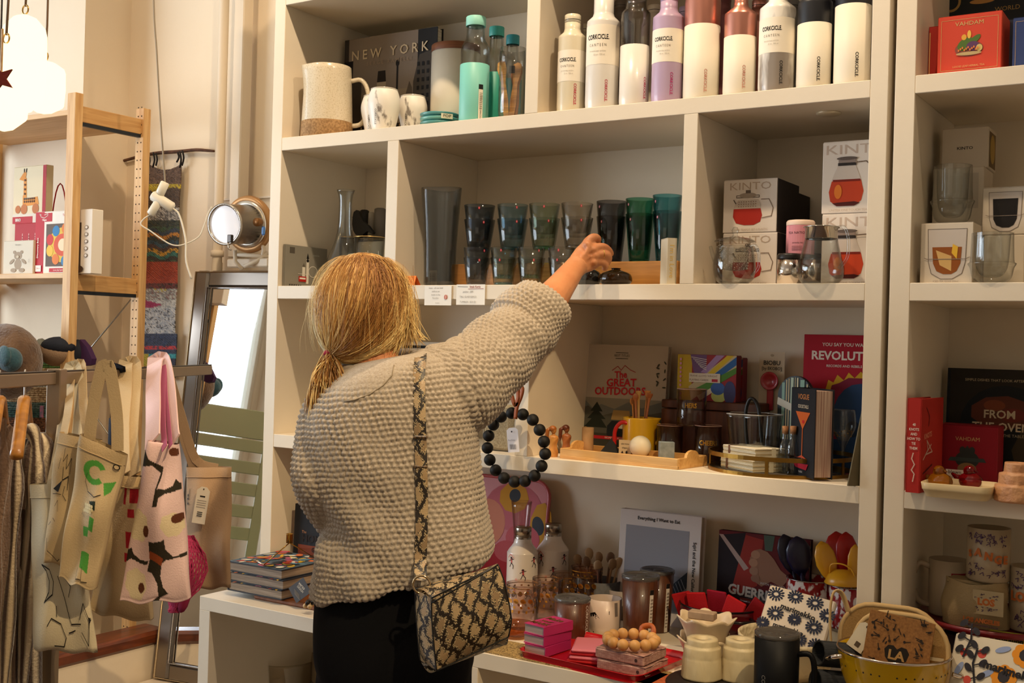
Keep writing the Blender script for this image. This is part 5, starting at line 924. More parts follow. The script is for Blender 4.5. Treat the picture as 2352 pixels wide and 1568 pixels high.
one('soap_block', M().box((0, 0, .009), (.062, .03, .018), mat('a58c72', .8, noise=(40, '8c745c', .4)), .002), 'small pinkish stone block resting in the top flower cup', 'block', p + Vector((-.005, -.01, .105)), rz=.12)
# selenite towers on slate
p = PZ(1655, 1580, ZC); s = S(p); one('slate_plate', M().lathe([(1e-4, 0), (.125, 0), (.127, .003), (.125, .006), (1e-4, .006)], mat('1f1a17', .5), 48), 'round dark slate plate under the carved stone candle holders', 'plate', p + Vector((0, .02, 0)))
SEL = mat('cdb88c', .45, trans=.25, noise=(18, 'e2d4ae', .5), scale=(1, 1, .35), bump=(30, .006))
def tower(px, py, r, top, lb, zb=ZC + .0062, mt=SEL, n=3, name='stone_candle_holder', grp='carved stone candle holders', p=None):
    p = p or PZ(px, py, zb); s = S(p); H = PY(px, top, p.y).z - zb; R = r * s; pr = [(1e-4, 0), (R * .9, 0)]
    ws = (1, .94, .8) if n == 3 else (1, .8, .58); zs = (.0, .52, .80, 1.0) if n == 3 else (0, .42, .72, 1)
    for i in range(3): pr += [(R * ws[i] * 1.0, H * (zs[i] + .03)), (R * ws[i] * 1.0, H * (zs[i] + .06)), (R * ws[i] * .97, H * (zs[i + 1] - .04)), (R * ws[i] * .95, H * zs[i + 1])]
    pr += [(R * .35, H * 1.0), (R * .33, H * .85), (1e-4, H * .85)]
    one(name, M().lathe(pr, mt, 26, wob=lambda a, z: 1 + .025 * sin(5 * a + z * 90) + .02 * sin(11 * a - z * 50)), lb, 'candle holder', p, group=grp)
tower(1611, 1556, 46, 1464, 'left carved cream stone candle holder on the slate plate'); tower(1699, 1560, 44, 1466, 'right carved cream stone candle holder next to the black mug')
# lattice bowl with napkin packs
LT = mat('cbbb98', .5, bump=(70, .004, 'v'))
p, pr = pl(1812, 1552, ZC, [(60, None), (88, 1528), (112, 1490), (118, 1455)]); s = S(p); o = one('lattice_bowl', shell(M(), smooth_prof(pr), .004, LT, 48), 'cream bowl with a lattice relief holding napkin packs', 'bowl', p); PB = p
# printed napkin pack 1 (dark blue on white)
def pack(p, w, h, rz, rx, base, its, lb, ry=0, t=.018):
    o = T('napkin_pack', lb, 'napkins', p, rz, None, rx=rx); o.rotation_euler[1] = ry
    part('napkins', M().box((0, 0, 0), (w, t, h), mat(base, .35, coat=.6), .003), o); prints(o, 'napkin_print', its, w, h, lambda u, v, z: (u - w / 2, -t / 2 - z, v - h / 2)); return o
it = []
for cx, cy, rr_ in ((.13, .86, .13), (.42, .9, .12), (.72, .88, .13), (.94, .72, .12), (.2, .52, .13), (.5, .5, .1), (.8, .46, .13), (.06, .3, .1), (.36, .2, .13), (.64, .18, .12), (.9, .16, .12), (.1, .06, .1)):
    for k in range(14):
        a = 2 * pi * k / 14
        for q in (.45, .8): it.append(('e', cx + rr_ * q * cos(a), cy + rr_ * q * sin(a), .011 + .006 * q, .026 + .01 * q, '1f2438', a - pi / 2, 6))
it += [('t', 'marimekko', .52, .64, .14, '14141a', -.1, 1.05, .03), ('t', 'marimekko', .45, .3, .12, '14141a', -.05, 1.05, .03)]
q = PY(1828, 1425, 2.53); pack(q, .155, .125, -.05, -.45, 'cfc0ac', it, 'napkin pack with dark blue dotted fans behind the black mug', ry=.1)
# black mug
p = PZ(1781, 1622, ZC); s = S(p); H = PY(1781, 1458, p.y).z - ZC; BK = mat('050506', .5, spec=.2); o = T('black_mug', 'matt black insulated mug with a clear lid at the front of the counter', 'mug', p)
part('mug_body', M().lathe([(1e-4, 0), (47 * s, 0), (50 * s, .006), (51 * s, H), (48 * s, H)], BK, 40), o); part('lid', M().lathe([(50 * s, H - .003), (51.5 * s, H), (51.5 * s, H + .007), (46 * s, H + .009), (40 * s, H + .003), (8 * s, H + .003), (1e-4, H + .008)], mat('a8a098', .08, trans=.85, spec=.7), 36), o, 'clear lid')
a = CAMANG(p) + 1.25; part('handle', M().tube(smooth3([(cos(a) * (50 * s + e), sin(a) * (50 * s + e), H * t) for t, e in ((.78, -.002), (.8, .025), (.6, .034), (.3, .028), (.25, -.002))], 4), .006, BK, 8), o)
prints(o, 'logo_print', [('t', 'CORKCICLE', .5, .5, .15, '8a8680', -pi / 2)], .014, .08, cyl(50.5 * s, CAMANG(p) - .75, .0), .0008)
# rolled rubber mats
RB = mat('121517', .65, scale=(1, 60, 1), bump=(14, .002))
for k, (px, py, dz, lb) in enumerate(((1880, 1500, 0, 'upper rolled dark ribbed mat'), (1872, 1566, 0, 'lower rolled dark ribbed mat'))):
    c = PY(px, py, 2.33 + .02 * (1 - k)); R = 30 * S(c); o = T('rolled_mat', lb + ' beside the black mug', 'mat', c, -.62, 'rolled dark mats', rx=-.0); o.rotation_euler = (pi / 2 - .12, 0, -.75)
    sp = [(R * (1 - .10 * t / (2 * pi) * .7) * cos(t), R * (1 - .10 * t / (2 * pi) * .7) * sin(t)) for t in np.linspace(0, 4 * pi, 60)]
    m = M(); rp = [(a * (1 + .02 * (i % 2)), b * (1 + .02 * (i % 2))) for i, (a, b) in enumerate(sp)]; n = len(rp)
    vs = [(a, b, 0) for a, b in rp] + [(a, b, -.2) for a, b in rp] + [(a * .93, b * .93, 0) for a, b in rp] + [(a * .93, b * .93, -.2) for a, b in rp]
    fs = [(i, i + 1, n + i + 1, n + i) for i in range(n - 1)] + [(2 * n + i + 1, 2 * n + i, 3 * n + i, 3 * n + i + 1) for i in range(n - 1)] + [(i + 1, i, 2 * n + i, 2 * n + i + 1) for i in range(n - 1)]
    part('mat_roll', m.add(vs, fs, RB, True), o)
# colander with pot holders
YC = mat('c79c10', .25, coat=.5); p = PZ(2052, 1640, ZC); p.y = 2.40; p.x = at(2052, 2.40, ZC + .1).x; s = S(p); H = PY(2052, 1492, 2.40).z - ZC; R = 125 * s; o = T('yellow_colander', 'yellow enamel colander with steel rim and handles', 'colander', p)
prc = [(R * .45, .008), (R * .48, 0), (R * .5, .008), (R * .7, H * .25), (R * .87, H * .5), (R * .96, H * .78), (R, H)]
part('colander_bowl', M().lathe([(1e-4, .01)] + smooth_prof(prc[2:], 4) + [(R - .003, H), (R * .93, H * .78), (R * .84, H * .5), (R * .66, H * .26), (1e-4, .014)], YC, 56), o)
part('rim', M().tube([(R * cos(a), R * sin(a), H) for a in np.linspace(0, 2 * pi, 56, False)], .0028, CHR, 6, closed=True), o, 'steel rim')
hl = M(); DK = mat('2a2208', .6)
for k in range(5):
    t = .3 + .12 * k; rr_ = R * (.72 + .26 * (t - .25) / .55 * .9)
    for j in range(40):
        if j % 5 == 4: continue
        a = 2 * pi * j / 40 + k * .08; c = Vector((cos(a) * rr_ * 1.0, sin(a) * rr_, H * t)); hl.sphere(c, .0028, DK, 6)
part('drain_hole', hl, o, kind='stuff')
for a in (pi + .45, .45):
    d, e = Vector((cos(a), sin(a), 0)), Vector((-sin(a), cos(a), 0)); pts = [d * R * .97 + e * R * .32 + Vector((0, 0, H * .93)), d * R * 1.14 + e * R * .3 + Vector((0, 0, H * .90)), d * R * 1.2 + Vector((0, 0, H * .80)), d * R * 1.14 - e * R * .3 + Vector((0, 0, H * .72)), d * R * .97 - e * R * .32 + Vector((0, 0, H * .75))]
    part('handle', M().tube(smooth3(pts, 5), .0048, CHR, 8), o, 'steel loop handle')
LIN = mat('b08a52', .9, bump=(500, .0008), noise=(400, '94703c', .5)); LIN2 = mat('c4a470', .9); STR = mat('dccdac', .9)
for k, (x, y, z, rz, lb, w) in enumerate(((-.022, .05, .12, .12, 'rear linen pot holder with rounded corners in the colander', .2), (.012, .0, .118, .05, 'front linen pot holder with cream stripes in the colander', .185))):
    q = T('pot_holder', lb, 'pot holder', p + Vector((x, y, z)), rz, 'linen pot holders', rx=-.15); ol = rrect(w, .17, .065)
    ol = [(a, b - .085) for a, b in ol]; part('quilted_pad', M().prism(ol, .009, LIN), q); part('binding', M().tube([(a * .99, .0045, b * .99) for a, b in ol], .006, LIN2, 6, closed=True), q, 'tan edge binding')
    prints(q, 'woven_stripe', [('r', .04, .38 + .07 * j, .96, .42 + .07 * j, STR) for j in range(3)], w, .17, lambda u, v, z, w=w: (u - w / 2, -z, v - .085))
    if k == 0: part('hanging_loop', M().tube(smooth3([(-w * .42, .004, .06), (-w * .5, .0, .10), (-w * .58, -.01, .10), (-w * .6, -.012, .05), (-w * .56, -.01, -.03)], 5), .009, LIN2, 6, flat=.3), q)
q = T('cork_card', 'brown cork card with kitchen drawings and LA in a dark heart', 'card', p + Vector((.012, -.018, .140)), .05, rx=-.2); q.rotation_euler[1] = .1; wk = .128
part('card', M().box((0, 0, 0), (wk, .002, wk), mat('9a6a36', .8, noise=(200, '7c5226', .4)), .003), q)
it = [('p', [(.5, .17), (.34, .33), (.31, .45), (.36, .52), (.44, .53), (.5, .48), (.56, .53), (.64, .52), (.69, .45), (.66, .33)], '1e1812'), ('t', 'LA', .5, .38, .2, 'b08a52', 0, 1.1, .03)]
rq = random.Random(3)
for k in range(34):
    u, v = rq.uniform(.06, .94), rq.uniform(.06, .95)
    if .28 < u < .72 and v < .5: continue
    a = rq.uniform(0, 3.1); it.append(('l', [(u, v), (u + .09 * cos(a), v + .09 * sin(a))], .014, '2a2018')); it.append(('e', u, v, .022, .022, '2a2018', 0, 8) if k % 3 else ('e', u + .05, v, .03, .012, '2a2018', a, 8))
prints(q, 'drawing_print', it, wk, wk, lambda u, v, z: (u - wk / 2, -.001 - z, v - wk / 2), dh=.00005)
q = T('paper_tag', 'cream paper tag hanging on the rear pot holder', 'tag', p + Vector((-.062, -.012, .15)), 0, rx=-.15); q.rotation_euler[1] = .5; part('tag_card', M().prism([(-.017, -.03), (.017, -.03), (.017, .022), (.009, .03), (-.009, .03), (-.017, .022)], .0008, mat('e2d6ba', .7)), q)
prints(q, 'tag_print', [('r', .4, .12, .7, .3, '5a4c3a'), ('e', .5, .9, .08, .05, '4a3c2a')], .034, .06, front(.034, 0, -.03), .0003)
# floral napkin pack, right
it = []
rq = random.Random(5)
for cx, cy, r_, c in ((.12, .8, .04, 'c0483a'), (.3, .82, .045, 'c0483a'), (.2, .52, .04, 'c0483a')): it.append(('e', cx, cy, r_, r_ * 1.1, c))
for cx, cy in ((.12, .08), (.9, .55), (.72, .88), (.55, .62)):
    for k in range(8): a = 2 * pi * k / 8; it.append(('e', cx + .085 * cos(a), cy + .085 * sin(a), .045, .05, 'd98a1c', a))
    it.append(('e', cx, cy, .06, .065, '2c2a30', 0, 9))
for cx, cy, a in ((.5, .9, .4), (.38, .62, .6), (.1, .62, 1.2), (.62, .3, -.5)): it.append(('e', cx, cy, .08, .03, '8a9ac0', a))
for x0, y0, sg in ((.35, .0, 1), (.6, .05, 1), (.28, .5, -1), (.12, .75, 1)):
    it.append(('l', [(x0, y0), (x0 + .05 * sg, y0 + .2), (x0 + .03 * sg, y0 + .36)], .02, '24222a'))
    for k in range(5): it += [('e', x0 + (.09 if k % 2 else -.05) * sg, y0 + .08 + .07 * k, .032, .05, '24222a', (.7 if k % 2 else -.7)), ('l', [(x0 + .04 * sg, y0 + .04 + .07 * k), (x0 + (.09 if k % 2 else -.05) * sg, y0 + .08 + .07 * k)], .014, '24222a')]
it.append(('t', 'marimekko', .62, .68, .12, '17151a', -.12, 1.05, .04))
c = PY(2292, 1582, 2.42); pack(c, .19, .19, -.12, -.5, 'd6cbb4', it, 'cream napkin pack with orange flowers and black leaves at the lower right')
o = T('yellow_label', 'yellow and green label card behind the floral napkin pack', 'label', PY(2312, 1462, 2.56), 0, rx=-.2); part('card', M().box((0, 0, -.02), (.09, .001, .06), mat('a89a1c', .6)), o); prints(o, 'label_print', [('t', 'Decoration', .5, .75, .26, '1a1a14', -.05, .9, .03)], .09, .06, front(.09, -.0006, -.05))
# red tray with pink books, napkins and beads
RT_ = mat('b0121a', .25, coat=.5); A, Bc, Cc = PZ(1184, 1508, ZC), PZ(1462, 1573, ZC), PZ(1556, 1512, ZC); ux = (Bc - A); wt = ux.length; rz = math.atan2(ux.y, ux.x); dt = (Cc - Bc).length
o = T('red_tray', 'bright red tray with rounded corners on the counter', 'tray', (A + Bc) / 2, rz); OL = rrect(wt, dt, .03)
part('tray_floor', M().prism([(a * .96, b) for a, b in OL], .003, RT_, T=Matrix(((1, 0, 0, 0), (0, 0, 1, 0), (0, 1, 0, 0), (0, 0, 0, 1)))), o)
m = M(); n = len(OL); cy = dt / 2
ring = [[(a * f, cy + (b - cy) * f, z) for a, b in OL] for f, z in ((.965, .0), (1.0, .016), (1.015, .017), (1.0, .018), (.96, .004))]
vs = sum(ring, []); fs = [(k * n + i, k * n + (i + 1) % n, (k + 1) * n + (i + 1) % n, (k + 1) * n + i) for k in range(4) for i in range(n)]; part('tray_rim', m.add(vs, fs, RT_, True), o)
ZR = ZC + .0045; PK_ = mat('b02862', .45); nx = Vector((cos(rz), sin(rz), 0)); ny = Vector((-sin(rz), cos(rz), 0))
m0, w, rzb = edge(1190, 1500, 1246, 1513, ZR); m0 += ny * .012
for k in range(3):
    w_, d_ = .062, .105; o = T('pink_book', ('bottom', 'middle', 'top')[k] + ' small hot pink book of the stack on the red tray', 'book', m0 + nx * .004 * (1, 0, .002)[k] + Vector((0, 0, .0235 * k + .0005)), rz - .05 * k, 'small hot pink books')
    c = M(); c.box((0, d_ / 2, .0012), (w_, d_, .0024), PK_, .0008).box((0, d_ / 2, .0218), (w_, d_, .0024), PK_, .0008).box((w_ / 2 - .001, d_ / 2, .0115), (.002, d_, .019), PK_); part('cover', c, o); part('page_block', M().box((-.0015, d_ / 2 + .001, .0115), (w_ - .004, d_ - .004, .0182), mat('b8a598', .8, scale=(1, 1, 60), noise=(8, '95857a', .3))), o)
    if k == 2: prints(o, 'gold_print', [('t', 'Make', .5, .72, .28, GOLD, .0, .8, .03), ('t', 'your', .5, .46, .22, GOLD, 0, .8, .03), ('t', 'MARK', .5, .2, .24, GOLD, 0, .8, .03)], w_, d_, lambda u, v, z: (u - w_ / 2, v, .023 + z), .0003)
m1 = PZ(1345, 1512, ZR)
for k, c in enumerate(('b81a1c', 'd0707c', 'b01420', 'd87a88')):
    one('folded_napkin', M().box((0, 0, .004), (.075, .115, .008), mat(c, .85), .0038), ('bottom red', 'lower pink', 'upper red', 'top pink')[k] + ' folded napkin in the pile on the red tray', 'napkin', m1 + nx * .004 * (k % 2) + ny * .01 + Vector((0, 0, .0001 + .0085 * k)), rz=rz + .35 + .05 * k, group='folded pink and red napkins')
PN = mat('c09a8c', .55, coat=.4, scale=(1, 1, 3), noise=(120, '9c6f64', .3)); m2 = PZ(1432, 1540, ZR)
for k in range(2):
    o = T('napkin_pack', ('lower', 'upper')[k] + ' pink woven pattern napkin pack under the wooden beads', 'napkins', m2 + Vector((0, 0, .0005 + .0245 * k)) + nx * .005 * (1 - k) + ny * .03, rz + .05, 'pink napkin packs')
    m = M(); m.grid(lambda u, v: ((u - .5) * .125 + .002 * sin(v * 9), (v - .5) * .11 + .002 * sin(u * 11), .023 + .0008 * sin(u * 14) * sin(v * 12)), 12, 10, PN); m.box((0, 0, .0112), (.124, .11, .0222), PN, .003); part('napkins', m, o)
    prints(o, 'weave_print', [('r', .02 + .02 * j, .05, .025 + .02 * j, .95, '94695e') for j in range(48)] + [('e', .85, .5, .03, .2, '3a2a28')], .122, .02, lambda u, v, z: (u - .061, -.0552 - z, v + .001), .0003, dh=.00001)
ZBd = ZR + .0505 + .0005; WBd = mat('cfa064', .5, noise=(25, 'b88448', .5)); Bo = m2 + ny * .03 + Vector((0, 0, .051)); Bo.z = ZBd; o = T('wooden_bead_ring', 'ring of pale wooden beads with a leather loop on the napkin packs', 'beads', Bo)
bme = M().sphere((0, 0, 0), .0132, WBd, 20).mesh('bead'); nB = 13
for k in range(nB): a = 2 * pi * k / nB; part('bead', bme, o, loc=(cos(a) * .054, sin(a) * .054, .0132))
part('leather_loop', M().tube(smooth3([(.002, .05, .006), (.0, .055, .03), (.018, .06, .036), (.03, .052, .03), (.03, .048, .006)], 4), .009, LEA, 4, flat=.2, up=(0, 1, 0)), o, 'leather loop')
# speckled mat and orange placemat
a = PZ(1105, 1500, ZC); one('cork_mat', M().box((0, 0, .0012), (.52, .12, .0024), mat('b89a5e', .8, noise=(260, '5a4424', .3)), .001), 'speckled cork runner along the front of the counter', 'mat', (PZ(1250, 1512, ZC).x + .03, 2.335, ZC)); 
one('orange_placemat', M().box((0, 0, .0012), (.16, .1, .0024), mat('b85a2c', .8, noise=(200, '8e4020', .4)), .001), 'orange woven placemat at the front edge below the red tray', 'mat', (PZ(1540, 1570, ZC).x, 2.325, ZC))
# ================================================================ right unit, lower rows
def rb(ax, ay, bx, by, zb): return edge(ax, ay, bx, by, zb)
rk = 1.5; wk = .15; p = PZ(2112, 1133, Z3); h = PY(2110, 915, p.y).z - Z3; o = book('knot_book', 'red book about forty knots standing at the left side panel', (p.x + cos(rk) * wk / 2, p.y + .002 + sin(rk) * wk / 2, Z3), .15, h, .03, 'a8241c',
  [('t', 'KNOTS', .3, .6, .08, 'd88a70', .1, 1, .02), ('l', [(.1, .35), (.3, .45), (.25, .55), (.5, .42), (.2, .4), (.45, .5)], .015, 'd8b8a8'), ('l', [(.2, .9), (.35, .8), (.3, .7)], .012, '5a1a18'), ('l', [(.1, .2), (.5, .28)], .015, '5a1418')], rz=rk,
  spine=[('t', s_, .5, .72 - .05 * k, .04, 'e0cfc0', 0, .8, .02) for k, s_ in enumerate(('40', 'KNOTS', 'AND', 'HOW TO', 'TIE', 'THEM'))] + [('l', [(.5, .42), (.4, .36), (.6, .3), (.4, .24), (.6, .2), (.5, .12)], .012, 'd8b8a8')])
o = pbook('cookbook', 'dark cookbook titled From the Oven on the right unit', 2168, 2420, 848, 2.80, Z3, .03, '15151b', [('r', .03, 0, 1, 1, '241e16'), ('e', .55, .5, .42, .36, '101216'), ('e', .52, .62, .3, .15, '5a2a18', 0, 9), ('e', .45, .68, .1, .05, '7a3a1c'), ('e', .62, .6, .12, .06, '6a2418'), ('p', [(.7, .0), (.62, .3), (.72, .5), (.9, .3), (.95, 0)], '3a3020'),
  ('t', 'SIMPLE DISHES THAT LOOK AFTER THEMSELVES', .55, .9, .032, 'b8a888'), ('t', 'FROM', .5, .6, .1, 'c8b496', 0, 1, .02), ('t', 'THE OVEN', .52, .49, .1, 'c8b496', 0, 1, .02), ('t', 'TO THE TABLE', .6, .42, .035, 'a89878')], .06)
tbox(2153, 2290, 977, 2.66, Z3, '8e0f22', [('t', 'VAHDAM', .5, .78, .09, LG, 0, 1), ('e', .5, .45, .2, .14, '2c3230'), ('p', [(.22, .48), (.78, .48), (.82, .42), (.18, .42)], '3a4442'), ('e', .5, .3, .16, .1, '8a6a44'), ('p', [(.4, .55), (.5, .68), (.6, .55)], '2c3230'), ('e', .42, .6, .05, .06, '2c3230'), ('e', .58, .6, .05, .06, '2c3230')], 'crimson tea box with gold lettering behind the glass birds', d=.07, sidecol=1)
TRC = mat('d2ba8c', .5, coat=.2); A, Bc = PZ(2112, 1142, Z3), PZ(2272, 1151, Z3); w = (Bc - A).length; o = T('cream_tray', 'cream rectangular tray with rounded rim under the glass birds', 'tray', (A + Bc) / 2, 0); d = .12; cy = d / 2
OL = rrect(w, d, .02); n = len(OL); m = M(); ring = [[(a * f, cy + (b - cy) * f, z) for a, b in OL] for f, z in ((.90, 0), (1.0, .014), (1.02, .0145), (1.02, .017), (1.05, .028), (1.035, .029), (1.0, .017), (.9, .004))]
m.add(sum(ring, []), [(k * n + i, k * n + (i + 1) % n, (k + 1) * n + (i + 1) % n, (k + 1) * n + i) for k in range(7) for i in range(n)] + [tuple(range(7 * n, 8 * n))], TRC, True); part('tray_body', m, o); TP = (A + Bc) / 2
for k, (px, c, lb) in enumerate(((2158, 'c8861c', 'amber glass bird with a round body on the cream tray'), (2228, 'a00f1c', 'red glass bird on the cream tray'))):
    q = PZ(px, 1126, Z3 + .006); s = S(q); BG = mat(c, .03, trans=.85, ior=1.5); o = T('glass_bird', lb, 'ornament', q, -.3, 'blown glass birds'); R = 26 * s
    part('bird_body', M().sphere((0, 0, R * .8), R, BG, 24, (1.15, .9, .8)), o); part('head', M().sphere((-.1 * R, 0, R * 1.7), R * .52, BG, 20), o); part('tail', M().tube([(-R * .8, 0, R * .9), (-R * 1.4, 0, R * 1.1), (-R * 1.75, 0, R * 1.35)], [R * .4, R * .22, R * .12], BG, 12), o)
    part('beak', M().tube([(R * .3, 0, R * 1.75), (R * .75, 0, R * 1.7)], [R * .16, .0004], BG, 8), o)
q = PZ(2192, 1116, Z3 + .006); o = T('note_card', 'small white note reading blown glass between the glass birds', 'card', q); s = S(q); part('card', M().prism([(-13 * s, 0), (13 * s, 0), (20 * s, 38 * s), (-20 * s, 38 * s)], .0008, mat('cbbfb0', .7)), o)
prints(o, 'handwriting', [('t', 'blown', .5, .72, .26, '2a2420'), ('t', 'GLASS', .5, .42, .22, '2a2420')], .04, .042, front(.04), .0004)
tower(2335, 1152, 50, 1062, 'pink salt stepped candle holder at the right edge', zb=Z3, mt=mat('c98a5c', .45, trans=.2, noise=(30, 'dca878', .5), bump=(45, .007)), n=4, name='salt_candle_holder', grp='salt candle holder')
# red cake stand with mugs
p = PZ(2285, 1530, ZC); p.y = 2.68; p.x = at(2285, 2.68, ZC).x; zs = PY(2285, 1440, 2.57).z; RD = mat('7e0f1a', .35, coat=.3); s = S(p); o = T('cake_stand', 'dark red pedestal cake stand carrying the city mugs', 'cake stand', p); Hs = zs - ZC; Rs = 172 * s
Rs = min(Rs, .178)
part('plate', M().lathe([(1e-4, Hs - .01), (Rs, Hs - .012), (Rs, Hs), (Rs - .005, Hs), (Rs - .006, Hs - .006), (1e-4, Hs - .006)], RD, 56), o); part('pedestal', M().lathe([(1e-4, 0), (.07, 0), (.068, .01), (.03, .03), (.025, Hs - .03), (.05, Hs - .011), (1e-4, Hs - .011)], RD, 32), o)
zp = zs - .0055; MG = mat('a89478', .4, coat=.2)
def mug(px, r, top, y, zb, lb, hdl=None, its=None, col=MG, p=None):
    p = at(px, y, zb); s = S(p); H = PY(px, top, y).z - zb; R = r * s; o = T('city_mug', lb, 'mug', p, 0, 'mugs on the cake stand'); part('mug_body', shell(M(), [(R * .92, 0), (R, .004), (R, H)], .003, col, 34), o)
    if hdl is not None: a = CAMANG(p) + hdl; part('handle', M().tube(smooth3([(cos(a) * (R + e), sin(a) * (R + e), H * t) for t, e in ((.85, -.002), (.9, .022), (.6, .034), (.25, .024), (.15, -.002))], 4), .0065, col, 8), o)
    if its: prints(o, 'mug_print', its, R * 2.3, H, cyl(R, CAMANG(p) - 1.15, 0), .0006, sub=12)
    return p, H
OG = 'b8642c'; PU = '4a3050'
def la(txts, n=44, seed=1):
    rq = random.Random(seed); it = []
    for k in range(n):
        u, v = rq.uniform(.1, .86), rq.choice((rq.uniform(.08, .33), rq.uniform(.68, .9))); a = rq.uniform(0, 3); it.append(('l', [(u, v), (u + .06 * cos(a), v + .06 * sin(a)), (u + .08 * cos(a + 1), v + .05 * sin(a + 1))], .012, PU)); it.append(('e', u, v, .018, .02, PU, 0, 7)) if k % 4 == 0 else 0
    return it + [('t', t, u, v, sz, OG, r, .9, .06) for t, u, v, sz, r in txts]
mug(2178, 44, 1283, 2.66, zp, 'large white mug with a big handle at the left of the cake stand', hdl=-1.35, its=[('r', .55, .5, .95, .8, '8e1420')], col=mat('b09c82', .4, coat=.2))
q = at(2240, 2.60, zp); hb_ = PY(2240, 1330, 2.60).z - zp; o = T('cloth_bag', 'beige cotton bag printed LOS ANGELES under the city mug', 'bag', q); BG_ = mat('a89068', .9, bump=(300, .001), noise=(8, '937b55', .5)); wb_ = 148 * S(q)
part('bag_body', M().grid(lambda u, v: (wb_ / 2 * cos(2 * pi * u) * (1 - .08 * v + .05 * sin(v * 7 + u * 9)), .045 * sin(2 * pi * u) * (1 + .2 * sin(v * 3)), v * hb_ * (1 - .04 * sin(6 * pi * u))), 40, 10, BG_, closed=True).box((0, 0, hb_ * .95), (wb_ * .8, .06, .01), BG_, .004), o)
prints(o, 'bag_print', [('t', 'LOS ANGELES', .66, .2, .13, OG, -.02, .95, .06), ('t', 'designed and printed in house', .66, .1, .055, PU, -.02, 1.05, .02), ('r', .53, .35, .97, .88, 'b09a74'), ('t', 'LOS', .72, .62, .2, OG, 0, 1, .06)] + [(i[0], [(.54 + .42 * x, .36 + .5 * y) for x, y in i[1]], .01, PU) if i[0] == 'l' else i for i in la((), 26, 4) if i[0] == 'l'], wb_, hb_, lambda u, v, z: (u - wb_ / 2, -.052 - z, v), dh=.00008)
mug(2270, 47, 1210, 2.60, zp + hb_ + .002, 'city mug lettered ANGELES standing on the cloth bag', its=la((('S', .12, .52, .17, .1), ('A', .3, .56, .2, -.1), ('N', .5, .5, .2, -.1), ('G', .68, .45, .2, -.15), ('E', .84, .44, .2, 0)), 50))
mug(2366, 46, 1300, 2.62, zp, 'partly visible city mug at the right edge of the frame', its=la((('LOS', .3, .55, .2, 0),), 40, 6))
mug(2205, 40, 1452, 2.62, ZC, 'dark lavender mug under the cake stand', col=mat('4a3d44', .4))
# items under the counter
p = at(615, 2.56, .31); H = PY(615, 1512, 2.56).z - .31; one('large_glass_vase', shell(M(), smooth_prof([(.07, 0), (.09, H * .3), (.095, H * .8), (.1, H)]), .004, glass('cfc4ae', .2), 36), 'large clear glass vase on the lower shelf under the counter', 'vase', (p.x + .02, 2.60, .31))
p = at(700, 2.6, .31); H = PY(700, 1505, 2.6).z - .31; one('stacked_jar', M().lathe([(1e-4, 0), (.06, 0), (.062, H * .3), (.055, H * .32), (.06, H * .34), (.06, H * .64), (.05, H * .66), (.055, H * .68), (.055, H), (1e-4, H)], mat('8a7a60', .6), 28), 'tall beige stepped jar on the lower shelf beside the woman', 'jar', (p.x + .04, 2.66, .31))
# ================================================================ left side of the shop
PINE = wood('dfb67c', 'c4935a', (14, 14, 1), .55, 4); PINEH = wood('dab078', 'bd8c50', (1, 14, 14), .55, 3); XS = -3.40; YF_, YB_ = 2.53, 2.82
zt0 = PY(165, 216, YF_).z; zA = PY(100, 268, YF_).z; zB_ = PY(100, 634, YF_).z
ps = T('pine_shelving', 'open pine shelving with toys and baskets, left of the woven wall hanging', 'shelving', (XS - .4, YF_, 0)); ox, oy = XS - .4, YF_
def pb(n, x0, x1, y0, y1, z0, z1, m, b=.0015, lab=None): return part(n, slab(x0 - ox, x1 - ox, y0 - oy, y1 - oy, z0, z1, m, b), ps, lab)
for x in (XS, XS - .89):
    pb('front_post', x - .044, x, YF_ - .016, YF_ + .016, 0, zt0, PINE); bp_ = pb('back_post', x - .044, x, YB_ - .016, YB_ + .016, 0, zt0, PINE)
    if x == XS:
        hm = M(); n = int(zt0 / .032)
        for k in range(n):
            for dx in (.012, .030): hm.lathe([(1e-4, 0), (.0028, 0)], mat('2a1c10', .9), 8, T=Matrix.Translation((x - ox - dx, YB_ - oy - .0166, .05 + k * .032)) @ Matrix.Rotation(pi / 2, 4, 'X'))
        part('peg_hole', hm, bp_, kind='stuff')
    for z in (zt0 - .075, zB_ - .03, .9, .2):
        pb('side_rail', x - .030, x - .012, YF_ + .016, YB_ - .016, z - .02, z + .035, wood('d2a468', 'b8864c', (14, 1, 14), .55, 4))
        pb('metal_strip', x - .028, x - .014, YF_ + .016, YB_ - .016, z - .032, z - .02, mat('2f3338', .4, metal=.6), 0)
for z in (zA, zB_, .93, .25): pb('shelf_board', XS - .845, XS - .046, YF_ - .012, YB_ + .012, z - .009, z + .009, wood('ddb47c', 'c4955a', (1, 10, 10), .5, 3))
a, b = PY(290, 652, YB_), PY(172, 776, YB_)
for p, q in ((Vector((XS - .03, YB_ + .02, zB_ - .02)), Vector((XS - .86, YB_ + .02, .98))), (Vector((XS - .86, YB_ + .024, zB_ - .02)), Vector((XS - .03, YB_ + .024, .98)))):
    part('cross_brace', M().tube([p - Vector((ox, oy, 0)), q - Vector((ox, oy, 0))], .0028, mat('b8b4ac', .25, metal=.9), 6), ps, 'thin steel cross brace')
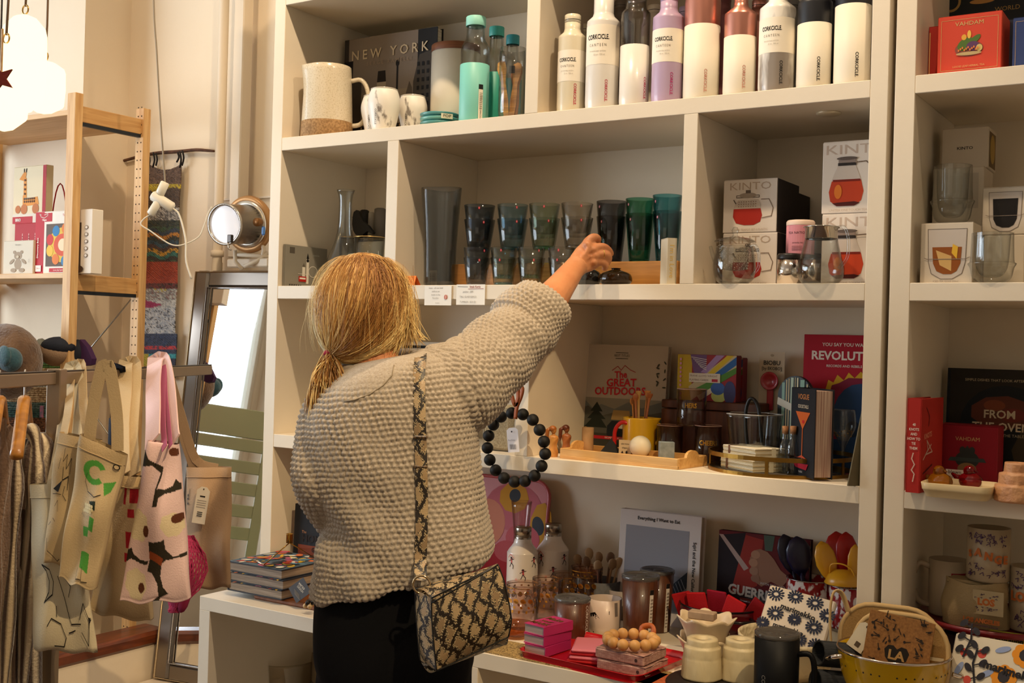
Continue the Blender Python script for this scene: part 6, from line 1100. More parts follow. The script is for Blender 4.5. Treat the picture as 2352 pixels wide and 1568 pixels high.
# toys on the middle shelf
ZS = zB_ + .009
def tbx(pa, pb_, top, y, zb, col, items, lb, d=.06, name='toy_box', **k):
    A, B = at(pa, y, zb), at(pb_, y, zb); h = PY((pa + pb_) / 2, top, y).z - zb; return carton(name, lb, ((A.x + B.x) / 2, y, zb), B.x - A.x, h, d, col, items, group='toy boxes on the pine shelf', **k)
PP = YF_ + .02
tbx(78, 208, 484, PP, ZS, 'ece2d4', [('r', 0, 0, .16, 1, 'b8202a'), ('r', .02, .84, .3, .98, 'b8202a'), ('t', 'Hape', .16, .87, .05, 'f0e8dc', 0, 1, .02), ('l', [(.1, .95), (.07, .97), (.1, .92), (.16, .9), (.22, .94), (.22, .97), (.16, .95)], .01, 'f0e8dc'), ('r', .2, .12, .82, .8, '5e4c3c'), ('e', .5, .46, .26, .28, 'e0b83c'), ('e', .5, .46, .16, .18, 'd8532c'), ('e', .5, .46, .08, .1, 'f0d8b0')]
    + [('e', .5 + .24 * cos(k * .7), .46 + .26 * sin(k * .7), .06, .09, ('c8302a', 'e8b83a', 'e07a2a', '2c7ab0')[k % 4], k * .7) for k in range(9)] + [('e', .91, .72 - .11 * k, .03, .03, '6a5a50') for k in range(5)] + [('e', .91, .72 - .11 * k, .022, .022, 'ece2d4') for k in range(5)]
    + [('t', 'Discovery Box', .06, .42, .055, 'f0e4d8', pi / 2, 1, .02), ('t', 'Truly Amazing', .6, .93, .05, 'b8202a', 0, 1, .02), ('r', .03, .04, .13, .14, 'f0e4d8'), ('t', '24m+', .08, .09, .04, 'b8202a'), ('r', .28, .03, .6, .09, 'b8202a'), ('t', 'Love play learn', .44, .06, .04, 'f0e4d8'), ('e', .78, .07, .1, .06, '4a3428')], 'large white toy box with a red strip and a colourful wheel window', d=.045)
tbx(6, 74, 553, PP - .01, ZS, 'd5c9b4', [('e', .5, .3, .12, .16, 'a08a70'), ('e', .5, .55, .13, .12, 'a08a70'), ('e', .38, .66, .05, .05, 'a08a70'), ('e', .62, .66, .05, .05, 'a08a70'), ('e', .3, .38, .09, .05, 'a08a70', .5), ('e', .7, .38, .09, .05, 'a08a70', -.5), ('e', .36, .12, .09, .06, 'a08a70'), ('e', .64, .12, .09, .06, 'a08a70'), ('e', .5, .52, .05, .04, 'c8b89c'), ('t', 'little dutch', .5, .88, .06, '5a5048'), ('t', 'bear', .88, .4, .06, '8a8078', pi / 2)], 'small beige toy box with a teddy bear drawing', d=.05)
o = tbx(30, 104, 512, YF_ + .11, ZS, 'a81c22', [('l', [(.25, .8), (.25, .2)], .02, 'd8a8a0'), ('l', [(.45, .8), (.45, .25)], .02, 'd8a8a0'), ('l', [(.65, .8), (.65, .3)], .02, 'd8a8a0')], 'plain red box under the giraffe toy box', d=.1)
h0 = PY(67, 512, YF_ + .11).z
tbx(28, 103, 382, YF_ + .12, h0 + .001, 'dccba8', [('r', .0, 0, 1, .17, 'd8cdbb'), ('r', .0, 0, .62, .12, 'b01c24'), ('r', .9, .17, 1, 1, 'a81420'), ('p', [(.3, .5), (.36, .42), (.75, .46), (.8, .32), (.3, .3)], 'd88a2c'), ('p', [(.32, .45), (.42, .45), (.4, .8), (.32, .84)], 'd88a2c'), ('p', [(.18, .78), (.36, .74), (.4, .88), (.34, .92)], 'd88a2c'), ('e', .35, .25, .1, .09, 'b86a2c'), ('e', .7, .25, .1, .09, 'b86a2c'), ('e', .16, .25, .08, .07, 'b86a2c'), ('l', [(.33, .9), (.33, .96)], .02, '2a1a10'), ('l', [(.39, .9), (.4, .96)], .02, '2a1a10'), ('t', 'BRIO', .18, .06, .07, 'ece4d8', 0, 1, .03)]
    + [('e', .36 + .06 * (k % 6), .38 + .05 * (k // 6), .018, .02, '3a2010') for k in range(12)] + [('e', .37, .52 + .08 * k, .02, .02, '3a2010') for k in range(4)], 'toy box with a picture of a spotted giraffe pull toy', d=.03)
q = at(120, YF_ + .18, ZS); o = T('bead_maze', 'wooden bead maze toy with red and green wires behind the toy boxes', 'toy', (q.x + .03, q.y, ZS)); s = S(q); part('base', M().box((0, 0, .01), (.16, .07, .02), PINEH, .004), o)
for c, w_, h_, x_ in (('b01c22', .055, 226, 0), ('5a9a2c', .03, 150, .0)):
    part('wire', M().tube([(x_ + w_ * cos(pi * i / 14), .0, .018 + h_ * s * .9 * sin(pi * i / 14)) for i in range(15)], .0025, mat(c, .4), 8), o)
for k, (c, x_, z_) in enumerate((('d8b42c', -.05, .10), ('4c8a2c', -.052, .085), ('d8b42c', -.047, .115), ('b02c2c', -.02, .10), ('2c6ab0', -.018, .088))): part('bead', M().sphere((x_, 0, z_), .0085, mat(c, .4), 12), o)
# soft toys and baskets on the lower shelf
ZL = .939
def blob(name, lb, cat, px, py, d, r, sc, m, extra=None, group=None):
    p = PD(px, py, d); o = T(name, lb, cat, (p.x, p.y, p.z - r * sc[2])); part('body', M().sphere((0, 0, r * sc[2]), r, m, 28, sc), o)
    if group: o['group'] = group
    return o, p, r * sc[2]
def ropebasket(px, py0, py1, r, y, cols, lb, tz=None):
    p = at(px, y, ZL); s = S(p); z0, z1 = PY(px, py1, y).z, PY(px, py0, y).z; o = T('rope_basket', lb, 'basket', (p.x, y, max(ZL, z0))); H = z1 - max(ZL, z0); n = max(6, int(H / .0075)); R = r * s
    for k in range(n): part('rope_coil', M().tube([(R * (1 - .08 * (k / n - .5) ** 2 * 4) * cos(a), R * .8 * sin(a), .004 + k * H / n) for a in np.linspace(0, 2 * pi, 34, False)], .0044, cols[int(k / n * len(cols))], 7, closed=True), o)
    part('basket_floor', M().lathe([(1e-4, .002), (R * .95, .002)], cols[0], 30, sy=.8), o); return o, p, R, H
RC = [mat(c, .9, scale=(1, 1, 1), bump=(220, .003), noise=(150, d, .25)) for c, d in (('8a5a3c', '3e2c22'), ('4a6a62', '253c3a'), ('6a7c74', '2c4a48'), ('cdb48e', '8a6a48'), ('5c7a3a', '2c4a28'))]
ropebasket(55, 884, 985, 112, 2.66, (RC[0], RC[0], RC[1], RC[2], RC[3], RC[3]), 'large coiled rope basket in brown, teal and cream behind the rack bar')
q = PY(75, 862, 2.68); o, p, R, H = ropebasket(72, 832, 872, 90, 2.68, (RC[4], RC[4], RC[3], RC[4]), 'green coiled rope basket on top of the brown one')
FUR = mat('7a5c40', .95, bump=(120, .006), noise=(14, '4e3626', .4), sheen=.5); TEALW = mat('3f6670', .95, bump=(160, .004), noise=(40, '2c4c58', .5), sheen=.4); NVY = mat('141824', .8, bump=(80, .002)); TAN = mat('a08264', .9, bump=(200, .002))
blob('fur_pouffe', 'brown mottled fur pouffe at the far left of the lower pine shelf', 'pouffe', 12, 830, 3.95, .13, (1.15, .8, 1.0), FUR)
o, p, hz = blob('plush_penguin', 'soft toy with a dark back, tan belly and grey snout behind the pine post', 'soft toy', 130, 808, 4.0, .062, (1.25, .8, .8), TAN)
part('dark_back', M().sphere((.01, .0, hz * 1.35), .058, NVY, 22, (1.3, .85, .62)), o); part('snout', M().tube([(-.05, -.02, hz * 1.35), (-.085, -.025, hz * 1.15), (-.095, -.025, hz * 1.0)], [.03, .018, .008], mat('7a7c74', .8), 10), o)
o, p, hz = blob('plush_fish', 'dark soft toy with a purple fin right of the pine post', 'soft toy', 178, 812, 4.0, .045, (.8, .7, 1.1), NVY)
part('purple_fin', M().prism([(-.01, -.03), (.03, -.045), (.055, -.04), (.06, -.02), (.03, .02), (-.005, .045)], .02, mat('3a1440', .8), T=Matrix.Translation((.03, -.01, hz * 1.1))), o, 'purple fin')
o, p, hz = blob('plush_elephant', 'blue grey felt elephant on the green basket', 'soft toy', 22, 826, 3.85, .05, (1.05, .7, .85), TEALW)
part('ear', M().sphere((.01, -.028, hz * 1.3), .035, TEALW, 18, (1, .4, 1)), o); part('trunk', M().tube(smooth3([(-.03, -.02, hz), (-.045, -.03, hz * .6), (-.035, -.03, hz * .1)], 3), [.022] * 3 + [.016] * 3 + [.012], TEALW, 10), o)
q = PY(96, 945, 2.56); one('woven_tag', M().box((0, 0, 0), (.022, .002, .042), mat('8e2a30', .8, noise=(80, '2a1c14', .3)), .0005), 'dark red and white woven label hanging at the basket', 'tag', q)
# wall hanging
YH = 3.035; br = T('driftwood_branch', 'thin bent branch holding the woven wall hanging', 'branch', PY(365, 352, YH)); B0 = PY(365, 352, YH)
bpts = [PY(a, b, YH) - B0 for a, b in ((235, 378), (260, 375), (295, 366), (330, 357), (365, 351), (410, 348), (450, 344), (480, 346), (492, 347))]
part('branch', M().tube(smooth3(bpts, 3), [.004 + .003 * sin(k / 24 * pi) for k in range(25)], mat('6a4630', .8, bump=(60, .002), noise=(30, '3e2618', .4)), 8), br)
rg = np.random.default_rng(11)
def tcol(u, py):
    n = rg.random()
    def h(c): return lin(c)
    if py < 424: return h(('5a4030', '4a3426', '6c5240')[int(n * 3)])
    if py < 436 + 6 * sin(u * 6): return h('b8a020') if n < .8 else h('5a4030')
    if py < 478: return h(('4a3628', '3c2c22', '54402e')[int(n * 3)])
    if py < 506: return h(('9a948c', 'b8b2a8', '6e6a66', '4a4644')[int(n * 4)])
    if py < 520: return h(('2e3826', '1f2a2a', '3a3a2c')[int(n * 3)])
    if py < 600:
        k = int((py + 5 * sin(u * 9) - 520) / 9) % 9; return h((('3a5238', '2c3a4a', 'b87a28', '2a2c24', '2c4a5a', '4a2c24', 'c0902c', '2f6a60', '33261e')[k])) if n < .8 else h('2a2c24')
    if py < 650: return h(('9c3a22', 'a8442a', '8e3420')[int(n * 3)])
    if py < 662: return h(('3e241e', '6a2420')[int(n * 2)])
    if py < 690: return h(('8e8c86', 'b0aca0', 'a8962c' if 664 < py < 670 and .3 < u < .7 else '6e6c68', '7a5a54')[int(n * 4)])
    if py < 707: return h('8a1848') if u < (707 - py) / 17 * .0 + (py - 688) / 19 + .0 and True and u < .75 and (707 - py) > u * 22 - 6 else h(('b8b4ac', '8e8c88')[int(n * 2)])
    if py < 765: return h('2e2c30') if n < .14 else h(('a8a6a4', '8e9094', 'b8b4ae')[int(n * 8) % 3])
    if py < 812: return h('b02c2c') if abs(py - 798) < 4 and n < .7 else h(('232c44', '2c3650', '1c2438')[int(n * 3)])
    if py < 824 and u > .25: return h(('2c8a90', '237078')[int(n * 2)])
    if py < 840: return h('a8962c') if u < .35 else h('1f2438')
    return h(('5a2040', '7a1c2c', '3a1c34')[int(n * 3)])
nu, nv = 26, 190; T0 = PY(382, 380, YH)
wh = T('woven_wall_hanging', 'narrow woven wall hanging in brown, orange, grey and navy bands', 'wall hanging', PY(372, 360, YH - .012)); W0 = PY(372, 360, YH - .012)
vs = []; cs = []
for j in range(nv + 1):
    py = 378 + (868 - 378) * j / nv
    for i in range(nu + 1):
        u = i / nu; sag = 12 * sin(u * pi) if j == 0 else 0; wv = 3 * sin(py * .05)
        x = 344 + (417 - 344) * u - (py - 378) * .036 + wv * .3 - (4 if py > 765 else 0) * (1 - u) * 1.5 + (4 if py > 765 else 0) * u
        pnt = PY(x, py + max(0, 12 * sin(u * pi) * (1 - j / 12)), YH - .006 - .003 * (py > 765) - .0016 * ((i + j) % 2) - .002 * rg.random()); vs.append(pnt - W0); cs.append(tcol(u, py))
fs = [(j * (nu + 1) + i, j * (nu + 1) + i + 1, (j + 1) * (nu + 1) + i + 1, (j + 1) * (nu + 1) + i) for j in range(nv) for i in range(nu)]
m = M().add(vs, fs, mat('ffffff', .95, attr='Col', sheen=.3, bump=(260, .002)), False); o = part('weaving', m, wh); ca = o.data.color_attributes.new('Col', 'FLOAT_COLOR', 'POINT')
ca.data.foreach_set('color', np.array([(*c, 1) for c in cs], dtype=np.float32).ravel())
sm = o.modifiers.new('s', 'SOLIDIFY'); sm.thickness = .004
for k, (x, y0, y1) in enumerate(((341, 350, 392), (352, 350, 384), (358, 352, 380), (408, 350, 372), (419, 346, 380), (413, 348, 385))):
    part('warp_cord', M().tube(smooth3([PY(x, y0, YH - .014) - W0, PY(x + 3, (y0 + y1) / 2, YH - .016) - W0, PY(x - 2 + k % 3, y1, YH - .012) - W0], 3), .0035, mat('1c1612', .9), 6), wh, 'black cord')
# hanging cable and plugs
CB = T('hanging_cable', 'grey brown cable hanging from the ceiling with a white plug adaptor', 'cable', PD(365, 200, 3.75)); C0 = PD(365, 200, 3.75)
part('cable', M().tube(smooth3([PD(a, b, 3.75) - C0 for a, b in ((352, -300), (353, 0), (360, 120), (368, 260), (375, 360), (379, 415), (377, 425))], 4), .0028, mat('8a7c68', .6), 8), CB)
WP_ = mat('e2dac8', .4)
def capsule(a, b, r, n=12): return M().tube([a, a + (b - a) * .06, a + (b - a) * .94, b], [r * .7, r, r, r * .7], WP_, n, flat=.8, up=(F_.x, F_.y, 0))
part('socket', capsule(PD(380, 418, 3.75) - C0, PD(366, 448, 3.75) - C0, .015), CB); part('adaptor', capsule(PD(349, 447, 3.75) - C0, PD(398, 478, 3.75) - C0, .017), CB); part('plug', capsule(PD(366, 460, 3.75) - C0, PD(345, 493, 3.75) - C0, .014), CB)
part('white_cord', M().tube(smooth3([PD(a, b, 3.75) - C0 for a, b in ((345, 493), (330, 503), (324, 516), (345, 530), (370, 548), (395, 562), (420, 562), (455, 545), (468, 520), (478, 490), (487, 475))], 4), .0022, WP_, 6), CB, 'thin white cord')
part('white_cord', M().tube(smooth3([PD(a, b, 3.75) - C0 for a, b in ((396, 478), (410, 490), (420, 520), (427, 555), (428, 600), (440, 640))], 4), .0032, WP_, 6), CB, 'thicker white cord')
# pipes
PM = mat('dccab0', .5, bump=(30, .001))
pa = struct('trim_2', M().lathe([(.018, -.02), (.018, 1.9)], PM, 20)); a = PY(499, 590, 2.98); pa.location = (a.x, 2.98, a.z)
part('pipe_clamp', M().lathe([(.018, 0), (.024, .002), (.024, .022), (.018, .024)], PM, 20), pa); part('pipe_foot', M().lathe([(.02, -a.z), (.02, -.02)], PM, 16), pa)
a = PY(540, 592, 2.99); struct('trim_3', M().box((a.x, 3.0, (a.z + 3.7) / 2), (.05, .05, 3.7 - a.z), PM, .004))
a = PY(550, 455, 3.03); struct('trim_4', M().box((a.x + .2, 3.045, a.z), (.6, .012, .008), PM, .001))
# stage lamp on a bracket
D = 3.98; L0 = PD(553, 515, D); o = T('stage_lamp', 'round silver stage lamp facing left on a white wall bracket', 'lamp', L0)
ax = (PD(529, 515, D - .12) - PD(585, 515, D)).normalized(); Rm = ax.to_track_quat('Z', 'Y').to_matrix().to_4x4(); SLV = mat('b5aca0', .22, metal=.95); r = .068
part('housing', M().lathe([(1e-4, -.09), (r * .8, -.09), (r, -.075), (r, .078), (r * 1.05, .08), (r * 1.05, .09), (r * .93, .09), (r * .93, .082)], SLV, 40, T=Rm), o)
part('lens', M().lathe([(1e-4, .083), (r * .93, .083)], mat('f2f0f4', .08, metal=.6, emis=.35), 36, T=Rm), o, 'pale glass lens')
part('mounting_ring', M().tube([Rm @ Vector((r * 1.28 * cos(a), r * 1.28 * sin(a), -.045)) for a in np.linspace(0, 2 * pi, 40, False)], .013, mat('b98a58', .4, metal=.5), 10, closed=True), o, 'tan mounting ring')
part('ring_band', M().lathe([(r * 1.02, -.05), (r * 1.2, -.05), (r * 1.2, -.03), (r * 1.02, -.03)], mat('d8d0c4', .25, metal=.9), 40, T=Rm), o); part('knob', M().lathe([(1e-4, .02), (.014, .02), (.014, 0), (1e-4, 0)], mat('8a5c30', .4, metal=.6), 16, T=Matrix.Translation(PD(597, 510, D - .09) - L0) @ Rm), o)
part('latch', M().box(PD(529, 548, D - .17) - L0, (.02, .012, .026), mat('3a3430', .3, metal=.8), .002).tube([PD(524, 556, D - .16) - L0, PD(526, 572, D - .16) - L0, PD(532, 574, D - .16) - L0], .003, SLV, 6), o, 'dark metal latch')
part('blue_tag', M().box(PD(605, 530, D - .1) - L0, (.016, .01, .03), mat('5a88c8', .5), .005), o, 'blue plastic tag')
for pts in (((600, 545), (606, 575), (600, 600)), ((545, 585), (600, 588), (622, 590)), ((560, 612), (590, 600), (616, 580)), ((540, 575), (540, 600), (556, 618))):
    part('bracket_bar', M().tube([PD(a, b, D + .02) - L0 for a, b in pts], .007, PM, 6), o)
part('bracket_plate', M().box(PD(574, 604, D + .06) - L0, (.2, .03, .03), PM, .004), o)
# leaning mirror
yt, yb = 2.965, 2.80; TL = PY(465, 624, yt); BL_ = PY(376, 1556, yb); xr = -2.50; Mh = (TL - BL_).length; lean = math.asin((yt - yb) / (TL.z - BL_.z) * .98)
xl = (TL.x + BL_.x) / 2; wM = xr - xl; o = T('leaning_mirror', 'tall wall mirror with a wide silver frame leaning behind the white shelving', 'mirror', ((xl + xr) / 2, yb + .03, BL_.z), .14, rx=-lean); SF = mat('8c8278', .28, metal=.9); fw = .062
for nme, bx in (('frame_side', ((-wM / 2 + fw / 2, 0, Mh / 2), (fw, .03, Mh))), ('frame_side', ((wM / 2 - fw / 2, 0, Mh / 2), (fw, .03, Mh))), ('frame_top', ((0, 0, Mh - fw / 2), (wM - 2 * fw, .03, fw))), ('frame_bottom', ((0, 0, fw / 2), (wM - 2 * fw, .03, fw)))):
    part(nme, M().box(*bx, SF, .009), o)
part('inner_bead', M().tube([(-wM / 2 + fw, -.014, fw), (wM / 2 - fw, -.014, fw), (wM / 2 - fw, -.014, Mh - fw), (-wM / 2 + fw, -.014, Mh - fw)], .004, SF, 8, closed=True), o); part('outer_bead', M().tube([(-wM / 2 + .006, -.014, .006), (wM / 2 - .006, -.014, .006), (wM / 2 - .006, -.014, Mh - .006), (-wM / 2 + .006, -.014, Mh - .006)], .005, mat('a8906c', .3, metal=.8), 8, closed=True), o)
part('mirror_glass', M().box((0, .004, Mh / 2), (wM - 2 * fw, .006, Mh - 2 * fw), mat('f4f4f4', .015, metal=1)), o)
# plinth with a timber ledge under the mirror and bags
zp_ = BL_.z; one('low_plinth', M().box((0, 0, zp_ / 2), (.73, .36, zp_), WALL, .003), 'low pale plinth that the leaning mirror stands on', 'plinth', (-2.865, 2.86, 0))
TB = wood('7a3a18', '522410', (8, 1, 8), .35, 5, .2); zl_ = PX(300, 1462, -3.27).z; o = T('low_partition', 'low pale partition capped with a polished reddish timber board behind the bags', 'partition', (-3.315, 2.33, 0))
part('partition_base', M().box((0, 0, (zl_ - .045) / 2), (.11, 1.04, zl_ - .045), WALL, .003), o); part('timber_cap', M().box((0, 0, zl_ - .02), (.13, 1.06, .05), TB, .012), o, 'reddish timber board')
# ================================================================ clothes rack
def bd_(px): return 1 / (.457 - .000318 * px)
zr_ = 1.5 - (843 - 764) * 3.3 / FPX
RA, RB_ = PD(147, 862, bd_(147)), PD(483, 843, bd_(483)); RA.z = RB_.z = zr_; RD_ = (RB_ - RA); RL = RD_.length; RD_.normalize(); START = RA - RD_ * .55
rk = T('clothes_rack', 'metal clothes rack with a flat grey brown rail carrying tote bags and cardigans', 'rack', (RA.x, RA.y, 0)); RKM = mat('8f7c66', .4, metal=.35); rzk = math.atan2(RD_.y, RD_.x); base = Vector((RA.x, RA.y, 0))
mid = (START + RB_) / 2 - base; part('rail', M().box(mid, ((RB_ - START).length, .013, .026), RKM, .002, rz=rzk), rk); part('rail_top', M().box(mid + Vector((0, 0, .0145)), ((RB_ - START).length, .010, .004), mat('3a342e', .3, metal=.6), .001, rz=rzk), rk)
pc = PD(130, 900, bd_(130)); part('post', M().box((pc.x - base.x, pc.y - base.y, (zr_ + .02) / 2), (.03, .03, zr_ + .02), RKM, .002, rz=rzk), rk)
pe = START - base; part('post', M().box((pe.x, pe.y, zr_ / 2), (.03, .03, zr_), RKM, .002, rz=rzk), rk)
part('foot_bar', M().box((pc.x - base.x, pc.y - base.y, .015), (.03, .5, .03), RKM, .002, rz=rzk), rk); part('foot_bar', M().box((pe.x, pe.y, .015), (.03, .5, .03), RKM, .002, rz=rzk), rk)
def cloth(m, c, d, mt, fold=(.006, 9), bulge=.018, thick=.02, nu=26, nv=30, seed=1):
    """soft bag body between four photo corners TL TR BR BL (or with side points) at view depth d"""
    TLc, TRc, BRc, BLc = [PD(x, y, d) for x, y in c]; n = (-F_).normalized(); n = Vector((-F_.x, -F_.y, 0)).normalized(); ph = seed * 1.7
    def f(u, v, z=0.0, side=1):
        p = (TLc * (1 - u) + TRc * u) * (1 - v) + (BLc * (1 - u) + BRc * u) * v
        e = sin(pi * u) ** .6 if 0 < u < 1 else 0; b = bulge * e * (.35 + .65 * sin(pi * min(1, v * 1.02)) ** .5 if v < .98 else .35)
        w = fold[0] * sin(u * fold[1] + ph + 2 * v) * (.4 + .6 * v) + fold[0] * .6 * sin(u * 5 - v * 7 + ph * 2) + .004 * sin(v * 11 + u * 3 + ph)
        return p + n * (side * b + w + z + (thick / 2 if side > 0 else -thick / 2) * (1 if e else 0)) + Vector((0, 0, .004 * sin(u * 12 + ph) * v))
    m.grid(lambda u, v: f(u, v), nu, nv, mt); k = len(m.v); m.grid(lambda u, v: f(1 - u, v, 0, -1), nu, nv, mt); o2 = m.v; nn = nu + 1
    for i in range(nu): m.f.append((nv * nn + i, k + nv * nn + nu - i, k + nv * nn + nu - i - 1, nv * nn + i + 1)[::-1]); m.m.append(m.mi(mt)); m.s.append(True)
    return f
CV = mat('c8b088', .9, bump=(350, .0008), noise=(5, 'b59a70', .7)); CV2 = mat('cdbb98', .9, bump=(350, .0008), noise=(5, 'b8a680', .7)); CVL = mat('d2c6aa', .9, bump=(350, .0008), noise=(5, 'c0b292', .7))
def ribbon(pts, d, w, mt, dz=0):
    n = len(pts) - 1; dl = pts[-1][2] if len(pts[-1]) > 2 else next((p[2] for p in pts if len(p) > 2), d); ys = [p[1] for p in pts]; y0, y1 = ys[0], min(ys)
    return M().tube(smooth3([PD(p[0], p[1], d + (dl - d) * min(1, max(0, (y0 - p[1]) / max(1, y0 - y1))) - .004) for p in pts], 4), w * .7, mt, 4, flat=.07, up=(-F_.x, -F_.y, 0), smooth=False)
def rib(o, pts, d, w, mt, lab=None): m = ribbon(pts, d, w, mt); q = Vector(o.location); m.v = [tuple(Vector(v) - q) for v in m.v]; part('strap', m, o, lab)
def tote(lb, c, d, mt, straps, items=(), seed=1, w=.023, paint=None, pbase='c8b088', name='tote_bag', hem=True, **k):
    c0 = PD((c[0][0] + c[1][0]) / 2, (c[0][1] + c[1][1]) / 2, d); o = T(name, lb, 'bag', c0, 0, 'tote bags hanging on the rack'); m = M()
    if paint: mt0 = mt; mt = mat('ffffff', .88, attr='Col', bump=(350, .0008)); k.update(nu=110, nv=170)
    f = cloth(m, c, d, mt, seed=seed, **k); m.v = [tuple(Vector(v) - c0) for v in m.v]; q = part('bag_body', m, o)
    if paint:
        nu, nv = 110, 170; cols = np.ones((len(m.v), 4), np.float32); cols[:, :3] = lin(pbase); U, V = np.meshgrid(np.linspace(0, 1, nu + 1), 1 - np.linspace(0, 1, nv + 1)); U = U.ravel(); V = V.ravel()
        for poly, col in paint:
            ins = np.zeros(len(U), bool); n_ = len(poly)
            for i_ in range(n_):
                (x1, y1), (x2, y2) = poly[i_], poly[(i_ + 1) % n_]
                if y1 != y2: ins ^= ((V > min(y1, y2)) & (V <= max(y1, y2)) & (U < x1 + (V - y1) * (x2 - x1) / (y2 - y1)))
            cols[:len(U)][ins, :3] = lin(col)
        ca = q.data.color_attributes.new('Col', 'FLOAT_COLOR', 'POINT'); ca.data.foreach_set('color', cols.ravel()); mt = mt0
    if hem: 
        h = M(); h.grid(lambda u, v: f(u, v * .075, .0018) - c0, 24, 2, mt); h.tube([f(i / 24, .078, .0015) - c0 for i in range(25)], .0012, mt, 5); part('hem', h, o)
    for s_ in straps: rib(o, s_, d, w, mt)
    if items: prints(o, 'bag_print', items, 1, 1, lambda u, v, z: f(min(max(u, 0), 1), min(max(1 - v, 0), 1), z + .0015) - c0, .0005)
    return o, f
INK = '1c1814'
def pp(items):
    a = []; b = []
    for i in items:
        if i[0] == 'p': a.append((i[1], i[2]))
        elif i[0] == 'r': a.append(([(i[1], i[2]), (i[3], i[2]), (i[3], i[4]), (i[1], i[4])], i[5]))
        else: b.append(i)
    return {'paint': a, 'items': b}
tote('long cream tote with a moon and sun line drawing, hanging lowest at the left', ((70, 1112), (176, 1105), (224, 1500), (78, 1482)), 2.25, CVL, [((120, 1110), (140, 1000), (150, 900), (158, 845, 2.53), (168, 842, 2.53)), ((160, 1110), (178, 980), (182, 900), (176, 845, 2.53), (168, 842, 2.53))],
     [('l', [(.28, .52), (.42, .49), (.47, .42), (.44, .34), (.3, .29), (.38, .35), (.4, .42), (.36, .48), (.28, .52)], .009, INK), ('l', [(.55, .46), (.64, .32), (.7, .18), (.85, .17)], .008, INK), ('l', [(.65, .46), (.75, .4), (.7, .34)], .008, INK), ('l', [(.35, .15), (.42, .2), (.55, .18), (.6, .1), (.55, .04), (.42, .03)], .008, INK), ('l', [(.5, .22), (.5, .28)], .008, INK), ('l', [(.65, .13), (.75, .14)], .008, INK), ('l', [(.85, .2), (.95, .3), (1, .2), (.92, .04), (.85, .12)], .008, INK)], seed=2, bulge=.02)
tote('canvas tote with a small black skyline drawing, second from the left', ((134, 992), (238, 1010), (212, 1330), (102, 1285)), 2.22, CV, [((145, 1005), (158, 930), (165, 845, 2.55), (178, 838, 2.56)), ((205, 1010), (192, 940), (188, 842, 2.57), (178, 838, 2.56))],
     [('l', [(.28, .9), (.28, .8), (.35, .86), (.35, .75), (.44, .84), (.42, .72)], .006, INK), ('l', [(.22, .82), (.2, .74)], .006, INK), ('l', [(.3, .76), (.3, .66), (.4, .7), (.4, .6)], .008, INK), ('l', [(.35, .62), (.33, .55), (.4, .52)], .006, INK), ('p', [(.12, .58), (.3, .66), (.24, .56)], INK), ('l', [(.12, .54), (.3, .55)], .005, INK), ('l', [(.2, .45), (.25, .5), (.28, .42)], .005, INK), ('l', [(.1, .2), (.12, .1), (.3, .03), (.34, .06)], .006, INK), ('l', [(.1, .3), (.16, .33)], .005, INK), ('l', [(.2, .36), (.25, .34)], .005, INK)], seed=3, bulge=.012)
GR = '4f9a3c'
tote('canvas tote with a large green letter C and grapes', ((190, 995), (290, 1045), (218, 1352), (140, 1325)), 2.19, CV, [((205, 1010), (215, 930), (232, 850), (238, 840), (246, 838)), ((270, 1035), (268, 950), (255, 860), (248, 838), (246, 838))],
     **pp([('p', [(.48 + .26 * cos(a), .80 + .085 * sin(a)) for a in np.linspace(.6, 5.7, 16)] + [(.48 + .13 * cos(a), .80 + .045 * sin(a)) for a in np.linspace(5.7, .6, 16)], GR), ('p', [(.72, .76), (.95, .8), (.9, .72), (.8, .68)], GR), ('l', [(.32, .78), (.3, .72), (.4, .66), (.6, .64), (.74, .68)], .006, INK), ('p', [(.5, .6), (.66, .62), (.7, .56), (.58, .54)], '1c2a1c'), ('p', [(.6, .5), (.72, .5), (.72, .4), (.62, .4)], GR), ('p', [(.45, .42), (.62, .42), (.62, .35), (.5, .35)], GR), ('p', [(.5, .24), (.72, .24), (.76, .1), (.54, .12)], GR), ('l', [(.5, .12), (.52, .04), (.66, .04)], .006, INK), ('l', [(.62, .13), (.68, .03), (.8, .05)], .006, INK)]
     + [('e', .42 + .065 * (k % 4) + .03 * (k // 4 % 2), .575 - .02 * (k // 4), .034, .012, 'd2c08c', 0, 10) for k in range(12)] + [('e', .9, .9, .07, .02, INK, 0, 12), ('e', .9, .9, .05, .014, 'c8b088', 0, 12)]), seed=4, bulge=.012)
tote('plain canvas tote with red block lettering in front of the floral apron', ((252, 1085), (330, 1095), (352, 1425), (206, 1400)), 2.42, CV, [((282, 1090), (280, 980), (286, 900), (288, 838, 2.71), (296, 836, 2.72)), ((306, 1092), (300, 1000), (306, 900), (308, 838, 2.72), (296, 836, 2.72))],
     **pp([('p', [(.55, .92), (.62, .92), (.6, .8), (.54, .8)], 'a8202c'), ('r', .7, .82, .9, .97, 'b01c28'), ('r', .66, .72, .8, .78, 'b01c28'), ('r', .62, .5, .85, .62, 'b01c28'), ('r', .6, .4, .7, .47, 'b01c28')]), seed=5, w=.036)
tote('beige canvas tote with a hanging paper label and script lettering, right of the apron', ((428, 1072), (533, 1072), (530, 1348), (425, 1352)), 2.98, mat('c0a07c', .9, bump=(350, .0008), noise=(5, 'a8886a', .7)), [((500, 1075), (450, 1055), (418, 960), (394, 880), (378, 838, 2.90)), ((445, 1075), (418, 990), (400, 900), (380, 838, 2.9))],
     [('t', 'e!', .10, .76, .2, INK, -.1, .45)], seed=6)
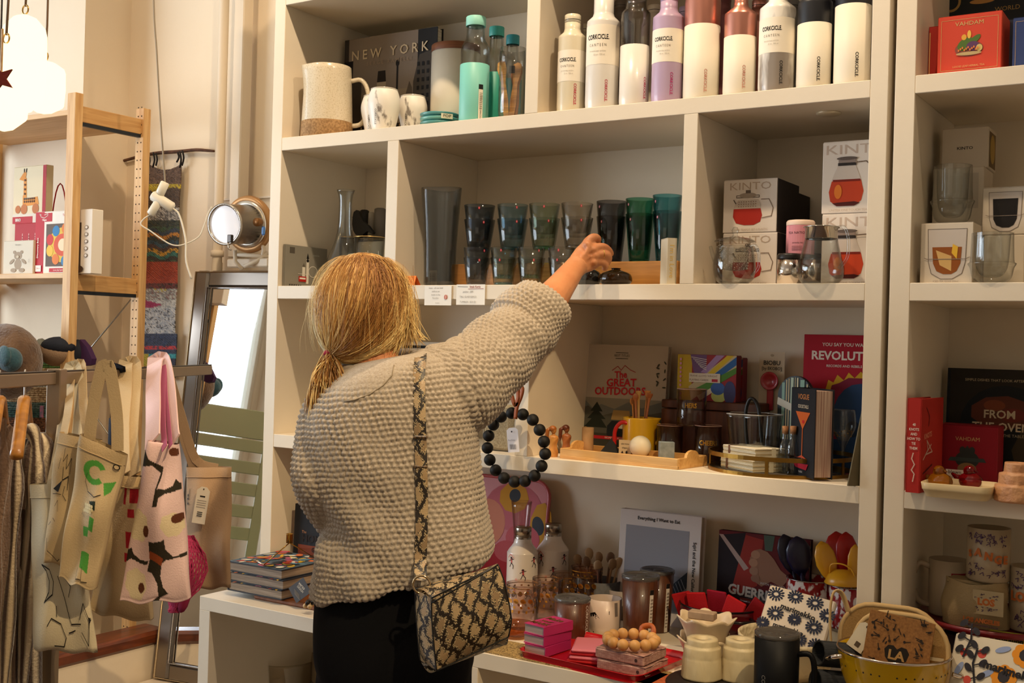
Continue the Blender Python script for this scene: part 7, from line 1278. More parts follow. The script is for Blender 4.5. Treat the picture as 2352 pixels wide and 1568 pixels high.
tote('dark navy cloth bag mostly hidden behind the canvas totes', ((250, 960), (300, 950), (330, 1300), (255, 1280)), 2.86, mat('101626', .9, bump=(300, .0008)), [((262, 965), (268, 900), (272, 838, 2.68)), ((300, 955), (285, 900), (277, 838, 2.68))], seed=7, hem=False)
o = T('hang_tag', 'white paper label hanging on the beige tote', 'tag', PD(462, 1160, 2.93)); s = 2.93 / FPX; w, h = 30 * s, 85 * s; Rt = Matrix.Rotation(.14, 4, 'Y') @ Matrix.Rotation(YAW, 4, 'Z')
part('tag_card', M().prism([(-w / 2, -h / 2), (w / 2, -h / 2), (w / 2, h * .4), (w * .2, h / 2), (-w * .2, h / 2), (-w / 2, h * .4)], .0008, mat('ddd0bc', .7), T=Matrix.Rotation(YAW, 4, 'Z') @ Matrix.Rotation(.14, 4, 'Y')), o)
prints(o, 'tag_print', [('r', .3, .72, .7, .76, '2a2622'), ('e', .5, .94, .05, .02, '2a2622')] + [('r', .15, .62 - .06 * k, .85, .635 - .06 * k, '8a8078') for k in range(4)] + [('r', .3, .3 - .05 * k, .7, .325 - .05 * k, '3a3630') for k in range(3)], w, h, lambda u, v, z: tuple((Matrix.Rotation(YAW, 3, 'Z') @ Matrix.Rotation(.14, 3, 'Y')) @ Vector((u - w / 2, -z, v - h / 2))), .0003)
# pink floral apron
DG_ = '2a2212'
def fuv(cx, cy):
    px, py = cx * .3622, 1000 + cy * .3622; v = (py - 1015) / 362; return ((px - (345 - 67 * v)) / (63 + 96 * v), 1 - v)
FLW = []
for cx, cy, rx, ry, c in ((900, 560, 75, 95, 'ddcba6'), (1120, 545, 62, 75, 'ddcba6'), (880, 925, 70, 95, 'ddcba6')): FLW.append(([fuv(cx + rx * cos(t) * (1 + .06 * sin(7 * t)), cy + ry * sin(t) * (1 + .06 * sin(7 * t))) for t in np.linspace(0, 2 * pi, 30, False)], c))
for cx, cy, rx, ry in ((958, 585, 20, 38), (1143, 508, 30, 32), (915, 940, 22, 32), (1115, 90, 26, 28)): FLW.append(([fuv(cx + rx * cos(t), cy + ry * sin(t)) for t in np.linspace(0, 2 * pi, 18, False)], '5a2c10'))
for P_, c in ((((945, 95), (970, 150), (1060, 190), (1045, 230), (990, 185), (930, 200), (900, 250), (885, 365), (872, 330), (885, 200), (925, 150)), DG_), (((1062, 180), (1050, 260), (1025, 330), (1075, 325), (1115, 300), (1128, 258), (1150, 295), (1178, 310), (1180, 385), (1150, 330), (1080, 350), (1040, 385), (1035, 435), (1000, 440), (1015, 330), (1045, 230)), DG_),
    (((795, 740), (820, 725), (855, 705), (870, 745), (905, 765), (965, 775), (955, 800), (910, 790), (850, 775), (800, 805)), DG_), (((975, 650), (1010, 665), (1055, 655), (1075, 635), (1080, 700), (1120, 745), (1200, 735), (1202, 765), (1130, 755), (1080, 770), (1055, 800), (1045, 880), (1060, 950), (1090, 985), (1040, 1020), (1030, 1045), (985, 1045), (1030, 1010), (1025, 930), (990, 860), (955, 840), (975, 770)), DG_), (((978, 712), (1065, 765), (1050, 815), (972, 760)), '8a3c10')):
    FLW.append(([fuv(*q) for q in P_], c))
PKF = mat('e0c0bc', .8, bump=(350, .0006), noise=(5, 'd2aeac', .7)); DG = '2a2212'
o, f = tote('pink cloth bag with large pale flowers on dark brown, hanging in the middle', ((345, 1010), (408, 1020), (437, 1375), (278, 1380)), 2.29, PKF, [((350, 1015), (352, 950), (352, 880), (357, 832, 2.79), (366, 829, 2.8)), ((398, 1018), (392, 980), (385, 890), (374, 832, 2.8), (366, 829, 2.8))],
 paint=FLW, pbase='e0c0bc', seed=8, w=.045, bulge=.025, name='floral_bag', hem=False)
rib(o, ((378, 1030), (374, 960), (374, 900), (376, 835, 2.78)), 2.24, .016, mat('b0587a', .85), 'dusky pink cord strap'); rib(o, ((392, 1025), (386, 960), (380, 900), (378, 835, 2.78)), 2.245, .012, mat('b0587a', .85), 'dusky pink cord strap')
c0 = PD(418, 1320, 2.86); o = T('net_bag', 'raspberry pink knotted net bag behind the floral bag', 'bag', c0, 0); NM = mat('a82c58', .8, bump=(200, .002))
nb = M()
for k in range(46):
    u = k / 45; sg = 1 if k % 2 else -1
    pts = [PD(432 + (u - .5) * 26 * (1 - t) + (u - .5) * 88 * sin(pi * min(t * 1.0, .92)) - 34 * t * t, 1232 + 172 * t + 3 * sin(9 * t + k), 2.86 + .035 * cos(u * 6.28) * sin(pi * t)) - c0 for t in np.linspace(0, 1, 14)]
    pts = [p_ + Vector((sg * .0025 * sin(j * 2.2 + k), 0, 0)) for j, p_ in enumerate(pts)]; nb.tube(pts, .0021, NM, 4, cap=False)
part('netting', nb, o, kind='stuff'); part('net_lining', M().sphere((0, 0, -.01), .04, mat('8e2048', .9), 20, (.8, .5, 2.1)), o)
# cardigans on hangers
def stripes(c1, c2, n): return c1, c2, n
def cardigan(lb, px, top, wpx, d, c1, c2, ns, seed, sleeve=True, bottom=1800):
    c0 = PD(px, top, d); o = T('cardigan', lb, 'cardigan', c0, 0, 'cardigans on wooden hangers'); s = d / FPX; W_ = wpx * s; H = c0.z - PD(px, bottom, d).z; L1, L2 = lin(c1), lin(c2); R = np.random.default_rng(seed)
    n = Vector((F_.x, F_.y, 0)); rt = Vector((R_.x, R_.y, 0)); NU, NV = 48, 44; vs = []; cs = []; ph = seed * 2.1
    for j in range(NV + 1):
        v = j / NV; sh = min(1, .35 + 1.0 * (v * 9) ** .6) if v < .12 else 1
        for i in range(NU):
            a = 2 * pi * i / NU; fo = 1 + .10 * sin(5 * a + ph + v * 2) + .05 * sin(9 * a + ph)
            vs.append(rt * (W_ / 2 * cos(a) * sh * fo) + n * (W_ * .9 * sin(a) * sh * fo) + Vector((0, 0, -H * v - .012 * (1 - sh))) + rt * (.008 * sin(v * 5 + ph))); st = (i * ns // NU * 2 + (0)) % 2; t = (sin(a * ns) > .1); cs.append((*(L1 if t else L2), 1))
    fs = [(j * NU + i, j * NU + (i + 1) % NU, (j + 1) * NU + (i + 1) % NU, (j + 1) * NU + i) for j in range(NV) for i in range(NU)] + [tuple(range(NU - 1, -1, -1))]
    q = part('garment_body', M().add(vs, fs, mat('ffffff', .95, attr='Col', sheen=.4, bump=(180, .003)), True), o); ca = q.data.color_attributes.new('Col', 'FLOAT_COLOR', 'POINT'); ca.data.foreach_set('color', np.array(cs, np.float32).ravel())
    if sleeve:
        pts = smooth3([rt * (W_ * x) - n * (W_ * .55 + .01 * k) + Vector((0, 0, -z)) for k, (x, z) in enumerate(((.0, -.005), (.28, .02), (.42, .1), (.40, .25), (.34, .45), (.3, .62)))], 4); m = M(); m.tube(pts, [W_ * .2 + .004 * sin(i) for i in range(len(pts))], mat('ffffff', .95, attr='Col', sheen=.4, bump=(180, .003)), 16)
        q = part('sleeve', m, o); ca = q.data.color_attributes.new('Col', 'FLOAT_COLOR', 'POINT'); nn = len(q.data.vertices); ca.data.foreach_set('color', np.array([(*(L1 if (i % 16) // 2 % 2 else L2), 1) for i in range(nn)], np.float32).ravel())
    return o, c0
def hanger(px, d, lb, ytop=915):
    h0 = PD(px, ytop, d); o = T('wooden_hanger', lb, 'hanger', h0, 0, 'wooden hangers on the rail'); m = M(); n = Vector((RD_.y, -RD_.x, 0)); rt = (Vector((F_.x, F_.y, 0)) + Vector((R_.x, R_.y, 0)) * -.36).normalized()
    s = d / FPX; m.tube(smooth3([rt * (-.20) + Vector((0, 0, -.095)), rt * (-.1) + Vector((0, 0, -.045)), Vector((0, 0, 0)), rt * .1 + Vector((0, 0, -.045)), rt * .20 + Vector((0, 0, -.095))], 4), .012, wood('c8862c', 'a06418', (4, 4, 1), .35, 6, .4), 10, flat=.6, up=(0, 0, 1)); part('hanger_arm', m, o)
    zt_ = zr_ + .018 - h0.z; part('hook', M().tube(smooth3([Vector((0, 0, .004)), Vector((0, 0, zt_ - .03)), rt * .012 + Vector((0, 0, zt_ - .008)), rt * .004 + Vector((0, 0, zt_ + .002)), rt * -.008 + Vector((0, 0, zt_ - .006)), rt * -.006 + Vector((0, 0, zt_ - .018))], 4), .0017, mat('d8d4d0', .2, metal=1), 6), o, 'steel hook')
hanger(56, 2.28, 'honey coloured wooden hanger above the striped cardigan'); hanger(-2, 2.19, 'wooden hanger cut by the left edge of the frame')
cardigan('striped beige and brown cardigan with vertical stripes nearest the rack post', 82, 985, 74, 2.38, 'dccaa8', '4e3a2c', 10, 1)
cardigan('striped cardigan with a folded collar, second from the rack post', 40, 1003, 60, 2.34, 'ccb898', '48352a', 9, 2)
cardigan('plain brown cardigan with dark trim at the left edge', 8, 965, 60, 2.30, '8a6c54', '7c604a', 4, 3)
cardigan('near black garment between the brown and striped cardigans', 52, 1020, 90, 2.60, '12121a', '181620', 4, 4, sleeve=False)
# pendant lanterns and star
def lantern(px, y0, y1, r, d, lb):
    c = PD(px, y0, d); s = d / FPX; H = (y1 - y0) * s; R = r * s; o = T('paper_lantern', lb, 'lamp', c, 0, 'glowing faceted paper lanterns')
    m = bpy.data.materials.get('lantern_paper')
    if not m:
        m = bpy.data.materials.new('lantern_paper'); m.use_nodes = True; nt = m.node_tree; nt.nodes.clear(); N = nt.nodes.new; L = nt.links.new
        e = N('ShaderNodeEmission'); e.inputs[0].default_value = (1, .83, .52, 1); e.inputs[1].default_value = 2.3; t = N('ShaderNodeBsdfTransparent'); t.inputs[0].default_value = (1, .8, .5, 1); x = N('ShaderNodeMixShader'); x.inputs[0].default_value = .72; u = N('ShaderNodeOutputMaterial')
        L(t.outputs[0], x.inputs[1]); L(e.outputs[0], x.inputs[2]); L(x.outputs[0], u.inputs[0])
    part('paper_shade', M().lathe([(R * .06, 0), (R * .5, -H * .035), (R * .92, -H * .14), (R, -H * .22), (R * 1.02, -H * .55), (R * .96, -H * .84), (R * .4, -H * .97), (R * .05, -H)], m, 9, smooth=False), o)
    part('cap_ring', M().tube([(.012 * cos(a), 0, .012 + .012 * sin(a)) for a in np.linspace(0, 2 * pi, 14, False)], .002, mat('b08a48', .3, metal=.8), 6, closed=True), o)
    part('cord', M().tube([(0, 0, .02), (.004, 0, .1), (0, 0, 3.69 - c.z)], .003, mat('6a5038', .7), 6), o)
    l = bpy.data.lights.new('bulb', 'POINT'); l.energy = 1.3; l.color = (1, .78, .42); l.shadow_soft_size = .03; q = bpy.data.objects.new('bulb', l); C.objects.link(q); q.parent = o; q.location = (0, 0, -H * .5)
lantern(58, 33, 262, 50, 2.95, 'large glowing paper lantern with a knotted top, centre of the cluster'); lantern(104, 140, 262, 46, 3.25, 'glowing paper lantern lower right in the cluster, nearest the pine shelf'); lantern(14, 100, 302, 54, 2.75, 'glowing paper lantern hanging lowest, at the left edge')
c = PD(-2, 180, 2.5); s = 2.5 / FPX; st = [(r_ * s * cos(a + .35), r_ * s * sin(a + .35)) for a, r_ in [(2 * pi * k / 10 + pi / 2, 36 if k % 2 == 0 else 15) for k in range(10)]]
o = one('felt_star', M().prism(st, .006, mat('7a2414', .8, bump=(120, .001)), T=Matrix.Rotation(YAW, 4, 'Z')), 'dark red felt star hanging in front of the paper lanterns', 'ornament', c)
part('star_cord', M().tube([(0, 0, .03), (0, 0, 3.69 - c.z)], .001, mat('8a7a60', .7), 4), o)
c = PD(2, 118, 2.55); one('wooden_tag', M().box((0, 0, 0), (.014, .004, .1), PINEH, .002).tube([(0, 0, .05), (0, 0, 3.69 - c.z)], .0012, mat('3a3028', .6), 5), 'small pale wooden tag on a cord at the left frame edge', 'tag', c)
# green slatted chair and cushion, seen in the mirror
one('display_platform', M().box((0, 0, .11), (1.2, 1.1, .22), mat('8a6a4a', .5), .01), 'low brown platform under the green chair, out of frame', 'platform', (-4.03, 1.75, 0))
o = T('slatted_chair', 'green grey chair with cut out slats reflected in the leaning mirror', 'chair', (-3.72, 1.72, .22), 2.6); GC = mat('a2a682', .6)
part('seat', M().box((0, 0, .45), (.46, .44, .03), GC, .006), o)
for x in (-.2, .2):
    for y in (-.19, .19): part('leg', M().box((x, y, .22), (.035, .035, .44), GC, .003), o)
    part('back_post', M().box((x, .2, .85), (.05, .025, .8), GC, .003), o)
for k in range(6): part('slat', M().box((0, .2, .62 + .105 * k), (.36, .018, .06 if k < 5 else .14), GC, .003), o)
one('red_cushion', M().sphere((0, 0, .22), .2, mat('9a2436', .85, noise=(9, 'd8b4b0', .05, .62)), 26, (1, .45, 1.1)), 'dark pink flowered cushion reflected in the leaning mirror', 'cushion', (-4.05, 1.98, 1.02))
one('side_cabinet', M().box((0, 0, .4), (.4, .4, .8), mat('5a3a28', .5), .01), 'brown cabinet beside the green chair that the red cushion rests on', 'cabinet', (-4.15, 2.02, .22))
# ================================================================ the woman reaching up
wo_ = T('person', 'woman with a blonde ponytail in a beige knitted sweater reaching up to the glass shelf', 'person', (PD(900, 1400, 2.4).x, PD(900, 1400, 2.4).y, 0)); WO = Vector(wo_.location)
FH, RH = Vector((F_.x, F_.y, 0)).normalized(), Vector((R_.x, R_.y, 0)).normalized()
def remesh(m, voxel, smooth=4):
    o = bpy.data.objects.new('tmp', m.mesh('tmp')); C.objects.link(o); r = o.modifiers.new('r', 'REMESH'); r.mode = 'VOXEL'; r.voxel_size = voxel
    s = o.modifiers.new('s', 'SMOOTH'); s.iterations = smooth; s.factor = .5; bpy.context.view_layer.update()
    dg = bpy.context.evaluated_depsgraph_get(); me = bpy.data.meshes.new_from_object(o.evaluated_get(dg)); bpy.data.objects.remove(o); return me
def coords(me): a = np.empty(len(me.vertices) * 3, np.float32); me.vertices.foreach_get('co', a); return a.reshape(-1, 3)
def normals(me): a = np.empty(len(me.vertices) * 3, np.float32); me.vertex_normals.foreach_get('vector', a); return a.reshape(-1, 3)
def limb(m, rows, mt, n=18, flat=1, k=4, up=None):
    """rows: (px, py, depth, radius m)"""
    P = smooth3([PD(a, b, c) for a, b, c, r in rows], k); rr = np.interp(np.linspace(0, len(rows) - 1, len(P)), range(len(rows)), [r[3] for r in rows]); return m.tube(P, list(map(float, rr)), mt, n, flat=flat, up=up)
def loft(m, rows, mt, n=40, k=4, sq=.85):
    """rows: (xl, yl, xr, yr, depth, half depth)"""
    R = []
    for xl, yl, xr, yr, d, hd in rows: a, b = PD(xl, yl, d), PD(xr, yr, d); R.append(((a + b) / 2, (b - a) / 2, FH * hd))
    C_, A_, B_ = [smooth3([r[i] for r in R], k) for i in range(3)]; vs = []
    for c, a, b in zip(C_, A_, B_):
        for j in range(n): t = 2 * pi * j / n; x, y = cos(t), sin(t); vs.append(c + a * math.copysign(abs(x) ** sq, x) + b * math.copysign(abs(y) ** sq, y))
    L = len(C_); fs = [(i * n + j, i * n + (j + 1) % n, (i + 1) * n + (j + 1) % n, (i + 1) * n + j) for i in range(L - 1) for j in range(n)] + [tuple(range(n - 1, -1, -1)), tuple(range((L - 1) * n, L * n))]
    return m.add(vs, fs, mt, True)
SKIN = mat('c98a5c', .5, bump=(180, .0006), noise=(22, 'b8744a', .5), sss=.15)
DT = 2.40
# ---- body (one continuous mesh)
HC = PD(834, 706, DT); fd = (FH * .76 + RH * .65).normalized(); fs_ = Vector((fd.y, -fd.x, 0))
b = M()
b.sphere(HC, 1, SKIN, 28, (.075, .075, .097)).sphere(HC + fd * .020 + Vector((0, 0, -.02)), 1, SKIN, 24, (.066, .066, .09)).sphere(HC + fd * .05 + Vector((0, 0, -.085)), .034, SKIN, 16)
b.tube([HC + fd * .078 + Vector((0, 0, .012)), HC + fd * .098 + Vector((0, 0, -.026)), HC + fd * .082 + Vector((0, 0, -.034))], [.008, .013, .006], SKIN, 10)
b.tube([HC + fd * .078 + fs_ * -.02 + Vector((0, 0, -.058)), HC + fd * .087 + Vector((0, 0, -.056)), HC + fd * .078 + fs_ * .02 + Vector((0, 0, -.058))], .006, SKIN, 8)
for sg in (-1, 1): b.sphere(HC + fs_ * sg * .079 + fd * -.005 + Vector((0, 0, -.01)), 1, SKIN, 14, (.012, .016, .03))
limb(b, ((845, 770, DT + .01, .052), (858, 820, DT, .050), (868, 870, DT - .01, .06), (880, 930, DT - .01, .10)), SKIN)
loft(b, ((800, 900, 1040, 880, DT, .07), (740, 940, 1070, 930, DT, .10), (740, 1050, 1060, 1040, DT, .11), (750, 1180, 1060, 1170, DT, .11), (730, 1350, 1080, 1330, DT, .12), (740, 1500, 1085, 1490, DT, .12), (800, 1580, 1030, 1580, DT, .1)), SKIN, 28)
limb(b, ((1000, 890, DT, .075), (1060, 880, DT + .02, .058), (1150, 800, DT + .10, .046), (1222, 738, 2.58, .042), (1255, 700, 2.63, .042), (1290, 655, 2.69, .033), (1317, 619, 2.74, .0265), (1330, 606, 2.755, .027)), SKIN)
limb(b, ((790, 930, DT, .06), (765, 1010, DT - .02, .045), (758, 1110, DT - .04, .04), (775, 1180, DT + .02, .035), (830, 1215, DT + .14, .028), (880, 1220, DT + .22, .024), (905, 1218, DT + .25, .03), (930, 1216, DT + .30, .022)), SKIN)
for k in range(4): limb(b, ((925, 1205 + 9 * k, DT + .29, .009), (945, 1208 + 10 * k, DT + .33, .008), (958, 1214 + 10 * k, DT + .345, .007)), SKIN, 10)
limb(b, ((905, 1205, DT + .25, .011), (925, 1192, DT + .27, .009), (945, 1195, DT + .29, .008)), SKIN, 10)
hips = [PD(820, 1480, DT), PD(990, 1480, DT)]; feet = [Vector((hips[0].x, hips[0].y, 0)) + FH * -.02, Vector((hips[1].x, hips[1].y, 0)) + FH * .06]
for h, f in zip(hips, feet):
    b.tube(smooth3([h, h.lerp(f, .28), h.lerp(f, .5) + fd * .01, h.lerp(f, .75), f + Vector((0, 0, .09))], 4), [.085, .08, .075, .068, .062, .058, .053, .05, .048, .045, .042, .04, .038, .036, .034, .032, .032], SKIN, 16)
    b.tube([f + Vector((0, 0, .10)), f + Vector((0, 0, .05)), f + fd * .10 + Vector((0, 0, .04)), f + fd * .17 + Vector((0, 0, .03))], [.034, .036, .032, .02], SKIN, 12)
# right hand: back of hand, four bent fingers and a thumb closing on the vase neck
DH = 2.78
b.tube([PD(1326, 608, DH - .02), PD(1342, 596, DH), PD(1356, 585, DH + .005), PD(1364, 580, DH + .01)], [.027, .034, .036, .031], SKIN, 16, flat=.55, up=-F_)
FG = (((1344, 572, 0, .0125), (1349, 558, 0, .0125), (1362, 546, .004, .0112), (1372, 548, .022, .0100), (1372, 556, .045, .0082)),
      ((1350, 578, -.002, .0125), (1362, 571, -.004, .0120), (1385, 567, .002, .0100), (1398, 575, .016, .0090), (1404, 585, .032, .0076)),
      ((1354, 590, 0, .0125), (1367, 585, -.004, .0118), (1389, 584, 0, .0102), (1398, 592, .012, .0094), (1394, 606, .026, .0078)),
      ((1350, 603, .002, .012), (1364, 602, 0, .0108), (1382, 602, .002, .0092), (1391, 609, .010, .0084), (1387, 620, .020, .0070)),
      ((1330, 590, .02, .014), (1342, 578, .045, .0125), (1360, 572, .062, .0108), (1375, 570, .068, .0088)))
for fg in FG: limb(b, [(a, c, DH + e, r) for a, c, e, r in fg], SKIN, 12)
for (px, py) in ((1350, 562), (1364, 573), (1368, 587), (1365, 602)): b.sphere(PD(px, py, DH - .012), .0105, SKIN, 10)
for y0, y1 in ((562, 600), (574, 606), (588, 612)): b.tube([PD(1356, y0, DH - .019), PD(1330, y1, DH - .028)], [.0035, .0025], SKIN, 8)
me = remesh(b, .0031, 3); me.transform(Matrix.Translation(-WO)); me.polygons.foreach_set('use_smooth', [True] * len(me.polygons)); me.materials.clear(); me.materials.append(SKIN)
bo = part('body', me, wo_)
for sg in (-1, 1):
    e = HC + fd * .079 + fs_ * sg * .029 + Vector((0, 0, .004)) - WO; part('eye', M().sphere(e, .0115, mat('e8e0d8', .2), 14).sphere(e + fd * .0075, .0058, mat('2c3a3a', .15), 10), wo_)
    part('eyebrow', M().tube([e + fs_ * sg * -.014 + Vector((0, 0, .016)) + fd * .006, e + Vector((0, 0, .021)) + fd * .007, e + fs_ * sg * .016 + Vector((0, 0, .016))], .0028, mat('7a5634', .8), 6), wo_)
part('lips', M().tube([HC + fd * .083 + fs_ * -.02 + Vector((0, 0, -.058)) - WO, HC + fd * .0925 + Vector((0, 0, -.056)) - WO, HC + fd * .083 + fs_ * .02 + Vector((0, 0, -.058)) - WO], .0055, mat('a8504a', .5), 8), wo_)
rc = PD(1386, 583, DH - .001); rax = (PD(1389, 584, DH) - PD(1367, 585, DH - .004)).normalized(); part('finger_ring', M().lathe([(.0108, -.001), (.0118, 0), (.0108, .001)], mat('d8b060', .2, metal=1), 20, T=Matrix.Translation(rc - WO) @ rax.to_track_quat('Z', 'Y').to_matrix().to_4x4()), wo_, 'gold ring')
# ---- knitted sweater
KM = mat('bbaf9f', .95, bump=(420, .0012), noise=(260, '9c8d7a', .5), sheen=.3); s = M()
loft(s, ((805, 838, 945, 812, DT, .068), (772, 862, 988, 806, DT, .10), (742, 890, 1036, 822, DT, .125), (720, 922, 1072, 860, DT, .14), (704, 958, 1094, 925, DT, .15), (694, 1012, 1098, 1000, DT, .155), (698, 1080, 1104, 1060, DT, .16), (722, 1140, 1112, 1120, DT, .16), (744, 1200, 1121, 1180, DT, .165), (732, 1260, 1130, 1225, DT, .168), (718, 1320, 1134, 1255, DT, .17), (717, 1366, 1130, 1272, DT, .168), (724, 1372, 1124, 1278, DT, .16)), KM, 44)
limb(s, ((795, 925, DT, .08), (768, 985, DT - .01, .078), (752, 1050, DT - .03, .071), (747, 1105, DT - .05, .067), (760, 1150, DT - .03, .062), (800, 1190, DT + .05, .056), (850, 1210, DT + .15, .052), (885, 1214, DT + .2, .05)), KM)
limb(s, ((950, 915, DT - .01, .085), (1005, 902, DT, .100), (1055, 888, DT + .01, .102), (1108, 845, DT + .05, .088), (1150, 805, DT + .09, .084), (1186, 770, DT + .12, .078), (1205, 752, DT + .14, .07)), KM, 22)
limb(s, ((1186, 766, DT + .125, .070), (1198, 752, DT + .135, .0790), (1220, 728, DT + .155, .0800), (1240, 704, DT + .175, .0745), (1252, 690, DT + .185, .064), (1246, 697, DT + .18, .05)), KM, 24, k=3)
me = remesh(s, .0027, 7); co = coords(me); no = normals(me)
def dotv(a, v): return a @ np.array(v)
sa = PD(1060, 880, DT + .02); sb = PD(1240, 706, DT + .17); ax = (sb - sa).normalized(); rel = co - np.array(sa); t = dotv(rel, ax); perp = rel - t[:, None] * np.array(ax); pd = np.linalg.norm(perp, axis=1)
e1 = ax.cross(Z_).normalized(); e2 = ax.cross(e1); seamp = PD(1088, 870, DT + .03); seamn = (RH * .95 + Z_ * .30).normalized(); sd = dotv(co - np.array(seamp), seamn)
slv = (sd > 0) & (pd < .14)
tc = PD(905, 1100, DT); rel2 = co - np.array(tc); ang = np.arctan2(dotv(rel2, RH), dotv(rel2, -FH)); ang2 = np.arctan2(dotv(rel, e1), dotv(rel, e2))
u = np.where(slv, ang2 * .082, ang * .17); v = np.where(slv, t, co[:, 2] * 1.0 - .10 * dotv(rel2, RH))
q = .0105; p_ = .0128; w1 = .0012 * np.sin(co[:, 0] * 90 + co[:, 2] * 70); v = v + w1; row = np.floor(v / q); hh = (np.abs(np.sin(pi * v / q)) * np.abs(np.cos(pi * (u / p_ + .5 * (row % 2)) + .5 * np.sin(row * 7.3) + .25 * np.sin(u * 140 + row)))) ** .55
amp = .0062 + .0012 * np.sin(co[:, 0] * 61 + co[:, 2] * 47); nk = np.array(PD(860, 845, DT - .05)); dn = np.linalg.norm(co - nk, axis=1); amp *= np.clip((dn - .085) / .03, .12, 1)
disp = amp * (hh - .6); disp -= .003 * np.exp(-(sd / .003) ** 2) * (pd < .14) * (t > -.06)
jt = dotv(co - np.array(PD(1192, 762, DT + .125)), ax); disp -= .005 * np.exp(-(jt / .006) ** 2) * slv
zc = co[:, 2]; xx = dotv(rel2, RH); zz_ = dotv(rel2, Z_)
disp += .007 * np.sin((zz_ * 1.2 + xx * .8) * 38) * np.exp(-((xx + .12) / .12) ** 2 - ((zz_ + .10) / .12) ** 2) + .004 * np.sin(ang * 9 + zz_ * 14) * np.clip((-zz_) * 4, 0, 1) + .004 * np.sin(t * 60 + ang2 * 2) * slv * np.clip((t) * 6, 0, 1)
co2 = co + no * disp[:, None] - np.array(WO); me.vertices.foreach_set('co', co2.astype(np.float32).ravel()); me.update()
me.polygons.foreach_set('use_smooth', [True] * len(me.polygons)); me.materials.clear(); me.materials.append(KM); swo = part('sweater', me, wo_)
from mathutils.bvhtree import BVHTree
BV = BVHTree.FromPolygons([tuple(x) for x in (co2 + np.array(WO))], [tuple(p.vertices) for p in me.polygons])
def onsw(px, py, off=.006, dflt=2.25):
    d = ray(px, py); L = d.length; h = BV.ray_cast(ORG, d / L); return ORG + d / L * (h[3] - off) if h[0] else PD(px, py, dflt)
# collar band and seams
cl = [PD(868 + 92 * cos(a), 836 + 16 * sin(a) + (-14 if cos(a) > 0 else 6) * abs(cos(a)), DT + .01 - .078 * sin(a)) - WO for a in np.linspace(0, 2 * pi, 36, False)]
part('collar', M().tube(cl, .013, mat('9c9184', .95, bump=(500, .001), sheen=.3), 10, closed=True), swo, 'fine knit collar band')
SE = mat('8a7c66', .95); part('neck_seam', M().tube([onsw(x, y, .001) - WO for x, y in ((905, 838), (900, 862), (880, 885), (850, 905), (815, 918), (790, 922))], .0014, SE, 6), swo)
# ---- trousers and shoes
JM = mat('0b0b0e', .9, bump=(500, .0006), spec=.2); j = M()
loft(j, ((735, 1300, 1080, 1290, DT, .13), (725, 1380, 1084, 1370, DT, .14), (722, 1460, 1088, 1450, DT, .145), (728, 1530, 1088, 1520, DT, .14), (760, 1590, 1060, 1590, DT, .12)), JM, 36)
for k, (h, f) in enumerate(zip(hips, feet)):
    j.tube(smooth3([h + RH * (.012 if k == 0 else -.004) + Vector((0, 0, -.0)), h.lerp(f, .25), h.lerp(f, .5) + fd * .01, h.lerp(f, .75), f + Vector((0, 0, .11))], 4), [.088, .09, .09, .088, .085, .082, .076, .07, .066, .064, .062, .06, .058, .057, .056, .055, .055], JM, 20)
me = remesh(j, .006, 4); me.transform(Matrix.Translation(-WO)); me.polygons.foreach_set('use_smooth', [True] * len(me.polygons)); me.materials.clear(); me.materials.append(JM); part('trousers', me, wo_, 'black trousers')
BT = mat('1c1612', .4)
for f in feet:
    q = f - WO; part('shoe', M().tube([q + fd * -.035 + Vector((0, 0, .035)), q + Vector((0, 0, .045)), q + fd * .08 + Vector((0, 0, .04)), q + fd * .16 + Vector((0, 0, .032)), q + fd * .20 + Vector((0, 0, .028))], [.03, .046, .043, .038, .018], BT, 16, flat=.8, up=(0, 0, 1)).tube([q + Vector((0, 0, .03)), q + Vector((0, 0, .15))], [.046, .044], BT, 16).box(q + fd * .08 + Vector((0, 0, .006)), (.09, .26, .012), BT, .005, rz=math.atan2(fd.y, fd.x) - pi / 2), wo_)
# ---- hair
HB = mat('ffffff', .45, attr='Col', spec=.4); tie = PD(761, 814, DT - .045); Hh = HC
RG2_ = np.random.default_rng(5); NS = 4200; K = 15
Rv, Cv, Zv = np.array(RH), -np.array(FH), np.array(Z_)
rad = np.array((.095, .099, .1085)); T_ = np.array(((tie - Hh).dot(RH), (tie - Hh).dot(-FH), (tie - Hh).z)) / rad
phi = RG2_.uniform(-2.2, 2.35, NS); S0 = np.stack([RG2_.normal(.0, .10, NS) + .10 * np.sin(phi), RG2_.uniform(-.45, .35, NS), np.ones(NS)], 1)
nap = (RG2_.random(NS) < .3) & (phi > -.5) & (phi < 1.6); V0 = np.stack([np.sin(phi), np.cos(phi), np.where(nap, RG2_.uniform(-1.15, -.5, NS), RG2_.uniform(-.42, .10, NS))], 1) * (RG2_.uniform(1.2, 1.55, NS) - .14 * np.clip(phi - .9, 0, 1.2))[:, None]
tt = np.linspace(0, 1, K)[None, :, None]; E0 = np.tile(T_, (NS, 1)) + RG2_.normal(0, .05, (NS, 3))
P = (1 - tt) ** 2 * S0[:, None, :] + 2 * tt * (1 - tt) * V0[:, None, :] + tt ** 2 * E0[:, None, :]
ln = np.linalg.norm(P, axis=2, keepdims=True); lift = 1 + RG2_.uniform(-.01, .035, (NS, 1, 1)) + .02 * np.sin(phi * 14)[:, None, None] * np.sin(pi * tt) + .012 * np.sin(phi * 37)[:, None, None]
tn = np.linalg.norm(T_); shell_r = 1 + (tn - 1) * tt ** 3; P = P / ln * lift * shell_r; P += .006 * np.sin(tt * 9 + phi[:, None, None] * 5)
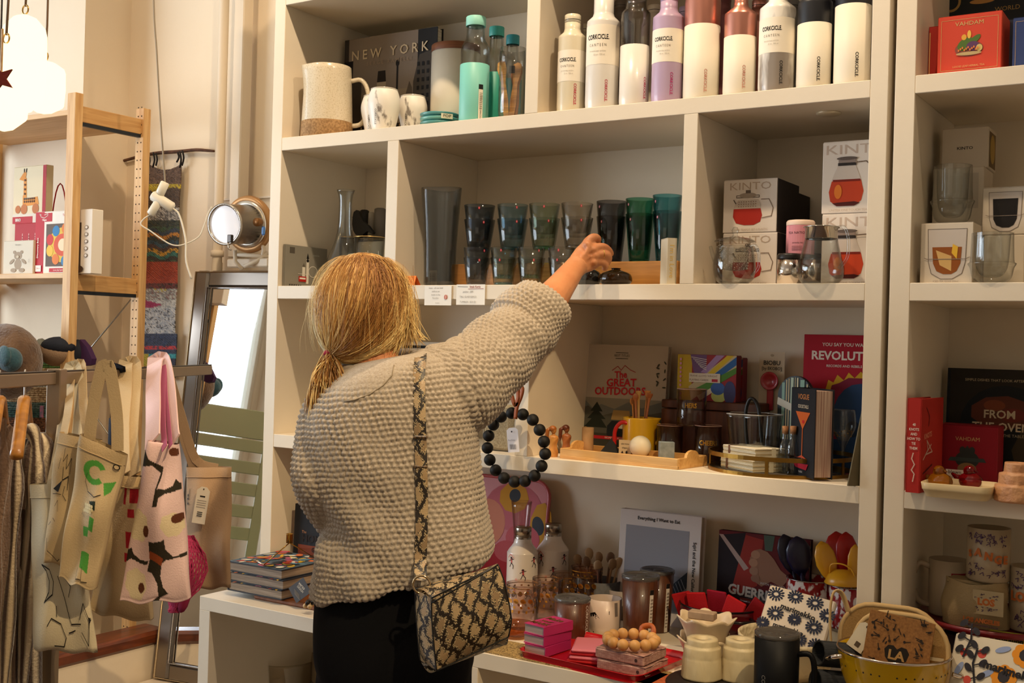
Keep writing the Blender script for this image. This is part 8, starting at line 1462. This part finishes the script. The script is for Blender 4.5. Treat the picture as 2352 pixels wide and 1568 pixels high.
def hairmesh(name, P, r, col, parent):
    n, k, _ = P.shape; W3 = P if name != 'hair' else P * rad
    X = W3[..., 0:1] * Rv + W3[..., 1:2] * Cv + W3[..., 2:3] * Zv + np.array(Hh - WO)
    tg = np.gradient(X, axis=1); tg /= np.linalg.norm(tg, axis=2, keepdims=True) + 1e-9; ctr = X - np.array(Hh - WO); sdv = np.cross(tg, ctr); sdv /= np.linalg.norm(sdv, axis=2, keepdims=True) + 1e-9; nr = np.cross(sdv, tg)
    tp = np.interp(np.linspace(0, 1, k), [0, .1, .85, 1], [.5, 1, 1, .35])[None, :, None]; rr = r[:, None, None] * tp
    V = np.stack([X + sdv * rr, X - sdv * rr, X + nr * rr * .8], 2).reshape(-1, 3)
    i = np.arange(n)[:, None] * k * 3 + np.arange(k - 1)[None, :] * 3; F = []
    for a, b_ in ((0, 2), (2, 1), (1, 0)): F.append(np.stack([i + a, i + b_, i + 3 + b_, i + 3 + a], 2).reshape(-1, 4))
    F = np.concatenate(F); me = bpy.data.meshes.new(name); me.vertices.add(len(V)); me.vertices.foreach_set('co', V.astype(np.float32).ravel()); me.loops.add(len(F) * 4); me.loops.foreach_set('vertex_index', F.astype(np.int32).ravel())
    me.polygons.add(len(F)); me.polygons.foreach_set('loop_start', np.arange(0, len(F) * 4, 4, dtype=np.int32)); me.update(calc_edges=True); me.validate(); me.polygons.foreach_set('use_smooth', [True] * len(me.polygons)); me.materials.append(HB)
    ca = me.color_attributes.new('Col', 'FLOAT_COLOR', 'POINT'); cc = np.ones((n, k * 3, 4), np.float32); cc[:, :, :3] = np.repeat(col, 3, axis=1); ca.data.foreach_set('color', cc.ravel()); return part(name, me, parent)
c_br, c_go, c_bl, c_gr = [np.array(lin(c)) for c in ('8a5a2c', 'dba85c', 'fbe2a0', 'dccda8')]
def hcol(n, k, phi):
    f = RG2_.random(n); st = .5 + .5 * np.sin(phi * 11 + 1.3 * np.sin(phi * 29)); mixv = np.clip(.55 * f + .45 * st + .42 * (np.abs(phi - .2) - .75), 0, 1); root = np.linspace(1, 0, k)[None, :] ** 1.3
    m_ = np.clip(mixv[:, None] * 1.15 - .38 * root + .05, 0, 1)[..., None]; a = c_br * (1 - m_) + c_go * m_; m2 = np.clip(m_ * 2 - 1.0, 0, 1); a = a * (1 - m2) + c_bl * m2; gl_ = np.clip((-phi - 1.0), 0, .7)[:, None, None]; return a * (1 - gl_) + c_gr * gl_
hair = hairmesh('hair', P, RG2_.uniform(.0009, .0016, NS), hcol(NS, K, phi), wo_)
cap = M().sphere(Hh - WO, 1, mat('7a4e26', .5), 36, (.0925, .0965, .106)); part('hair_cap', cap, hair)
def curves(n, starts, mids, ends, r, phi, name, k=13):
    t = np.linspace(0, 1, k)[None, :, None]; Q = (1 - t) ** 2 * starts[:, None] + 2 * t * (1 - t) * mids[:, None] + t ** 2 * ends[:, None]; return hairmesh(name, Q, r, hcol(n, k, phi), hair)
def loc(px, py, d): v = PD(px, py, d) - Hh; return np.array((v.dot(RH), v.dot(-FH), v.z))
n = 1400; a = RG2_.random(n); spread = RG2_.uniform(-1, 1, n); st = loc(761, 814, DT - .045) + RG2_.normal(0, .005, (n, 3)); md = loc(752, 868, DT - .07) + np.stack([.043 * spread, RG2_.normal(0, .016, n), RG2_.normal(0, .01, n)], 1)
en = np.stack([loc(762, 900, DT - .06)[0] + .036 * spread - .020 * (a ** 2), np.full(n, loc(760, 900, DT - .06)[1]) + RG2_.normal(0, .012, n), loc(760, 880, DT)[2] - .092 * a ** 1.5 * (1 - .3 * np.abs(spread))], 1)
curves(n, st, md, en, RG2_.uniform(.0008, .0014, n), RG2_.uniform(-1.2, 1.6, n), 'ponytail')
n = 190; a = RG2_.random(n) ** 1.6; st = np.stack([.078 + .010 * RG2_.normal(0, 1, n), RG2_.uniform(-.03, .05, n), .05 + .02 * RG2_.normal(0, 1, n)], 1); md = np.stack([.100 + .004 * RG2_.normal(0, 1, n), RG2_.uniform(-.03, .05, n), -.03 + .02 * RG2_.normal(0, 1, n)], 1)
en = np.stack([.052 + .085 * a + .004 * RG2_.normal(0, 1, n), RG2_.uniform(-.03, .04, n), -.100 + .045 * a + .010 * RG2_.normal(0, 1, n)], 1); curves(n, st, md, en, RG2_.uniform(.0006, .0012, n), RG2_.uniform(.9, 2, n), 'loose_strands')
n = 260; an = RG2_.uniform(-1.9, 2.2, n); st = np.stack([.05 * np.sin(an), .05 * np.cos(an), np.full(n, .105)], 1); md = np.stack([.135 * np.sin(an), .13 * np.cos(an), RG2_.uniform(-.02, .08, n)], 1); en = np.stack([.10 * np.sin(an) + RG2_.normal(0, .01, n), .10 * np.cos(an), RG2_.uniform(-.1, -.03, n)], 1)
curves(n, st, md, en, RG2_.uniform(.0003, .0005, n), an, 'flyaway_hair')
td = (PD(757, 840, DT - .06) - PD(766, 790, DT - .03)).normalized(); Tm = Matrix.Translation(tie - WO) @ td.to_track_quat('Z', 'Y').to_matrix().to_4x4()
part('hair_tie', M().tube([Tm @ Vector((.0125 * cos(a), .0105 * sin(a), 0)) for a in np.linspace(0, 2 * pi, 22, False)], .0052, mat('c0304c', .8), 8, closed=True), hair, 'raspberry pink hair tie')
# ---- snakeskin shoulder bag
def snake(x, y, rq):
    wx = x + .0022 * sin(y * 190 + 1) + .0012 * sin(y * 430 + x * 300); wy = y + .003 * sin(x * 150 + 2)
    a, b_ = wx / .031, wy / .056; p, q2 = (a + b_) % 1, (a - b_) % 1; e = min(p, 1 - p, q2, 1 - q2); n = rq.random(); cell = int(a + b_) * 3 + int(a - b_ + 50)
    ch = (int(x / .0024) + int(y / .0024)) % 2; n2 = sin(x * 310 + 3 * sin(y * 230)) * sin(y * 270 + 2 * sin(x * 190)); DKC = (.018, .011, .006)
    if e < .10 + .06 * n2: return DKC
    if e < .23 + .07 * n2: return DKC if (ch and n < .82) or n < .22 else (.55, .42, .23)
    if e < .27 and n2 > .45: return DKC
    c = ((.36, .24, .12), (.28, .185, .095), (.42, .30, .16))[cell % 3]; k = .82 + .22 * ((y / .0026) % 1 > .5) + .12 * n; return tuple(z * k for z in c)
SNM = mat('ffffff', .38, attr='Col', coat=.25, bump=(300, .0006)); BE = mat('15120e', .4)
def colored(name, f, uvf, nu, nv, parent, lab=None):
    vs = []; cs = []; rq = random.Random(4)
    for jj in range(nv + 1):
        for ii in range(nu + 1): vs.append(f(ii / nu, jj / nv)); cs.append((*snake(*uvf(ii / nu, jj / nv), rq), 1))
    fs = [(jj * (nu + 1) + ii, jj * (nu + 1) + ii + 1, (jj + 1) * (nu + 1) + ii + 1, (jj + 1) * (nu + 1) + ii) for jj in range(nv) for ii in range(nu)]
    o = part(name, M().add(vs, fs, SNM, True), parent, lab); ca = o.data.color_attributes.new('Col', 'FLOAT_COLOR', 'POINT'); ca.data.foreach_set('color', np.array(cs, np.float32).ravel()); return o
B0_ = PD(1060, 1420, 2.14); bg = T('shoulder_bag', 'snakeskin patterned shoulder bag hanging at the woman\'s right hip', 'handbag', B0_); DB = 2.13
def li(P, t): t = min(max(t, 0), .9999) * (len(P) - 1); i = int(t); return Vector(P[i]).lerp(Vector(P[i + 1]), t - i)
LE = [(991, 1373), (992, 1420), (996, 1470), (1000, 1515), (1003, 1540)]; RE = [(1144, 1297), (1157, 1332), (1168, 1380), (1175, 1425), (1168, 1462)]
off = RH * -.034 + FH * .045 + Vector((0, 0, .006))
def ofs(u): return RH * (-.034 * (1 - u) - .004 * u) + FH * .045 + Vector((0, 0, .006 - .022 * u))
def ff(u, v, z=0): 
    a, b_ = li(LE, v), li(RE, v); p = a.lerp(b_, u); return PD(p.x, p.y, DB + .03 * u - .020 * sin(pi * u) ** .7 * sin(pi * min(1, .12 + v * .9)) ** .7 - z) - B0_
colored('front_panel', ff, lambda u, v: (u * .145, v * .145 + .03 * u), 140, 140, bg)
colored('back_panel', lambda u, v: ff(1 - u, v) + ofs(1 - u) + FH * .03 * sin(pi * u), lambda u, v: (u * .145, v * .145), 60, 60, bg)
colored('side_gusset', lambda u, v: ff(0, v) + ofs(0) * (1 - u) + RH * (-.010 * sin(pi * v)) * sin(pi * u), lambda u, v: (u * .06 + .3, v * .15), 50, 120, bg)
colored('side_gusset', lambda u, v: ff(1, v) + ofs(1) * u, lambda u, v: (u * .06, v * .15), 30, 60, bg)
colored('bottom_panel', lambda u, v: ff(u, 1) + ofs(u) * v + Vector((0, 0, -.012 * sin(pi * v))), lambda u, v: (u * .15, v * .06), 120, 30, bg)
colored('top_panel', lambda u, v: ff(u, 0) + ofs(u) * (1 - v) + Vector((0, 0, .006 * sin(pi * v))), lambda u, v: (u * .15, v * .06 + .5), 120, 30, bg)
ed = M()
for P_ in ([ff(0, t) for t in np.linspace(0, 1, 16)], [ff(0, t) + ofs(0) for t in np.linspace(0, 1, 16)], [ff(t, 0) for t in np.linspace(0, 1, 16)], [ff(t, 1) for t in np.linspace(0, 1, 16)], [ff(1, t) for t in np.linspace(0, 1, 16)], [ff(t, 0) + ofs(t) for t in np.linspace(0, 1, 16)]): ed.tube(P_, .0016, BE, 6)
part('edge_piping', ed, bg, 'black piped edge'); part('flap_line', M().tube([ff(t, .06 * (1 - t)) + FH * -.001 for t in np.linspace(0, .95, 12)], .0013, BE, 5), bg)
sp = smooth3([onsw(x, y, .006, 2.36) - B0_ for x, y in ((966, 822), (963, 850), (963, 900), (964, 960), (966, 1020), (968, 1090), (969, 1160), (968, 1230), (966, 1285))] + [PD(966, 1315, 2.20) - B0_, PD(966, 1332, 2.185) - B0_], 3)
ext = [PD(968, 812, DT - .03) - B0_, PD(972, 808, DT + .02) - B0_, PD(985, 830, DT + .12) - B0_]; sp = list(reversed(ext)) + sp
def stf(u, v):
    p = li(sp, v); w_ = .0118; return p + RH * (u - .5) * 2 * w_ + FH * (-.0025 * sin(pi * u))
colored('shoulder_strap', stf, lambda u, v: (u * .024 + .01, v * .56), 22, 420, bg)
part('strap_lining', M().tube([p + FH * .003 for p in sp], .0165, BE, 4, flat=.10, up=tuple(-FH), smooth=False), bg, 'black strap backing')
for py in (1004, 1072, 1296): q_ = onsw(966, py, .009, 2.2) - B0_; part('strap_keeper', M().box(q_, (.027, .008, .007), SNM if False else mat('6a5236', .4, noise=(300, '1a120c', .2)), .002, rz=YAW), bg)
GD = mat('d0b890', .15, metal=1); rcn = PD(968, 1342, 2.165) - B0_
part('metal_ring', M().tube([rcn + RH * .016 * cos(a) + Z_ * .0165 * sin(a) for a in np.linspace(0, 2 * pi, 26, False)], .0022, GD, 8, closed=True), bg, 'pale gold ring')
